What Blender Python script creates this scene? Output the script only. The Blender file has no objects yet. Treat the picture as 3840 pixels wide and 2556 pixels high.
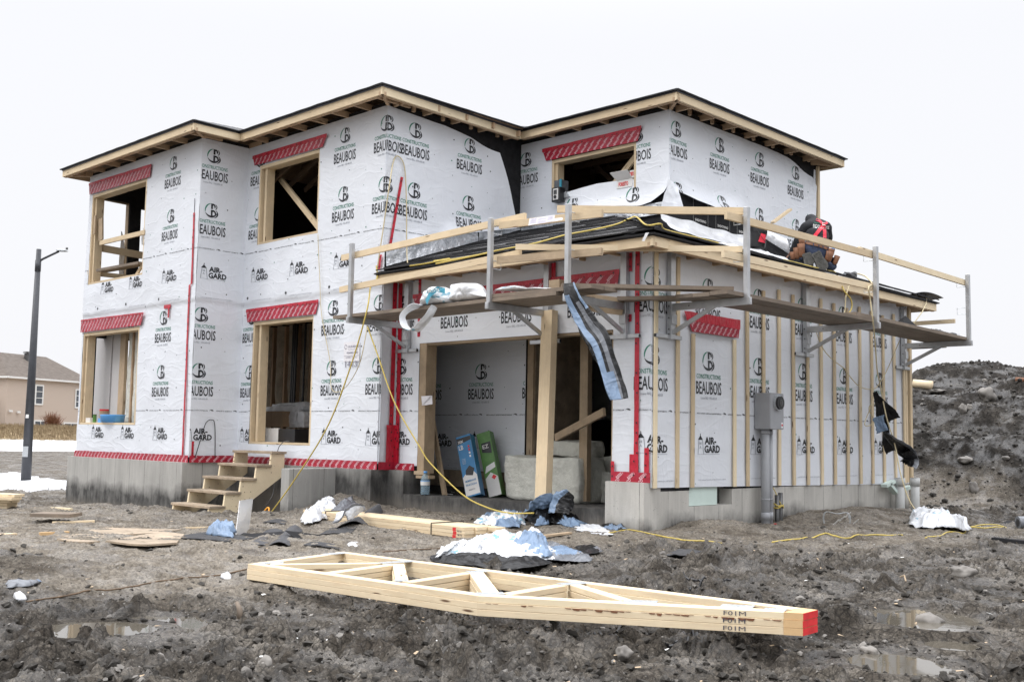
import bpy, bmesh, math, random
import numpy as np
from math import sin, cos, tan, pi, radians, sqrt, atan2, exp
from mathutils import Vector, Matrix, noise as MN
SC = bpy.context.scene
COL = SC.collection
rnd = random.Random(7)
# ------------------------------------------------------------------ camera solved from the photograph (metres; Z up, X along the front walls, Y away)
CF, CY, CP, CR = 4038.46, 0.7705, 0.0888, 0.0175
CAM = np.array([7.7838, -10.4255, 0.6018])
_fw = np.array([-sin(CY)*cos(CP), cos(CY)*cos(CP), sin(CP)]); _rt = np.array([cos(CY), sin(CY), 0.0]); _up = np.cross(_rt, _fw)
RT = _rt*cos(CR)+_up*sin(CR); UP = -_rt*sin(CR)+_up*cos(CR); FW = _fw
KR = {0:(0,0,.61354),1:(200,250,1.8445),2:(1200,250,1.8445),3:(1900,250,1.6829),4:(0,850,1.568),5:(600,1050,1.568),6:(1250,850,1.4258),7:(2250,850,1.307),8:(2900,700,1.9596),9:(2700,1300,1.8447),10:(0,1750,1.945),11:(900,1750,1.6829),12:(2200,1900,1.4366),
 13:(1250,850,3.1357),14:(1850,750,2.6129),15:(2450,750,2.6129),16:(3050,750,2.4123),17:(2800,750,4.7511),18:(1550,1550,2.945),20:(0,0,1)}
def ray(k, x, y):
    a, b, s = KR[k]; u = a+x/s; v = b+y/s
    return FW+RT*(u-1920)/CF-UP*(v-1278)/CF
def P(k, x, y, ax, val):
    "a measured place in the photo, laid on the real wall or floor plane it belongs to"
    w = ray(k, x, y); i = 'XYZ'.index(ax); t = (val-CAM[i])/w[i]
    return Vector(CAM+w*t)
def PT(k, pts, ax, val): return [P(k, x, y, ax, val) for x, y in pts]
cam = bpy.data.cameras.new('camera'); co = bpy.data.objects.new('camera', cam); COL.objects.link(co)
cam.sensor_width = 36; cam.lens = CF/3840*36; cam.clip_end = 900; cam.clip_start = .05
M = Matrix(((RT[0], UP[0], -FW[0]), (RT[1], UP[1], -FW[1]), (RT[2], UP[2], -FW[2])))
co.matrix_world = Matrix.Translation(Vector(CAM)) @ M.to_4x4()
SC.camera = co
# ------------------------------------------------------------------ numpy noise
_pr = np.random.RandomState(3); _perm = _pr.permutation(512); _perm = np.concatenate([_perm, _perm]); _ang = _pr.rand(1024)*2*pi
_gx, _gy = np.cos(_ang), np.sin(_ang)
def pn(x, y):
    x = np.asarray(x, float); y = np.asarray(y, float)
    xi = np.floor(x).astype(int); yi = np.floor(y).astype(int); xf = x-xi; yf = y-yi
    u = xf*xf*xf*(xf*(xf*6-15)+10); v = yf*yf*yf*(yf*(yf*6-15)+10)
    def g(a, b, dx, dy):
        h = _perm[(_perm[a & 511]+b) & 511]; return _gx[h]*dx+_gy[h]*dy
    n00 = g(xi, yi, xf, yf); n10 = g(xi+1, yi, xf-1, yf); n01 = g(xi, yi+1, xf, yf-1); n11 = g(xi+1, yi+1, xf-1, yf-1)
    return ((n00*(1-u)+n10*u)*(1-v)+(n01*(1-u)+n11*u)*v)*1.5
def sm(a, b, x):
    t = np.clip((x-a)/(b-a), 0, 1); return t*t*(3-2*t)
# ------------------------------------------------------------------ mesh builder
class MB:
    def __init__(s): s.v = []; s.f = []; s.m = []; s.g = []
    def add(s, vs, fs, m=0, g=None):
        b = len(s.v); s.v += [tuple(p) for p in vs]; s.g += ([tuple(q) for q in g] if g else [(p[0], p[1], p[2]) for p in vs])
        s.f += [tuple(b+i for i in f) for f in fs]
        s.m += (list(m) if isinstance(m, (list, tuple)) else [m]*len(fs)); return s
    def board(s, p0, p1, w, t, side=(0, 0, 1), m=0, endm=None, c=True):
        "a board from p0 to p1, w measured along `side`, t across it; centred on the line"
        p0, p1 = Vector(p0), Vector(p1); d = p1-p0; L = d.length; d = d/L
        sd = Vector(side); sd = (sd-d*sd.dot(d)).normalized(); n = d.cross(sd)
        vs = []; g = []; o = (rnd.uniform(0, 50), rnd.uniform(0, 50), rnd.uniform(0, 50))
        for a in (0, 1):
            for (i, j) in ((-1, -1), (1, -1), (1, 1), (-1, 1)):
                vs.append(p0+d*L*a+sd*(w/2*i)+n*(t/2*j)); g.append((o[0]+L*a, o[1]+w/2*i, o[2]+t/2*j))
        e = m if endm is None else endm
        s.add(vs, [(0, 1, 5, 4), (1, 2, 6, 5), (2, 3, 7, 6), (3, 0, 4, 7), (3, 2, 1, 0), (4, 5, 6, 7)], [m, m, m, m, e, e], g); return s
    def box(s, a, b, m=0):
        (x0, y0, z0), (x1, y1, z1) = a, b
        x0, x1 = min(x0, x1), max(x0, x1); y0, y1 = min(y0, y1), max(y0, y1); z0, z1 = min(z0, z1), max(z0, z1)
        s.add([(x0, y0, z0), (x1, y0, z0), (x1, y1, z0), (x0, y1, z0), (x0, y0, z1), (x1, y0, z1), (x1, y1, z1), (x0, y1, z1)],
              [(0, 3, 2, 1), (4, 5, 6, 7), (0, 1, 5, 4), (1, 2, 6, 5), (2, 3, 7, 6), (3, 0, 4, 7)], m); return s
    def prism(s, pts, ext, m=0):
        "polygon pts (3D, coplanar) pushed along ext"
        n = len(pts); e = Vector(ext); vs = [Vector(p) for p in pts]; vs += [p+e for p in vs]
        s.add(vs, [tuple(range(n))[::-1], tuple(range(n, 2*n))]+[(i, (i+1) % n, n+(i+1) % n, n+i) for i in range(n)], m); return s
    def tube(s, pts, r, seg=8, m=0, cap=True):
        pts = [Vector(p) for p in pts]; n = len(pts); rs = r if isinstance(r, (list, tuple)) else [r]*n
        t0 = (pts[1]-pts[0]).normalized(); a = Vector((0, 0, 1)) if abs(t0.z) < .9 else Vector((1, 0, 0)); u = (a-t0*a.dot(t0)).normalized()
        vs = []; L = 0; g = []
        for i, p in enumerate(pts):
            t = (pts[min(i+1, n-1)]-pts[max(i-1, 0)]).normalized(); u = (u-t*u.dot(t)).normalized(); w = t.cross(u)
            if i: L += (p-pts[i-1]).length
            for k in range(seg):
                q = 2*pi*k/seg; vs.append(p+(u*cos(q)+w*sin(q))*rs[i]); g.append((L, k/seg, 0))
        fs = [(i*seg+k, i*seg+(k+1) % seg, (i+1)*seg+(k+1) % seg, (i+1)*seg+k) for i in range(n-1) for k in range(seg)]
        if cap: fs += [tuple(range(seg))[::-1], tuple((n-1)*seg+k for k in range(seg))]
        s.add(vs, fs, m, g); return s
    def grid(s, fn, nu, nv, m=0):
        vs = [fn(i/nu, j/nv) for j in range(nv+1) for i in range(nu+1)]
        s.add(vs, [(j*(nu+1)+i, j*(nu+1)+i+1, (j+1)*(nu+1)+i+1, (j+1)*(nu+1)+i) for j in range(nv) for i in range(nu)], m); return s
    def build(s, name, mats, parent=None, smooth=False, solid=0, bevel=0, sub=0):
        me = bpy.data.meshes.new(name); me.from_pydata(s.v, [], s.f)
        for mm in (mats if isinstance(mats, (list, tuple)) else [mats]): me.materials.append(mm)
        me.polygons.foreach_set('material_index', s.m)
        at = me.attributes.new('g', 'FLOAT_VECTOR', 'POINT'); at.data.foreach_set('vector', np.array(s.g, np.float32).ravel())
        if smooth: me.polygons.foreach_set('use_smooth', [True]*len(s.f))
        me.update(); o = bpy.data.objects.new(name, me); COL.objects.link(o)
        if parent is not None:
            o.parent = parent; o.matrix_parent_inverse = Matrix.Translation(-parent.location)
        if sub: q = o.modifiers.new('sub', 'SUBSURF'); q.levels = sub; q.render_levels = sub
        if solid: q = o.modifiers.new('sol', 'SOLIDIFY'); q.thickness = solid; q.offset = 0
        if bevel: q = o.modifiers.new('bev', 'BEVEL'); q.width = bevel; q.segments = 2; q.limit_method = 'ANGLE'
        return o
def empty(name, loc, label, cat, group=None):
    o = bpy.data.objects.new(name, None); o.location = loc; COL.objects.link(o); o.empty_display_size = .1
    return tag(o, label, cat, group)
def tag(o, label, cat, group=None):
    o['label'] = label; o['category'] = cat
    if group: o['group'] = group
    return o
def struct(o, kind='structure'): o['kind'] = kind; return o
def setp(o, par): o.parent = par; o.matrix_parent_inverse = Matrix.Translation(-par.location); return o
# ------------------------------------------------------------------ materials
class NT:
    def __init__(s, name, rough=.6, metal=0.0, spec=.5):
        s.m = bpy.data.materials.new(name); s.m.use_nodes = True; s.t = s.m.node_tree; s.b = s.t.nodes['Principled BSDF']
        s.b.inputs['Roughness'].default_value = rough; s.b.inputs['Metallic'].default_value = metal
        s.b.inputs['Specular IOR Level'].default_value = spec; s._c = {}
    def n(s, ty, **k):
        d = s.t.nodes.new(ty)
        for a, v in k.items(): setattr(d, a, v)
        return d
    def l(s, a, b): s.t.links.new(a, b)
    def inp(s, node, name, v):
        if hasattr(v, 'is_output') or isinstance(v, bpy.types.NodeSocket): s.l(v, node.inputs[name])
        else: node.inputs[name].default_value = v
    def co(s, kind='Object'):
        if kind == 'g':
            a = s.n('ShaderNodeAttribute'); a.attribute_name = 'g'; return a.outputs['Vector']
        if 'tc' not in s._c: s._c['tc'] = s.n('ShaderNodeTexCoord')
        return s._c['tc'].outputs[kind]
    def mp(s, vec, sc=(1, 1, 1), rot=(0, 0, 0), loc=(0, 0, 0)):
        d = s.n('ShaderNodeMapping'); s.l(vec, d.inputs[0]); d.inputs['Scale'].default_value = sc; d.inputs['Rotation'].default_value = rot; d.inputs['Location'].default_value = loc; return d.outputs[0]
    def noise(s, vec, sc, det=4, ro=.55, dist=0, out=0):
        d = s.n('ShaderNodeTexNoise'); s.l(vec, d.inputs['Vector']); d.inputs['Scale'].default_value = sc; d.inputs['Detail'].default_value = det; d.inputs['Roughness'].default_value = ro; d.inputs['Distortion'].default_value = dist; return d.outputs[out]
    def vor(s, vec, sc, feat='F1', out='Distance', rd=1):
        d = s.n('ShaderNodeTexVoronoi'); d.feature = feat; s.l(vec, d.inputs['Vector']); d.inputs['Scale'].default_value = sc; d.inputs['Randomness'].default_value = rd; return d.outputs[out]
    def ramp(s, fac, stops, mode='LINEAR'):
        d = s.n('ShaderNodeValToRGB'); s.l(fac, d.inputs[0]); e = d.color_ramp.elements; d.color_ramp.interpolation = mode
        while len(e) < len(stops): e.new(.5)
        for i, (p, c) in enumerate(stops):
            e[i].position = p; e[i].color = (c, c, c, 1) if isinstance(c, (int, float)) else (*c, 1)
        return d.outputs[0]
    def math(s, op, a, b=None, c=None, clamp=False):
        d = s.n('ShaderNodeMath'); d.operation = op; d.use_clamp = clamp
        for i, v in enumerate((a, b, c)):
            if v is None: continue
            if isinstance(v, (int, float)): d.inputs[i].default_value = v
            else: s.l(v, d.inputs[i])
        return d.outputs[0]
    def mix(s, fac, a, b, mode='MIX'):
        d = s.n('ShaderNodeMix'); d.data_type = 'RGBA'; d.blend_type = mode
        for i, v in ((0, fac), (6, a), (7, b)):
            if isinstance(v, (int, float)): d.inputs[i].default_value = v if i == 0 else (v, v, v, 1)
            elif isinstance(v, tuple): d.inputs[i].default_value = (*v, 1)
            else: s.l(v, d.inputs[i])
        return d.outputs[2]
    def sep(s, v, ax):
        d = s.n('ShaderNodeSeparateXYZ'); s.l(v, d.inputs[0]); return d.outputs[ax]
    def col(s, c):
        for L in list(s.b.inputs['Base Color'].links): s.t.links.remove(L)
        if isinstance(c, tuple): s.b.inputs['Base Color'].default_value = (*c, 1)
        else: s.l(c, s.b.inputs['Base Color'])
        return s
    def rough(s, c): s.l(c, s.b.inputs['Roughness']); return s
    def bump(s, h, st=.3, dist=.01, prev=None):
        d = s.n('ShaderNodeBump'); s.l(h, d.inputs['Height']); d.inputs['Strength'].default_value = st; d.inputs['Distance'].default_value = dist
        if prev is not None: s.l(prev, d.inputs['Normal'])
        s.l(d.outputs[0], s.b.inputs['Normal']); return d.outputs[0]
def plain(name, c, rough=.6, metal=0.0, var=.12, sc=6, bump=0, spec=.5):
    n = NT(name, rough, metal, spec); f = n.noise(n.co(), sc, 5, .6)
    lo = tuple(max(0, x*(1-var)) for x in c); hi = tuple(min(1, x*(1+var)) for x in c)
    n.col(n.ramp(f, [(.3, lo), (.7, hi)]))
    if bump: n.bump(n.noise(n.co(), sc*6, 4), bump, .01)
    return n.m
def mat_wood(name, c1, c2, dark=(.16, .09, .05), knot=True, dirt=0.0, rough=.65):
    n = NT(name, rough, spec=.25); g = n.co('g')
    w = n.mp(g, (.7, 9, 9)); f = n.noise(w, 4.5, 5, .6, .6)
    fine = n.noise(n.mp(g, (1.2, 60, 60)), 6, 3, .6)
    c = n.ramp(f, [(.3, c2), (.5, c1), (.72, c2)])
    c = n.mix(n.ramp(fine, [(.45, 0), (.75, .35)]), c, tuple(x*.72 for x in c2))
    big = n.noise(n.mp(g, (.25, .6, .6)), 1.3, 2); c = n.mix(n.ramp(big, [(.35, .35), (.65, 0)]), c, tuple(min(1, x*1.12) for x in c1))
    tint = n.noise(n.mp(g, (.004, .11, .11)), 1.0, 1); c = n.mix(n.ramp(tint, [(.36, .38), (.52, 0)]), c, tuple(x*.70 for x in c2)); c = n.mix(n.ramp(tint, [(.52, 0), (.66, .35)]), c, tuple(min(1, x*1.2) for x in c1))
    if knot:
        v = n.vor(n.mp(g, (1.1, 7.0, 7.0)), 1.9); k = n.ramp(v, [(.06, 1), (.13, 0)]); c = n.mix(k, c, dark)
    if dirt:
        d = n.noise(n.co('g'), 3.2, 6, .7); c = n.mix(n.ramp(d, [(.5-.25*dirt, dirt), (.75, 0)]), c, (.10, .085, .07))
    n.col(c); n.bump(fine, .15, .004); return n.m
def mat_wrap(name, base=(.75, .78, .83), dark=1.0, st=1.0):
    n = NT(name, .42, spec=.45); o = n.co()
    c = tuple(x*dark for x in base); f = n.noise(o, 1.1, 5, .6)
    cc = n.ramp(f, [(.3, tuple(x*.95 for x in c)), (.7, tuple(min(1, x*1.04) for x in c))])
    sp = n.noise(n.mp(o, (1, 1, .35)), 9, 6, .7); cc = n.mix(n.ramp(sp, [(.66, 0), (.8, .16)]), cc, (.33, .32, .30))
    n.col(cc)
    # creases: thin ridges running in changing directions
    w = n.noise(o, .9, 3, .5, out=1)
    wv = n.n('ShaderNodeVectorMath', operation='MULTIPLY_ADD'); n.l(w, wv.inputs[0]); wv.inputs[1].default_value = (.7, .7, .7); n.l(o, wv.inputs[2])
    a = n.noise(n.mp(wv.outputs[0], (.45, .45, 2.3), (.35, .45, 0)), 2.2, 2, .5); a = n.math('SUBTRACT', a, .5); a = n.math('ABSOLUTE', a); a = n.ramp(a, [(0, 1), (.06, .25), (.25, 0)])
    b = n.noise(n.mp(wv.outputs[0], (2.6, 2.6, .45), (-.3, -.35, .2)), 1.9, 2, .5); b = n.math('ABSOLUTE', n.math('SUBTRACT', b, .5)); b = n.ramp(b, [(0, 1), (.05, .2), (.2, 0)])
    fine = n.noise(o, 26, 3, .6); soft = n.noise(o, 3.0, 4, .55)
    h = n.math('ADD', n.math('MULTIPLY', a, .5), n.math('MULTIPLY', b, .35)); h = n.math('ADD', h, n.math('MULTIPLY', soft, 1.6)); h = n.math('ADD', h, n.math('MULTIPLY', fine, .03))
    n.bump(h, .20*st, .03); return n
W = {}
W['wrap'] = mat_wrap('house_wrap').m
W['black'] = mat_wrap('wrap_print_black').col((.022, .024, .03)).m
W['green'] = mat_wrap('wrap_print_green').col((.035, .22, .15)).m
W['grey'] = mat_wrap('wrap_print_grey').col((.30, .32, .36)).m
W['wood'] = mat_wood('spruce_lumber', (.80, .65, .44), (.69, .53, .34), dirt=.16)
W['wood2'] = mat_wood('framing_lumber', (.56, .43, .29), (.45, .33, .21), dirt=.35)
W['woodpale'] = mat_wood('pale_truss_lumber', (.88, .74, .52), (.79, .62, .41), dirt=.12)
W['endgrain'] = mat_wood('end_grain', (.66, .45, .24), (.55, .36, .18), knot=False)
W['darkwood'] = mat_wood('shade_tinted_lumber', (.22, .15, .10), (.16, .11, .075), dirt=.3)  # lumber darkened in its colour for the shade of the upper rooms
W['deckwood'] = mat_wood('roof_deck_wood', (.50, .36, .25), (.40, .28, .19), dirt=.3)
W['osb'] = mat_wood('plywood', (.56, .45, .33), (.47, .37, .27), dirt=.75)
W['plank'] = mat_wood('weathered_plank', (.30, .24, .185), (.21, .165, .13), dirt=.55)
W['rafter'] = mat_wood('rafter_lumber', (.60, .43, .28), (.50, .34, .21), dirt=.2)
W['white'] = plain('white_paint', (.78, .78, .76), .5, sc=3, var=.05)
W['blackp'] = plain('black_plastic', (.018, .018, .02), .35, sc=5)
W['dark'] = plain('dark_interior', (.035, .028, .023), .9, sc=2, var=.3)  # near-black wall colour stands in for the gloom of unlit rooms
W['felt'] = plain('black_sheathing', (.026, .026, .028), .8, sc=8, var=.3, bump=.2, spec=.12)
W['alu'] = plain('aluminium', (.50, .51, .52), .42, .8, sc=9, var=.12)
W['galv'] = plain('galvanised', (.55, .58, .60), .45, .6, sc=60, var=.25)
W['steel'] = plain('dark_steel', (.12, .12, .12), .45, .6)
W['grip'] = plain('drip_edge', (.10, .105, .125), .4, .3, sc=4, var=.15)
W['grip2'] = plain('drip_edge_black', (.02, .021, .026), .42, .2, sc=4, var=.15)
W['red'] = plain('red_paint', (.66, .03, .035), .5, sc=12, var=.2)
W['orange'] = plain('orange_plastic', (.75, .32, .02), .4)
W['yellow'] = plain('yellow_hose', (.56, .43, .10), .55, sc=10)
W['cream'] = plain('cream_hose', (.62, .53, .33), .55, sc=10)
W['pvc'] = plain('grey_pvc', (.33, .34, .36), .45, sc=5, var=.08)
W['pvc2'] = plain('pale_pvc', (.55, .56, .55), .45, sc=5, var=.08)
W['foam'] = plain('green_foam', (.56, .68, .62), .8, sc=8, var=.1)
W['foampale'] = plain('mint_foam_board', (.62, .74, .69), .7, sc=4, var=.05)
W['dry'] = plain('drywall', (.52, .51, .51), .8, sc=2, var=.06)
W['paper'] = plain('paper', (.78, .77, .80), .7, var=.04)
W['ink'] = plain('ink', (.06, .06, .09), .6)
W['brightsheet'] = plain('bright_sheet', (.9, .9, .9), .25, .3, var=.03)
W['bluep'] = plain('blue_plastic', (.12, .38, .78), .35, var=.08)
W['bluebox'] = plain('blue_carton', (.035, .20, .42), .4, var=.15)
W['greenbox'] = plain('green_carton', (.09, .22, .05), .4, var=.3)
W['card'] = plain('brown_cardboard', (.36, .25, .16), .8, var=.1)
W['cardw'] = plain('white_cardboard', (.72, .71, .69), .6, var=.05)
W['mudcord'] = plain('muddy_cord', (.13, .085, .05), .8, sc=10, var=.4)
W['shinglem'] = plain('shingle_mid', (.10, .10, .105), .9, sc=60, var=.35, bump=.3, spec=.1)
W['leather'] = plain('brown_leather', (.20, .085, .04), .6, sc=14, var=.35, bump=.2)
W['teal'] = plain('teal_print', (.06, .33, .46), .5)
n = NT('glass_dark', .08, spec=.8); n.col((.05, .06, .075)); W['glass'] = n.m
n = NT('water_bottle', .05); n.b.inputs['Transmission Weight'].default_value = .75; n.b.inputs['IOR'].default_value = 1.25; n.col((.62, .80, .92)); W['bottle'] = n.m
# red flashing membrane
n = NT('red_membrane', .35, spec=.5); o = n.co()
n.col(n.ramp(n.noise(o, 5, 5, .65), [(.3, (.30, .010, .026)), (.7, (.48, .02, .05))])); n.bump(n.noise(n.mp(o, (1, 1, .5)), 14, 4, .6), .7, .02); W['tape'] = n.m
n = NT('red_membrane_print', .45); n.col((.74, .46, .50)); W['tapew'] = n.m
n = NT('red_tape_bright', .3, spec=.6); o = n.co(); n.col(n.ramp(n.noise(o, 9, 5, .7), [(.35, (.40, .006, .018)), (.7, (.62, .012, .045))])); n.bump(n.noise(n.mp(o, (2, 2, .6)), 16, 4, .6), .8, .02); W['tape2'] = n.m
# concrete: board marks, form joints, pits, damp band near the ground, drips
def mat_conc(name, ztop, band, base=(.42, .41, .385), stain=1.0):
    n = NT(name, .85, spec=.25); o = n.co()
    f = n.noise(n.mp(o, (1, 1, .35)), 2.2, 6, .62); c = n.ramp(f, [(.28, tuple(x*.78 for x in base)), (.72, tuple(min(1, x*1.18) for x in base))])
    st = n.noise(n.mp(o, (11, 11, .7)), 2.0, 6, .75); c = n.mix(n.ramp(st, [(.55, 0), (.75, .30)]), c, tuple(x*.5 for x in base))
    st2 = n.noise(n.mp(o, (7, 7, .2)), 2.3, 3, .6); c = n.mix(n.ramp(st2, [(.55, 0), (.75, .35)]), c, tuple(min(1, x*1.45) for x in base))
    pit = n.vor(o, 34); pm = n.noise(o, 5, 2); c = n.mix(n.math('MULTIPLY', n.ramp(pit, [(.1, 1), (.2, 0)]), n.ramp(pm, [(.5, 0), (.65, .8)])), c, (.06, .06, .055))
    x = n.sep(o, 0); y = n.sep(o, 1); z = n.sep(o, 2)
    wf_ = n.math('FRACT', n.math('MULTIPLY', n.math('ADD', n.math('ADD', x, y), 20.0), 1/.55))
    c = n.mix(n.math('MULTIPLY', n.ramp(wf_, [(.014, 1), (.026, 0)]), n.ramp(n.noise(o, 3.5, 3), [(.35, .2), (.6, .75)])), c, (.07, .07, .065))
    h = n.math('ADD', z, n.math('MULTIPLY', n.math('SUBTRACT', n.noise(n.mp(o, (1.1, 1.1, .9)), 1.5, 7, .62), .5), .6*stain))
    d = n.ramp(n.math('MULTIPLY_ADD', h, 1.0, -band+.5), [(.38, 1), (.60, 0)])
    w2 = n.ramp(n.noise(n.mp(o, (3, 3, 1.2)), 2.2, 6, .7), [(.42, .95), (.66, .6)])
    c = n.mix(n.math('MULTIPLY', d, w2), c, (.045, .044, .043))
    low = n.ramp(n.math('MULTIPLY_ADD', n.math('ADD', z, n.math('MULTIPLY', st, .3)), 1.0, -(band-.28)+.4), [(.42, .75), (.56, 0)])
    c = n.mix(low, c, (.17, .155, .135)); n.col(c)
    n.bump(n.math('ADD', n.noise(n.mp(o, (16, 16, .5)), 2.2, 3), n.math('MULTIPLY', n.noise(o, 40, 3), .4)), .45, .012)
    return n.m
W['concA'] = mat_conc('concrete_house', 0, -.38); W['concG'] = mat_conc('concrete_garage', 0, -.40, (.50, .485, .45)); W['concD'] = mat_conc('concrete_damp', 0, .02, (.26, .255, .24)); W['concB'] = mat_conc('concrete_block', 0, -.50, (.40, .395, .375)); W['concS'] = mat_conc('concrete_slab_edge', 0, -.05, (.25, .24, .225), .8)
# shingles
n = NT('asphalt_shingle', .85, spec=.12); o = n.co()
c = n.ramp(n.noise(o, 14, 5, .7), [(.3, (.035, .035, .038)), (.6, (.075, .075, .078)), (.8, (.15, .15, .152))]); c = n.mix(n.ramp(n.noise(o, 190, 2, .8), [(.5, 0), (.72, .5)]), c, (.20, .20, .20)); n.col(c); n.bump(n.noise(o, 160, 3), .5, .006); W['shingle'] = n.m
W['shingleg'] = plain('shingle_grey', (.24, .24, .242), .85, sc=40, var=.5, bump=.3, spec=.1); W['shinglek'] = plain('shingle_black', (.018, .018, .02), .8, sc=40, var=.3)
n = NT('roof_shingle_new', .55, spec=.5); o = n.co()
c = n.ramp(n.noise(o, 16, 5, .7), [(.3, (.02, .021, .025)), (.65, (.05, .052, .058)), (.82, (.16, .165, .18))]); n.col(c); n.bump(n.noise(o, 90, 3), .5, .01); W['shinglew'] = n.m
n = NT('shingle_tan', .9, spec=.2); o = n.co()
n.col(n.ramp(n.noise(n.mp(o, (1, 1, 5)), 1.5, 6, .7), [(.3, (.115, .098, .085)), (.7, (.20, .172, .15))])); n.bump(n.noise(n.mp(o, (1, 1, 6)), 3, 3), .4, .03); W['tanroof'] = n.m
# galvanised flashing, spangled
n = NT('step_flashing', .32, .85); o = n.co(); c = n.ramp(n.vor(o, 38, out='Color'), [(0, (.50, .53, .56)), (1, (.78, .80, .83))]); n.col(c); n.bump(n.noise(n.mp(o, (1, 1, 1.4)), 4.0, 4, .6), .8, .05); W['flash'] = n.m
# insulation
n = NT('glass_wool', .95, spec=.1); o = n.co(); n.col(n.ramp(n.noise(o, 5, 6, .7), [(.3, (.34, .29, .22)), (.7, (.56, .50, .41))])); n.bump(n.noise(o, 7, 6, .65), .9, .08); W['wool'] = n.m
n = NT('glass_wool_pale', .95, spec=.1); o = n.co(); n.col(n.ramp(n.noise(o, 4, 6, .7), [(.3, (.56, .56, .50)), (.7, (.78, .78, .71))])); n.bump(n.noise(o, 9, 6, .65), .8, .05); W['woolw'] = n.m
# plastic films
def film(name, c, rough=.3, st=.8, sc=5):
    n = NT(name, rough, spec=.4); o = n.co(); n.col(n.ramp(n.noise(o, 4, 4), [(.3, tuple(x*.8 for x in c)), (.7, tuple(min(1, x*1.1) for x in c))]))
    a = n.math('ABSOLUTE', n.math('SUBTRACT', n.noise(o, sc, 2, .5, .8), .5)); n.bump(n.ramp(a, [(0, 1), (.25, 0)]), st*.45, .03); return n.m
W['fblack'] = film('black_film', (.008, .008, .009), .38); W['fblue'] = film('blue_grey_film', (.20, .28, .40), .35); W['fwhite'] = film('white_film', (.72, .74, .77), .35); W['fgrey'] = film('grey_film', (.18, .19, .21), .25); W['fclear'] = film('pale_film', (.80, .81, .83), .3)
# print on film bags: teal shapes
n = NT('bag_print', .35, spec=.5); o = n.co(); c = n.ramp(n.noise(o, 6, 3), [(.3, (.66, .68, .71)), (.7, (.80, .82, .84))])
c = n.mix(n.ramp(n.noise(n.mp(o, (3, 3, 9)), 2.1, 2, .5), [(.60, 0), (.63, .75)]), c, (.08, .36, .50)); n.col(c)
a = n.math('ABSOLUTE', n.math('SUBTRACT', n.noise(o, 6, 4, .6, 1.0), .5)); n.bump(n.ramp(a, [(0, 1), (.25, 0)]), .4, .03); W['bag'] = n.m
# world: overcast
SUN_EL, SUN_ROT = radians(48), radians(215)
wd = bpy.data.worlds.new('World'); SC.world = wd; wd.use_nodes = True; t = wd.node_tree
bg = t.nodes['Background']; sky = t.nodes.new('ShaderNodeTexSky'); sky.sky_type = 'NISHITA'; sky.sun_disc = False; sky.sun_elevation = SUN_EL; sky.sun_rotation = SUN_ROT; sky.dust_density = 6; sky.air_density = 1.5
mx = t.nodes.new('ShaderNodeMix'); mx.data_type = 'RGBA'; mx.inputs[0].default_value = .93; tc = t.nodes.new('ShaderNodeTexCoord'); sx = t.nodes.new('ShaderNodeSeparateXYZ'); t.links.new(tc.outputs['Generated'], sx.inputs[0]); mr = t.nodes.new('ShaderNodeMapRange'); mr.interpolation_type = 'SMOOTHSTEP'; t.links.new(sx.outputs[2], mr.inputs[0]); mr.inputs[1].default_value = .34; mr.inputs[2].default_value = 1.0; mr.inputs[3].default_value = 9.75; mr.inputs[4].default_value = 38.0
vm = t.nodes.new('ShaderNodeVectorMath'); vm.operation = 'SCALE'; vm.inputs[0].default_value = (.985, .992, 1.03); t.links.new(mr.outputs[0], vm.inputs['Scale']); t.links.new(vm.outputs[0], mx.inputs[7])
t.links.new(sky.outputs[0], mx.inputs[6]); t.links.new(mx.outputs[2], bg.inputs[0]); bg.inputs[1].default_value = .1
sl = bpy.data.lights.new('sun', 'SUN'); sl.energy = .9; sl.angle = radians(14); sl.color = (1, .97, .93); so = bpy.data.objects.new('sun', sl); COL.objects.link(so)
sd = Vector((sin(SUN_ROT)*cos(SUN_EL), cos(SUN_ROT)*cos(SUN_EL), sin(SUN_EL)))
so.rotation_euler = sd.to_track_quat('Z', 'Y').to_euler(); so.location = (0, -10, 20)
SC.view_settings.view_transform = 'Standard'; SC.view_settings.look = 'None'; SC.view_settings.exposure = .06; SC.view_settings.gamma = 1
SC.cycles.max_bounces = 6; SC.cycles.diffuse_bounces = 3; SC.cycles.glossy_bounces = 3; SC.cycles.transmission_bounces = 6
# ------------------------------------------------------------------ lettering as real geometry
_tc = {}
def text_geo(s, off=0.0):
    k = (s, off)
    if k in _tc: return _tc[k]
    cu = bpy.data.curves.new('t', 'FONT'); cu.body = s; cu.offset = off; cu.resolution_u = 2; cu.fill_mode = 'FRONT'; cu.align_x = 'CENTER'
    ob = bpy.data.objects.new('t', cu); COL.objects.link(ob); dg = bpy.context.evaluated_depsgraph_get(); dg.update()
    me = ob.evaluated_get(dg).to_mesh(); v = [(p.co.x, p.co.y) for p in me.vertices]; f = [tuple(p.vertices) for p in me.polygons]
    ob.evaluated_get(dg).to_mesh_clear(); bpy.data.objects.remove(ob); bpy.data.curves.remove(cu)
    xs = [p[0] for p in v]; ys = [p[1] for p in v]; cap = .729 if ys else 1
    w = max(xs)-min(xs); cx = (max(xs)+min(xs))/2
    _tc[k] = ([((x-cx)/w, y/cap) for x, y in v], f); return _tc[k]
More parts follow.
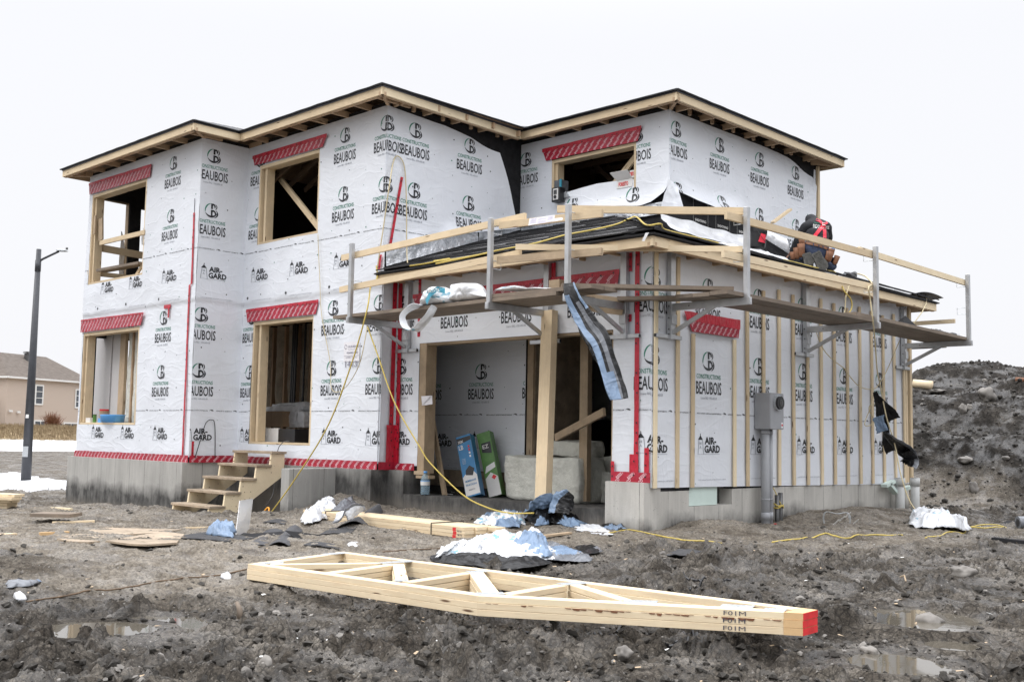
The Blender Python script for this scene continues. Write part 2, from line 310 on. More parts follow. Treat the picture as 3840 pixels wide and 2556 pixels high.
class Ink:
    "flat marks in wall coordinates (u right, z up); later laid on a surface"
    def __init__(s): s.it = []
    def text(s, t, u, z, w, h, m, off=0.0, rot=0.0):
        v, f = text_geo(t, off); c, q = cos(rot), sin(rot)
        s.it.append(([(u+(x*w)*c-(y*h)*q, z+(x*w)*q+(y*h)*c) for x, y in v], f, m)); return s
    def poly(s, pts, m): s.it.append((list(pts), [tuple(range(len(pts)))], m)); return s
    def arc(s, cx, cy, rx, ry, a0, a1, t0, t1, m, n=14, mid=None):
        vs = []
        for i in range(n+1):
            q = i/n; a = radians(a0+(a1-a0)*q); t = (t0+(t1-t0)*q) if mid is None else (mid*4*q*(1-q)+t0*(1-q)+t1*q)
            vs += [(cx+rx*cos(a), cy+ry*sin(a)), (cx+(rx-t)*cos(a), cy+(ry-t)*sin(a))]
        s.it.append((vs, [(2*i, 2*i+1, 2*i+3, 2*i+2) for i in range(n)], m)); return s
    def dot(s, u, z, r, m): s.poly([(u+r*cos(a*pi/3), z+r*sin(a*pi/3)) for a in range(6)], m)
    def lay(s, mb, to3, ok=None, mi={}):
        for vs, fs, m in s.it:
            if ok is not None:
                st = [ok(*p) for p in vs]
                if not any(st): continue
                if not all(st):
                    tri = []
                    for f in fs:
                        for i in range(1, len(f)-1): tri.append((vs[f[0]], vs[f[i]], vs[f[i+1]]))
                    out = []; stack = tri
                    while stack:
                        a, b, c = stack.pop(); L = max(abs(a[0]-b[0])+abs(a[1]-b[1]), abs(b[0]-c[0])+abs(b[1]-c[1]), abs(a[0]-c[0])+abs(a[1]-c[1]))
                        if L > .03:
                            e = [(abs(a[0]-b[0])+abs(a[1]-b[1]), a, b, c), (abs(b[0]-c[0])+abs(b[1]-c[1]), b, c, a), (abs(a[0]-c[0])+abs(a[1]-c[1]), c, a, b)]; e.sort(key=lambda t: -t[0])
                            _, p, q, r = e[0]; m2 = ((p[0]+q[0])/2, (p[1]+q[1])/2); stack += [(p, m2, r), (m2, q, r)]
                        elif ok((a[0]+b[0]+c[0])/3, (a[1]+b[1]+c[1])/3): out.append((a, b, c))
                    vs = [p for t_ in out for p in t_]; fs = [(3*i, 3*i+1, 3*i+2) for i in range(len(out))]
            mb.add([to3(*p) for p in vs], fs, mi.get(m, m))
def emblem(I, u, z, s=1.0):
    r = .122*s; K, G = 'black', 'green'
    def q(a, b): return (u+a*r, z+b*r)
    I.arc(u-.08*r, z, r, r, 92, 195, .02*r, .08*r, G, mid=.14*r)
    I.arc(u-.08*r, z, r, r, 200, 345, .03*r, .03*r, K, mid=.24*r)
    I.poly([q(-.12, 1), q(.17, 1), q(.17, .22), q(-.12, .22)], K)
    I.arc(u+.2*r, z+.62*r, r*.40, r*.38, 90, -35, r*.24, r*.20, K)
    I.poly([q(.15, 1), q(.22, 1), q(.22, .72), q(.15, .72)], K)
    I.poly([q(-.12, .10), q(.22, .10), q(.22, -.16), q(.15, -.16), q(.15, -.72), q(-.12, -.72)], K)
    I.arc(u+.2*r, z-.38*r, r*.52, r*.48, 90, -20, r*.26, r*.20, K)
    I.arc(u+.25*r, z+.56*r, r*.62, r*.46, 62, -62, .02*r, .02*r, K, mid=.13*r)
    I.arc(u+.25*r, z-.42*r, r*.80, r*.60, 62, -75, .02*r, .04*r, K, mid=.17*r)
def logo(I, u, z):       # z of the big word's foot
    emblem(I, u, z+.42)
    I.text('CONSTRUCTIONS', u, z+.195, .535, .060, 'green', .010)
    I.text('BEAUBOIS', u, z, .565, .165, 'black', .014)
    I.text('Licence RBQ : 1035-6450-38', u, z-.065, .36, .032, 'grey', .004)
def airgard(I, u, z):
    I.text('AIR-', u+.06, z+.008, .26, .088, 'black', .04); I.text('GARD', u+.10, z-.098, .35, .092, 'black', .04)
    a = u-.165
    I.poly([(a-.055, z+.06), (a+.055, z+.06), (a, z+.12)], 'black'); I.poly([(a-.006, z+.115), (a+.006, z+.115), (a+.006, z+.14), (a-.006, z+.14)], 'black')
    for x0, x1, w in ((-.04, -.065, .012), (.04, .065, .012)): I.poly([(a+x0, z+.055), (a+x0+w, z+.055), (a+x1+w, z-.12), (a+x1, z-.12)], 'grey')
    I.poly([(a-.018, z+.03), (a-.004, z+.03), (a-.004, z), (a-.018, z)], 'grey'); I.poly([(a+.006, z+.03), (a+.02, z+.03), (a+.02, z), (a+.006, z)], 'grey')
    I.poly([(a-.02, z-.05), (a, z-.01), (a+.02, z-.05), (a+.012, z-.05), (a, z-.03), (a-.012, z-.05)], 'grey')
    I.poly([(u-.22, z-.118), (u+.27, z-.118), (u+.27, z-.122), (u-.22, z-.122)], 'grey')
def leaf(I, u, z):
    I.poly([(u, z+.035), (u+.01, z+.015), (u+.03, z+.02), (u+.022, z), (u+.03, z-.01), (u+.004, z-.018), (u+.003, z-.035), (u-.003, z-.035), (u-.004, z-.018), (u-.03, z-.01), (u-.022, z), (u-.03, z+.02), (u-.01, z+.015)], 'black')
def sheet_print(I, us, z0, u0, u1, dz=0.0, rows=(1, 2), ag=None, seed=1):
    "one 2.74 m roll of wrap: two rows of emblem and name, the maker's line, the brand row, the foot line"
    for u in us:
        if 1 in rows: logo(I, u, z0+1.20+dz)
        if 2 in rows: logo(I, u, z0+2.145+dz)
    for u in (ag if ag is not None else us): airgard(I, u, z0+.56+dz); leaf(I, u-.32, z0+.17); I.text('CCMC EVALUATION EVALUATION DU CCMC #12884-R', u+.1, z0+.11, .62, .016, 'grey')
    r = random.Random(seed); u = u0-.2
    while u < u1:
        I.text('MADE IN CANADA BY / FABRIQUE AU CANADA PAR FABRENE INC.', u+.22, z0+.945, .55, .018, 'black', .01)
        I.arc(u+.56, z0+.955, .035, .018, 200, -20, .004, .012, 'black'); I.poly([(u+.55, z0+.965), (u+.60, z0+.955), (u+.60, z0+.948), (u+.55, z0+.955)], 'black')
        I.text('DISTRIBUTED BY / DISTRIBUE PAR', u+.80, z0+.945, .30, .018, 'black', .01)
        I.arc(u+1.01, z0+.955, .035, .018, 200, -20, .004, .012, 'black'); I.poly([(u+1.0, z0+.965), (u+1.05, z0+.955), (u+1.05, z0+.948), (u+1.0, z0+.955)], 'black'); u += 1.2
    u = u0+.12; k = 0
    while u < u1:
        for z in np.arange(z0+.14, z0+2.7, .3):
            if r.random() < .62: I.dot(u+r.uniform(-.05, .05), z+r.uniform(-.08, .08), r.choice((.007, .008, .013)), 'black' if r.random() < .7 else 'green')
        u += .405; k += 1
    while_ = 0
# ------------------------------------------------------------------ one wrapped wall: a rippled sheet in the plane axis=val, cut round its openings
def rip(a, b, amp):
    return amp*(MN.noise(Vector((a*.9, b*.7, 3.1)))+.6*MN.noise(Vector((a*2.1+7, b*1.7, 1.3)))+.25*MN.noise(Vector((a*5, b*4.2, 8))))
WM = ['wrap', 'black', 'green', 'grey']
def wrap_wall(name, ax, val, out, u0, u1, z0, z1, holes=(), ink=None, parent=None, amp=.010, off=.012, top=None, bot=None, right=None, extra=None, step=.07, left=None, label=None, mats=None):
    "ax 'Y': plane y=val, u=x ; ax 'X': plane x=val, u=y ; out = +-1 outward; top/bot(u), right(z) bend the outline; extra(u,z) pushes it out"
    def ok(u, z):
        if u < (left(z) if left else u0)+.003 or u > (right(z) if right else u1)-.003: return False
        if z > (top(u) if top else z1)-.004 or z < (bot(u) if bot else z0)+.004: return False
        return not any(a-.004 < u < b+.004 and c-.004 < z < d+.004 for a, b, c, d in holes)
    def to3(u, z, e=0.0):
        d = max(.007, off+rip(u+val, z, amp)+(.006*MN.noise(Vector((u*7, z*13, val)))*max(0, 1-abs(z-2.86)/.22)+.005*MN.noise(Vector((u*6+z*5, z*8, val)))*max(0, 1-abs(z-.34)/.25)))+(.004 if z > 2.803 else 0)+e+(extra(u, z) if extra else 0)
        return (u, val+out*d, z) if ax == 'Y' else (val+out*d, u, z)
    def lines(a, b, cuts):
        L = [a]+sorted({c for c in cuts if a+.01 < c < b-.01})+[b]; r = []
        for p, q in zip(L, L[1:]):
            k = max(1, int(round((q-p)/step))); r += [p+(q-p)*i/k for i in range(k)]
        return r+[b]
    US = lines(u0, u1, [h[0] for h in holes]+[h[1] for h in holes]); ZS = lines(z0, z1, [h[2] for h in holes]+[h[3] for h in holes]+([2.80, 2.806] if z0 < 2.7 < 2.9 < z1 and not (top or bot) else []))
    def wrp(u, z):
        if top or bot:
            a = bot(u) if bot else z0; b = top(u) if top else z1; z = a+(z-z0)/(z1-z0)*(b-a)
        if right or left:
            a = left(z) if left else u0; b = right(z) if right else u1; u = a+(u-u0)/(u1-u0)*(b-a)
        return to3(u, z)
    mb = MB(); vs = [wrp(u, z) for z in ZS for u in US]; nu = len(US); fs = []
    flip = (out > 0) == (ax == 'Y')
    for j in range(len(ZS)-1):
        for i in range(nu-1):
            cu, cz = (US[i]+US[i+1])/2, (ZS[j]+ZS[j+1])/2
            if any(a < cu < b and c < cz < d for a, b, c, d in holes): continue
            f = (j*nu+i, j*nu+i+1, (j+1)*nu+i+1, (j+1)*nu+i); fs.append(f[::-1] if flip else f)
    mb.add(vs, fs, 0)
    if ink: ink.lay(mb, lambda u, z: to3(u, z, .0035), ok, {k: i for i, k in enumerate(WM)})
    o = mb.build(name, mats or [W[k] for k in WM], parent)
    me = o.data; sm_ = [me.polygons[i].material_index == 0 for i in range(len(me.polygons))]; me.polygons.foreach_set('use_smooth', sm_)
    if label: o['label'] = label
    return o
def pl(pts):
    "piecewise linear function"
    xs = [p[0] for p in pts]; ys = [p[1] for p in pts]
    return lambda x: float(np.interp(x, xs, ys))
def membrane(name, ax, val, out, quad, parent, word='RESISTO', col='tape', wcol='tapew', sc=1.0, off=.046, text=True, bri=None):
    "red peel-and-stick flashing with its diagonal lettering; quad = u0,u1,z0,z1 or 4 corners"
    if len(quad) == 4 and isinstance(quad[0], (int, float)): u0, u1, z0, z1 = quad; q = [(u0, z0), (u1, z0), (u1, z1), (u0, z1)]
    else: q = quad; u0, u1 = min(p[0] for p in q), max(p[0] for p in q); z0, z1 = min(p[1] for p in q), max(p[1] for p in q)
    def bil(s, t):
        a = (q[0][0]*(1-s)+q[1][0]*s, q[0][1]*(1-s)+q[1][1]*s); b = (q[3][0]*(1-s)+q[2][0]*s, q[3][1]*(1-s)+q[2][1]*s); return (a[0]*(1-t)+b[0]*t, a[1]*(1-t)+b[1]*t)
    def to3(u, z, e=0.0):
        d = off+.008*MN.noise(Vector((u*5, z*4, val*3)))+.004*MN.noise(Vector((u*17, z*9, val)))+e; return (u, val+out*d, z) if ax == 'Y' else (val+out*d, u, z)
    mb = MB(); nu = max(2, int((u1-u0)/.06)); nz = max(2, int((z1-z0)/.05)); jag = lambda i, n_: 0
    mb.grid(lambda s, t: to3(*(lambda p: (p[0], p[1]+.006*MN.noise(Vector((p[0]*9, p[1]*3, 5)))))(bil(s, t))), nu, nz, 0)
    if (out > 0) == (ax == 'Y'): mb.f = [f[::-1] for f in mb.f]
    if text:
        I = Ink(); zc = (z1-z0)
        e1, e2 = (q[1][0]-q[0][0], q[1][1]-q[0][1]), (q[3][0]-q[0][0], q[3][1]-q[0][1])
        def ok(u, z):
            for i in range(4):
                a, b = q[i], q[(i+1) % 4]
                if (b[0]-a[0])*(z-a[1])-(b[1]-a[1])*(u-a[0]) < .004: return False
            return True
        du, dz = .135*sc, .082*sc; j = 0; z = z0-.03
        while z < z1+.05:
            u = u0-.1+(j % 2)*du/2
            while u < u1+.1: I.text(word, u, z, .125*sc, .030*sc, 1, .035, radians(38)); u += du
            z += dz; j += 1
        I.lay(mb, lambda u, z: to3(u, z, .003), ok)
    if bri:   # brighter tape along the top edge, with round marks
        a = len(mb.f); h = bri
        def top3(s, t):
            p = (q[3][0]*(1-s)+q[2][0]*s, q[3][1]*(1-s)+q[2][1]*s); return to3(p[0], p[1]-h*(1-t)+.012, .006)
        g = MB().grid(top3, nu, 2, 2)
        if (out > 0) == (ax == 'Y'): g.f = [f[::-1] for f in g.f]
        mb.add(g.v, g.f, 2)
        r = random.Random(int(u0*100)); I = Ink(); u = u0+.1
        while u < u1-.05: I.dot(u, (q[3][1]+q[2][1])/2-h/2+r.uniform(-.012, .012), r.uniform(.008, .015), 3); u += r.uniform(.09, .25)
        I.lay(mb, lambda u, z: to3(u, z, .009))
    o = mb.build(name, [W[col], W[wcol], W['tape2'], W['blackp']], parent, smooth=False); return o
# ================================================================== THE HOUSE
yA, yC, yE, xB, xD, xF, xL, yK = -1.214, -.31, 2.64, -8.575, -4.745, -1.643, -12.857, 7.08
HS = empty('unfinished_house', (-6, 2, -.5), 'two storey timber frame house under construction wrapped in white printed house wrap', 'house')
EZ = 5.683; SL = .34
# ---- cores (dark sheathing with cut openings)
def core(ax, val, out, u0, u1, z0, z1, holes=(), mat='felt', t=.13, name='sheathing'):
    mb = MB(); us = sorted({u0, u1, *[h[0] for h in holes], *[h[1] for h in holes]})
    for a, b in zip(us, us[1:]):
        c = (a+b)/2; hs = sorted((h[2], h[3]) for h in holes if h[0] < c < h[1]); z = z0
        for p, q in hs+[(z1, z1)]:
            if p > z+.002:
                y0, y1 = val-out*.001, val-out*t
                if ax == 'Y': mb.box((a, y0, z), (b, y1, p))
                else: mb.box((y0, a, z), (y1, b, p))
            z = q
    return mb.build(name, W[mat], HS)
hA = [(-12.715, -10.495, 3.41, 5.19), (-12.79, -10.515, .70, 2.47)]
hC = [(-8.19, -6.43, 3.82, 5.205), (-8.21, -6.445, .41, 2.485)]
hE = [(-4.03, -2.275, 4.48, 5.195)]
hG = [(-4.215, -.577, -.3, 1.95)]
ZT = 5.56; ZH = .087
core('Y', yA, -1, xL, xB, ZH, ZT+.08, hA); core('X', xB, 1, yA+.131, yC, ZH, ZT+.08); core('Y', yC, -1, xB-.13, xD, ZH, ZT+.08, hC)
core('X', xD, 1, yC+.131, yE+.1, ZH, ZT+.08, [(.0, yE, -.3, 2.7)]); core('Y', yE, -1, xD-.13, xF, 2.9, ZT+.08, hE); core('X', xF, 1, yE+.131, yK, 2.9, ZT+.08)
core('Y', 0, -1, xD+.002, -.002, ZH, 2.9, hG); core('X', 0, 1, .131, yK, -.02, 2.9, [(.80, 1.76, -.22, .06)])
core('X', xL, -1, yA+.131, 7.2, ZH, ZT+.08, [(-1.05, -.44, 3.5, 5.17), (-.99, 1.7, .7, 2.4), (2.0, 5.0, .7, 2.4), (-.2, 1.6, 3.5, 5.1)]); core('Y', 7.2, 1, xL-.13, xF, ZH, ZT+.08, [(-8.3, -5.5, .4, 2.45), (-12, -10, .7, 2.4)]); core('Y', yK, 1, xF, 0, -.1, 2.9)  # rear openings and most side ones are unseen, added to let daylight in
# ---- printed wrap
def A_top(u): return ZT+.006*sin(u*9)
I = Ink(); sheet_print(I, [-10.75-.01, -9.545], 2.74, xL, xB, rows=(1, 2), ag=[-11.9, -10.75, -9.52]); sheet_print(I, [-10.85, -9.65], 0, xL, xB, rows=(1, 2), ag=[-11.996, -10.817, -9.615], seed=3)
wrap_wall('wall_wrap', 'Y', yA, -1, xL, xB, ZH+.09, ZT+.02, hA, I, HS, amp=.022)
I = Ink(); sheet_print(I, [-1.01], 2.74, yA, yC, ag=[-.95]); sheet_print(I, [-1.12], 0, yA, yC, ag=[-1.10], seed=5)
wrap_wall('wall_wrap', 'X', xB, 1, yA-.026, yC+.02, ZH+.09, ZT+.02, (), I, HS, amp=.010)
I = Ink(); sheet_print(I, [-8.17, -5.775, -4.76], 2.74, xB, xD, ag=[-8.10, -6.934, -5.748]); sheet_print(I, [-8.26, -5.93, -4.80], 0, xB, xD, ag=[-8.26, -5.92, -4.82], seed=8)
wrap_wall('wall_wrap', 'Y', yC, -1, xB, xD+.030, ZH+.09, ZT+.02, hC, I, HS, amp=.022)
# the peeling sheet on the return above the garage roof
I = Ink(); sheet_print(I, [.235, 1.40], 2.74, yC, yE, ag=[]); logo(I, -.325, 3.94); logo(I, -.325, 4.885)
Dr = pl([(3.0, 2.46), (4.35, 2.40), (4.9, 2.20), (5.38, 1.96), (5.56, 1.86)]); Db = pl([(-.33, 3.34), (-.1, 3.42), (.5, 3.60), (1.0, 3.77), (1.6, 3.90), (2.5, 4.09)]); Dt = pl([(-.33, 5.575), (.3, 5.55), (1.2, 5.52), (1.9, 5.45), (2.5, 5.3)])
def Dx(u, z):
    b = Db(u); e = .07*max(0, 1-(z-b)/.32)**2*sm(-.2, .5, u)*(1+.6*sin(u*7)); r = max(0, 1-(Dr(z)-u)/.25); return float(e+.09*r*r)
wrap_wall('wall_wrap', 'X', xD, 1, yC-.028, 2.5, 3.2, 5.56, (), I, HS, amp=.022, top=Dt, bot=Db, right=Dr, extra=Dx, step=.07, label='white house wrap peeling away along its right edge above the garage roof')
I = Ink(); sheet_print(I, [], 0, yC, 0, ag=[]); wrap_wall('wall_wrap', 'X', xD, 1, yC-.028, .02, ZH+.09, 2.95, (), None, HS, amp=.006)
I = Ink(); sheet_print(I, [-4.62, -2.27], 2.74, xD, xF, ag=[], rows=(2,)); emblem(I, -2.32, 4.36); emblem(I, -3.55, 4.38); I.text('BEAUBOIS', -2.42, 3.98, .52, .15, 'black', .028); I.text('BEAUBOIS', -3.66, 3.96, .52, .15, 'black', .028)
Eb = pl([(-4.75, 4.15), (-4.0, 4.15), (-3.06, 4.25), (-2.6, 4.22), (-2.15, 4.16), (-1.94, 4.19), (-1.7, 4.31), (-1.64, 4.42)])
wrap_wall('wall_wrap', 'Y', yE, -1, -4.74, xF+.028, 4.0, ZT+.02, hE, I, HS, amp=.020, bot=Eb, extra=lambda u, z: float(.06*max(0, 1-(z-Eb(u))/.3)**2), step=.08)
I = Ink(); sheet_print(I, [2.78, 3.966, 5.16, 6.35], 2.74, yE, yK, ag=[])
Fb = pl([(2.6, 4.40), (2.9, 4.33), (3.2, 4.25), (3.65, 4.22), (4.4, 4.28), (4.8, 4.26), (5.25, 4.08), (6.0, 3.9), (7.1, 3.84)]); Ft = pl([(2.6, 5.57), (5.4, 5.56), (6.1, 5.55), (6.45, 5.53), (6.7, 5.47), (7.1, 5.3)]); Fr = pl([(3.8, 6.95), (5.05, 7.0), (5.18, 7.03), (5.39, 6.80), (5.54, 6.65)])
def Fx(u, z):
    b = Fb(u); e = .13*max(0, 1-(z-b)/.30)**1.5*float(sm(2.7, 3.3, u)*(1-sm(4.3, 5.0, u))); r = max(0, 1-(Fr(z)-u)/.2); return float(e+.05*r*r)
wrap_wall('wall_wrap', 'X', xF, 1, yE-.028, 7.05, 3.8, 5.56, (), I, HS, amp=.024, top=Ft, bot=Fb, right=Fr, extra=Fx, step=.08, label='white house wrap coming loose at its lower edge and far corner above the garage roof')
wrap_wall('wall_wrap', 'X', xF, 1, 7.0, yK, 3.6, 5.5, (), None, HS, amp=.004, off=.006, left=pl([(3.6, 6.98), (5.0, 6.96), (5.5, 7.02)]))
mb = MB(); q = [P(3, x, y, 'Y', yE-.06) for x, y in ((1022, 700), (1075, 745), (1118, 892), (972, 892))]; mb.grid(lambda s, t: q[0]*(1-s)*(1-t)+q[1]*s*(1-t)+q[2]*s*t+q[3]*(1-s)*t+Vector((0, -.05*sin(pi*s)+.02*MN.noise(Vector((s*6, t*4, 0))), 0)), 10, 12); mb.build('wall_wrap', W['wrap'], HS, smooth=True)
# garage front and side
I = Ink(); sheet_print(I, [-4.63, -3.48, -2.25, -1.05, .03], 0, xD, 0, ag=[-4.66, .03]); wrap_wall('wall_wrap', 'Y', 0, -1, xD, .022, ZH+.07, 2.90, hG, I, HS, amp=.008)
I = Ink(); sheet_print(I, [.03, 1.194, 2.399, 3.603, 4.826, 6.03], -.012, 0, yK, ag=[.03, 1.19, 2.42, 3.648, 4.849, 6.05], seed=4)
wrap_wall('wall_wrap', 'X', 0, 1, -.022, 7.08, -.02, 2.90, [], I, HS, amp=.020, bot=pl([(-.1, .03), (1.8, .01), (5.3, -.035), (7.1, -.05)]))
wrap_wall('wall_wrap', 'X', xL, -1, yA, -1.02, .2, 5.58, (), None, HS, amp=.006)
# bare wooden corner stud beyond the far upper wall and corner boards of the garage end
MB().board((xF+.03, 7.13, 3.6), (xF+.03, 7.13, 5.57), .07, .04, (0, 1, 0)).build('corner_stud', W['wood'], HS)
MB().board((.03, 7.14, -.03), (.03, 7.14, 2.88), .08, .045, (0, 1, 0)).board((.0, 7.02, -.03), (.0, 7.02, 2.88), .06, .06, (0, 1, 0)).build('corner_stud', W['wood'], HS)
# ---- window and door framing
def frame(x0, x1, y, z0, z1, jamb=.14, sill=True, wd='wood'):
    f = MB(); d = .19; yy = y+d/2-.012
    f.board((x0+.022, yy, z0), (x0+.022, yy, z1), d, .044, (0, 1, 0)); f.board((x0+jamb-.06, yy+.02, z0+.045), (x0+jamb-.06, yy+.02, z1-.05), d*.8, .06, (0, 1, 0))
    f.board((x1-.02, yy, z0), (x1-.02, yy, z1), d, .04, (0, 1, 0)); f.board((x0+.045, yy, z1-.03), (x1-.042, yy, z1-.03), d, .058, (0, 1, 0))
    if sill: f.board((x0+.045, yy, z0+.02), (x1-.042, yy, z0+.02), d, .036, (0, 1, 0))
    return f.build('window_frame' if sill != 2 else 'door_frame', W[wd], HS)
frame(*hA[0][:2], yA, *hA[0][2:]); frame(*hA[1][:2], yA, *hA[1][2:]); frame(*hC[0][:2], yC, *hC[0][2:], jamb=.2); frame(hC[1][0], hC[1][1], yC, hC[1][2], hC[1][3], jamb=.22, sill=2); frame(*hE[0][:2], yE, *hE[0][2:], jamb=.13, sill=False)
f = MB(); f.board((-4.14, .09, .05), (-4.14, .09, 1.95), .20, .145, (0, 1, 0)).board((-.59, .09, .08), (-.59, .09, 1.95), .17, .03, (0, 1, 0)).board((-4.2, .09, 1.935), (-.6, .09, 1.935), .17, .03, (0, 1, 0)).board((-4.235, .0, .06), (-4.0, .0, .06), .05, .1, (0, 0, 1)).board((-4.20, .02, .005), (-3.92, .02, .005), .045, .12, (0, 0, 1))
f.build('garage_door_frame', W['wood2'], HS)
# leaning temporary post in the middle of the garage opening (doubled timber) with a second post behind
a = P(18, 1430, 1010, 'Y', -.32); b = P(14, 555, 1040, 'Y', -.10); d = (b-a); top = a+d*((2.24-a.z)/d.z)
MB().board(a+Vector((0, 0, -.1)), top, .185, .115, (1, 0, 0)).build('support_post', W['wood'], HS)
MB().board((-1.78, .9, -.25), (-1.78, .9, 2.2), .14, .09, (1, 0, 0)).build('support_post', W['wood2'], HS)
a = P(18, 1575, 265, 'Y', .8); b = P(18, 2110, -20, 'Y', .25); MB().board(a, b, .10, .04, (0, 0, 1)).build('diagonal_brace', W['wood2'], HS)
# ---- red membranes
def fl(*a, **k): return membrane(*a, parent=HS, **k)
fl('window_flashing', 'Y', yA, -1, [(-12.80, 5.21), (-10.33, 5.18), (-10.285, 5.40), (-12.83, 5.43)], bri=.05)
fl('window_flashing', 'Y', yA, -1, [(-12.875, 2.485), (-10.42, 2.485), (-10.32, 2.70), (-12.875, 2.72)], bri=.03)
fl('window_flashing', 'Y', yC, -1, [(-8.32, 5.23), (-6.33, 5.21), (-6.22, 5.40), (-8.39, 5.40)], bri=.06)
fl('door_flashing', 'Y', yC, -1, [(-8.36, 2.49), (-6.36, 2.50), (-6.30, 2.715), (-8.40, 2.70)], bri=.05)
fl('window_flashing', 'Y', yE, -1, [(-4.14, 5.20), (-2.22, 5.19), (-2.15, 5.41), (-4.22, 5.40)], bri=.06)
fl('door_flashing', 'Y', 0, -1, [(-4.30, 2.48), (-.50, 2.42), (-.46, 2.68), (-4.36, 2.67)], bri=.06, sc=1.25)
fl('wall_flashing', 'X', 0, 1, [(.78, 1.955), (1.85, 1.955), (1.88, 2.10), (.70, 2.10)], off=.05, sc=.8); fl('wall_flashing', 'X', 0, 1, [(.66, 2.09), (1.88, 2.07), (1.89, 2.20), (.60, 2.20)], text=False, col='tape2', off=.055)
fl('base_flashing', 'Y', yA, -1, [(xL, ZH), (xB+.03, ZH), (xB+.03, ZH+.12), (xL, ZH+.11)]); fl('base_flashing', 'X', xB, 1, [(yA-.03, ZH), (yC, ZH), (yC, ZH+.115), (yA-.03, ZH+.115)]); fl('base_flashing', 'Y', yC, -1, [(xB, ZH), (xD+.03, ZH), (xD+.03, ZH+.12), (xB, ZH+.11)], sc=1.15)
fl('base_flashing', 'X', xD, 1, [(yC-.03, ZH), (0, ZH), (0, ZH+.115), (yC-.03, ZH+.115)], text=False); fl('base_flashing', 'Y', 0, -1, [(xD+.03, ZH), (-4.235, ZH), (-4.235, ZH+.10), (xD+.03, ZH+.10)], sc=1.15); fl('base_flashing', 'Y', 0, -1, [(-.565, ZH), (.03, ZH), (.03, ZH+.12), (-.565, ZH+.12)], sc=1.3)
def strip(ax, val, out, pts, w, off=.035, name='sheathing_tape'):
    g = MB(); n = []
    for i, (u, z) in enumerate(pts):
        for s in (-.5, .5): n.append((u+s*w*(1+.12*MN.noise(Vector((u, z*7, s)))), val+out*(off+.005*MN.noise(Vector((u*5, z*3, 1)))), z) if ax == 'Y' else (val+out*(off+.005*MN.noise(Vector((u*5, z*3, 1)))), u+s*w*(1+.12*MN.noise(Vector((u, z*7, s)))), z))
    g.add(n, [(2*i, 2*i+1, 2*i+3, 2*i+2) for i in range(len(pts)-1)])
    if (out > 0) == (ax == 'Y'): pass
    I = Ink(); r = random.Random(len(pts)+int(val*10))
    for i in range(len(pts)-1):
        if r.random() < .55: I.dot((pts[i][0]+pts[i+1][0])/2+r.uniform(-w/4, w/4), (pts[i][1]+pts[i+1][1])/2, min(.013, w/4), 1)
    I.lay(g, lambda u, z: (u, val+out*(off+.01), z) if ax == 'Y' else (val+out*(off+.01), u, z))
    o = g.build(name, [W['tape2'], W['blackp']], HS); return o
def vline(u0, z0, u1, z1, st=.12):
    n = max(2, int(abs(z1-z0)/st)); return [(u0+(u1-u0)*i/n, z0+(z1-z0)*i/n) for i in range(n+1)]
a = P(5, 175, 30, 'Y', yA-.03); b = P(5, 133, 1035, 'Y', yA-.03); t_ = P(1, 978, 910, 'Y', yA-.03); s_ = P(1, 975, 1010, 'Y', yA-.03); c_ = P(1, 958, 1500, 'Y', yA-.03)
strip('Y', yA, -1, vline(b.x, b.z, a.x, a.z)+vline(c_.x, c_.z, s_.x, s_.z), .055); MB().board((s_.x, yA-.03, s_.z), (t_.x, yA-.03, t_.z), .012, .004, (1, 0, 0)).build('sheathing_tape', W['ink'], HS)
strip('X', xB, 1, vline(yA+.03, ZH+.1, yA+.03, ZH+.35), .04)
for k_, x0, x1, w in ((4, 0, 0, 0),):
    a = P(4, 985, 468, 'Y', yA-.03); strip('Y', yA, -1, [(a.x-.11, a.z), (a.x-.11, a.z+.04)], .001); MB().box((a.x-.12, yA-.036, a.z-.035), (a.x+.11, yA-.03, a.z+.03)).box((a.x+.03, yA-.038, a.z-.2), (a.x+.075, yA-.032, a.z-.03)).build('sheathing_tape', W['tape2'], HS)
strip('X', xD, 1, vline(yC+.20, ZH, yC+.21, 2.92), .08); strip('Y', 0, -1, vline(xD+.10, ZH, xD+.08, 2.9), .085); strip('X', xD, 1, vline(yC+.20, ZH, yC+.2, .75), .17, .04); strip('Y', 0, -1, vline(xD+.06, ZH, xD+.06, .75), .13, .04)
strip('Y', 0, -1, vline(-.19, ZH+.05, -.19, 2.9), .07); strip('Y', 0, -1, vline(-.22, ZH, -.22, .42), .13, .04); strip('Y', 0, -1, vline(-.03, ZH, -.03, .5), .07, .04); strip('Y', 0, -1, vline(-.545, ZH, -.545, .33), .05, .04)
strip('X', xD, 1, vline(-.235, 3.35, -.03, 4.52), .05); a = P(2, 418, 1300, 'Y', yC-.04); b = P(2, 405, 1400, 'Y', yC-.04); strip('Y', yC, -1, vline(b.x, b.z, a.x, a.z, .06), .07, .04)
strip('Y', 0, -1, vline(-4.24+.0, 2.05, -4.24, 2.9), .06, .02); strip('Y', 0, -1, vline(-1.56, 2.4, -1.56, 2.88), .07, .04); strip('Y', 0, -1, vline(-.30, 2.65, -.30, 2.88), .06); strip('Y', 0, -1, vline(-.31, 2.03, -.31, 2.12), .07)
strip('X', xF, 1, vline(6.93, 4.3, 6.93, 4.62), .06)
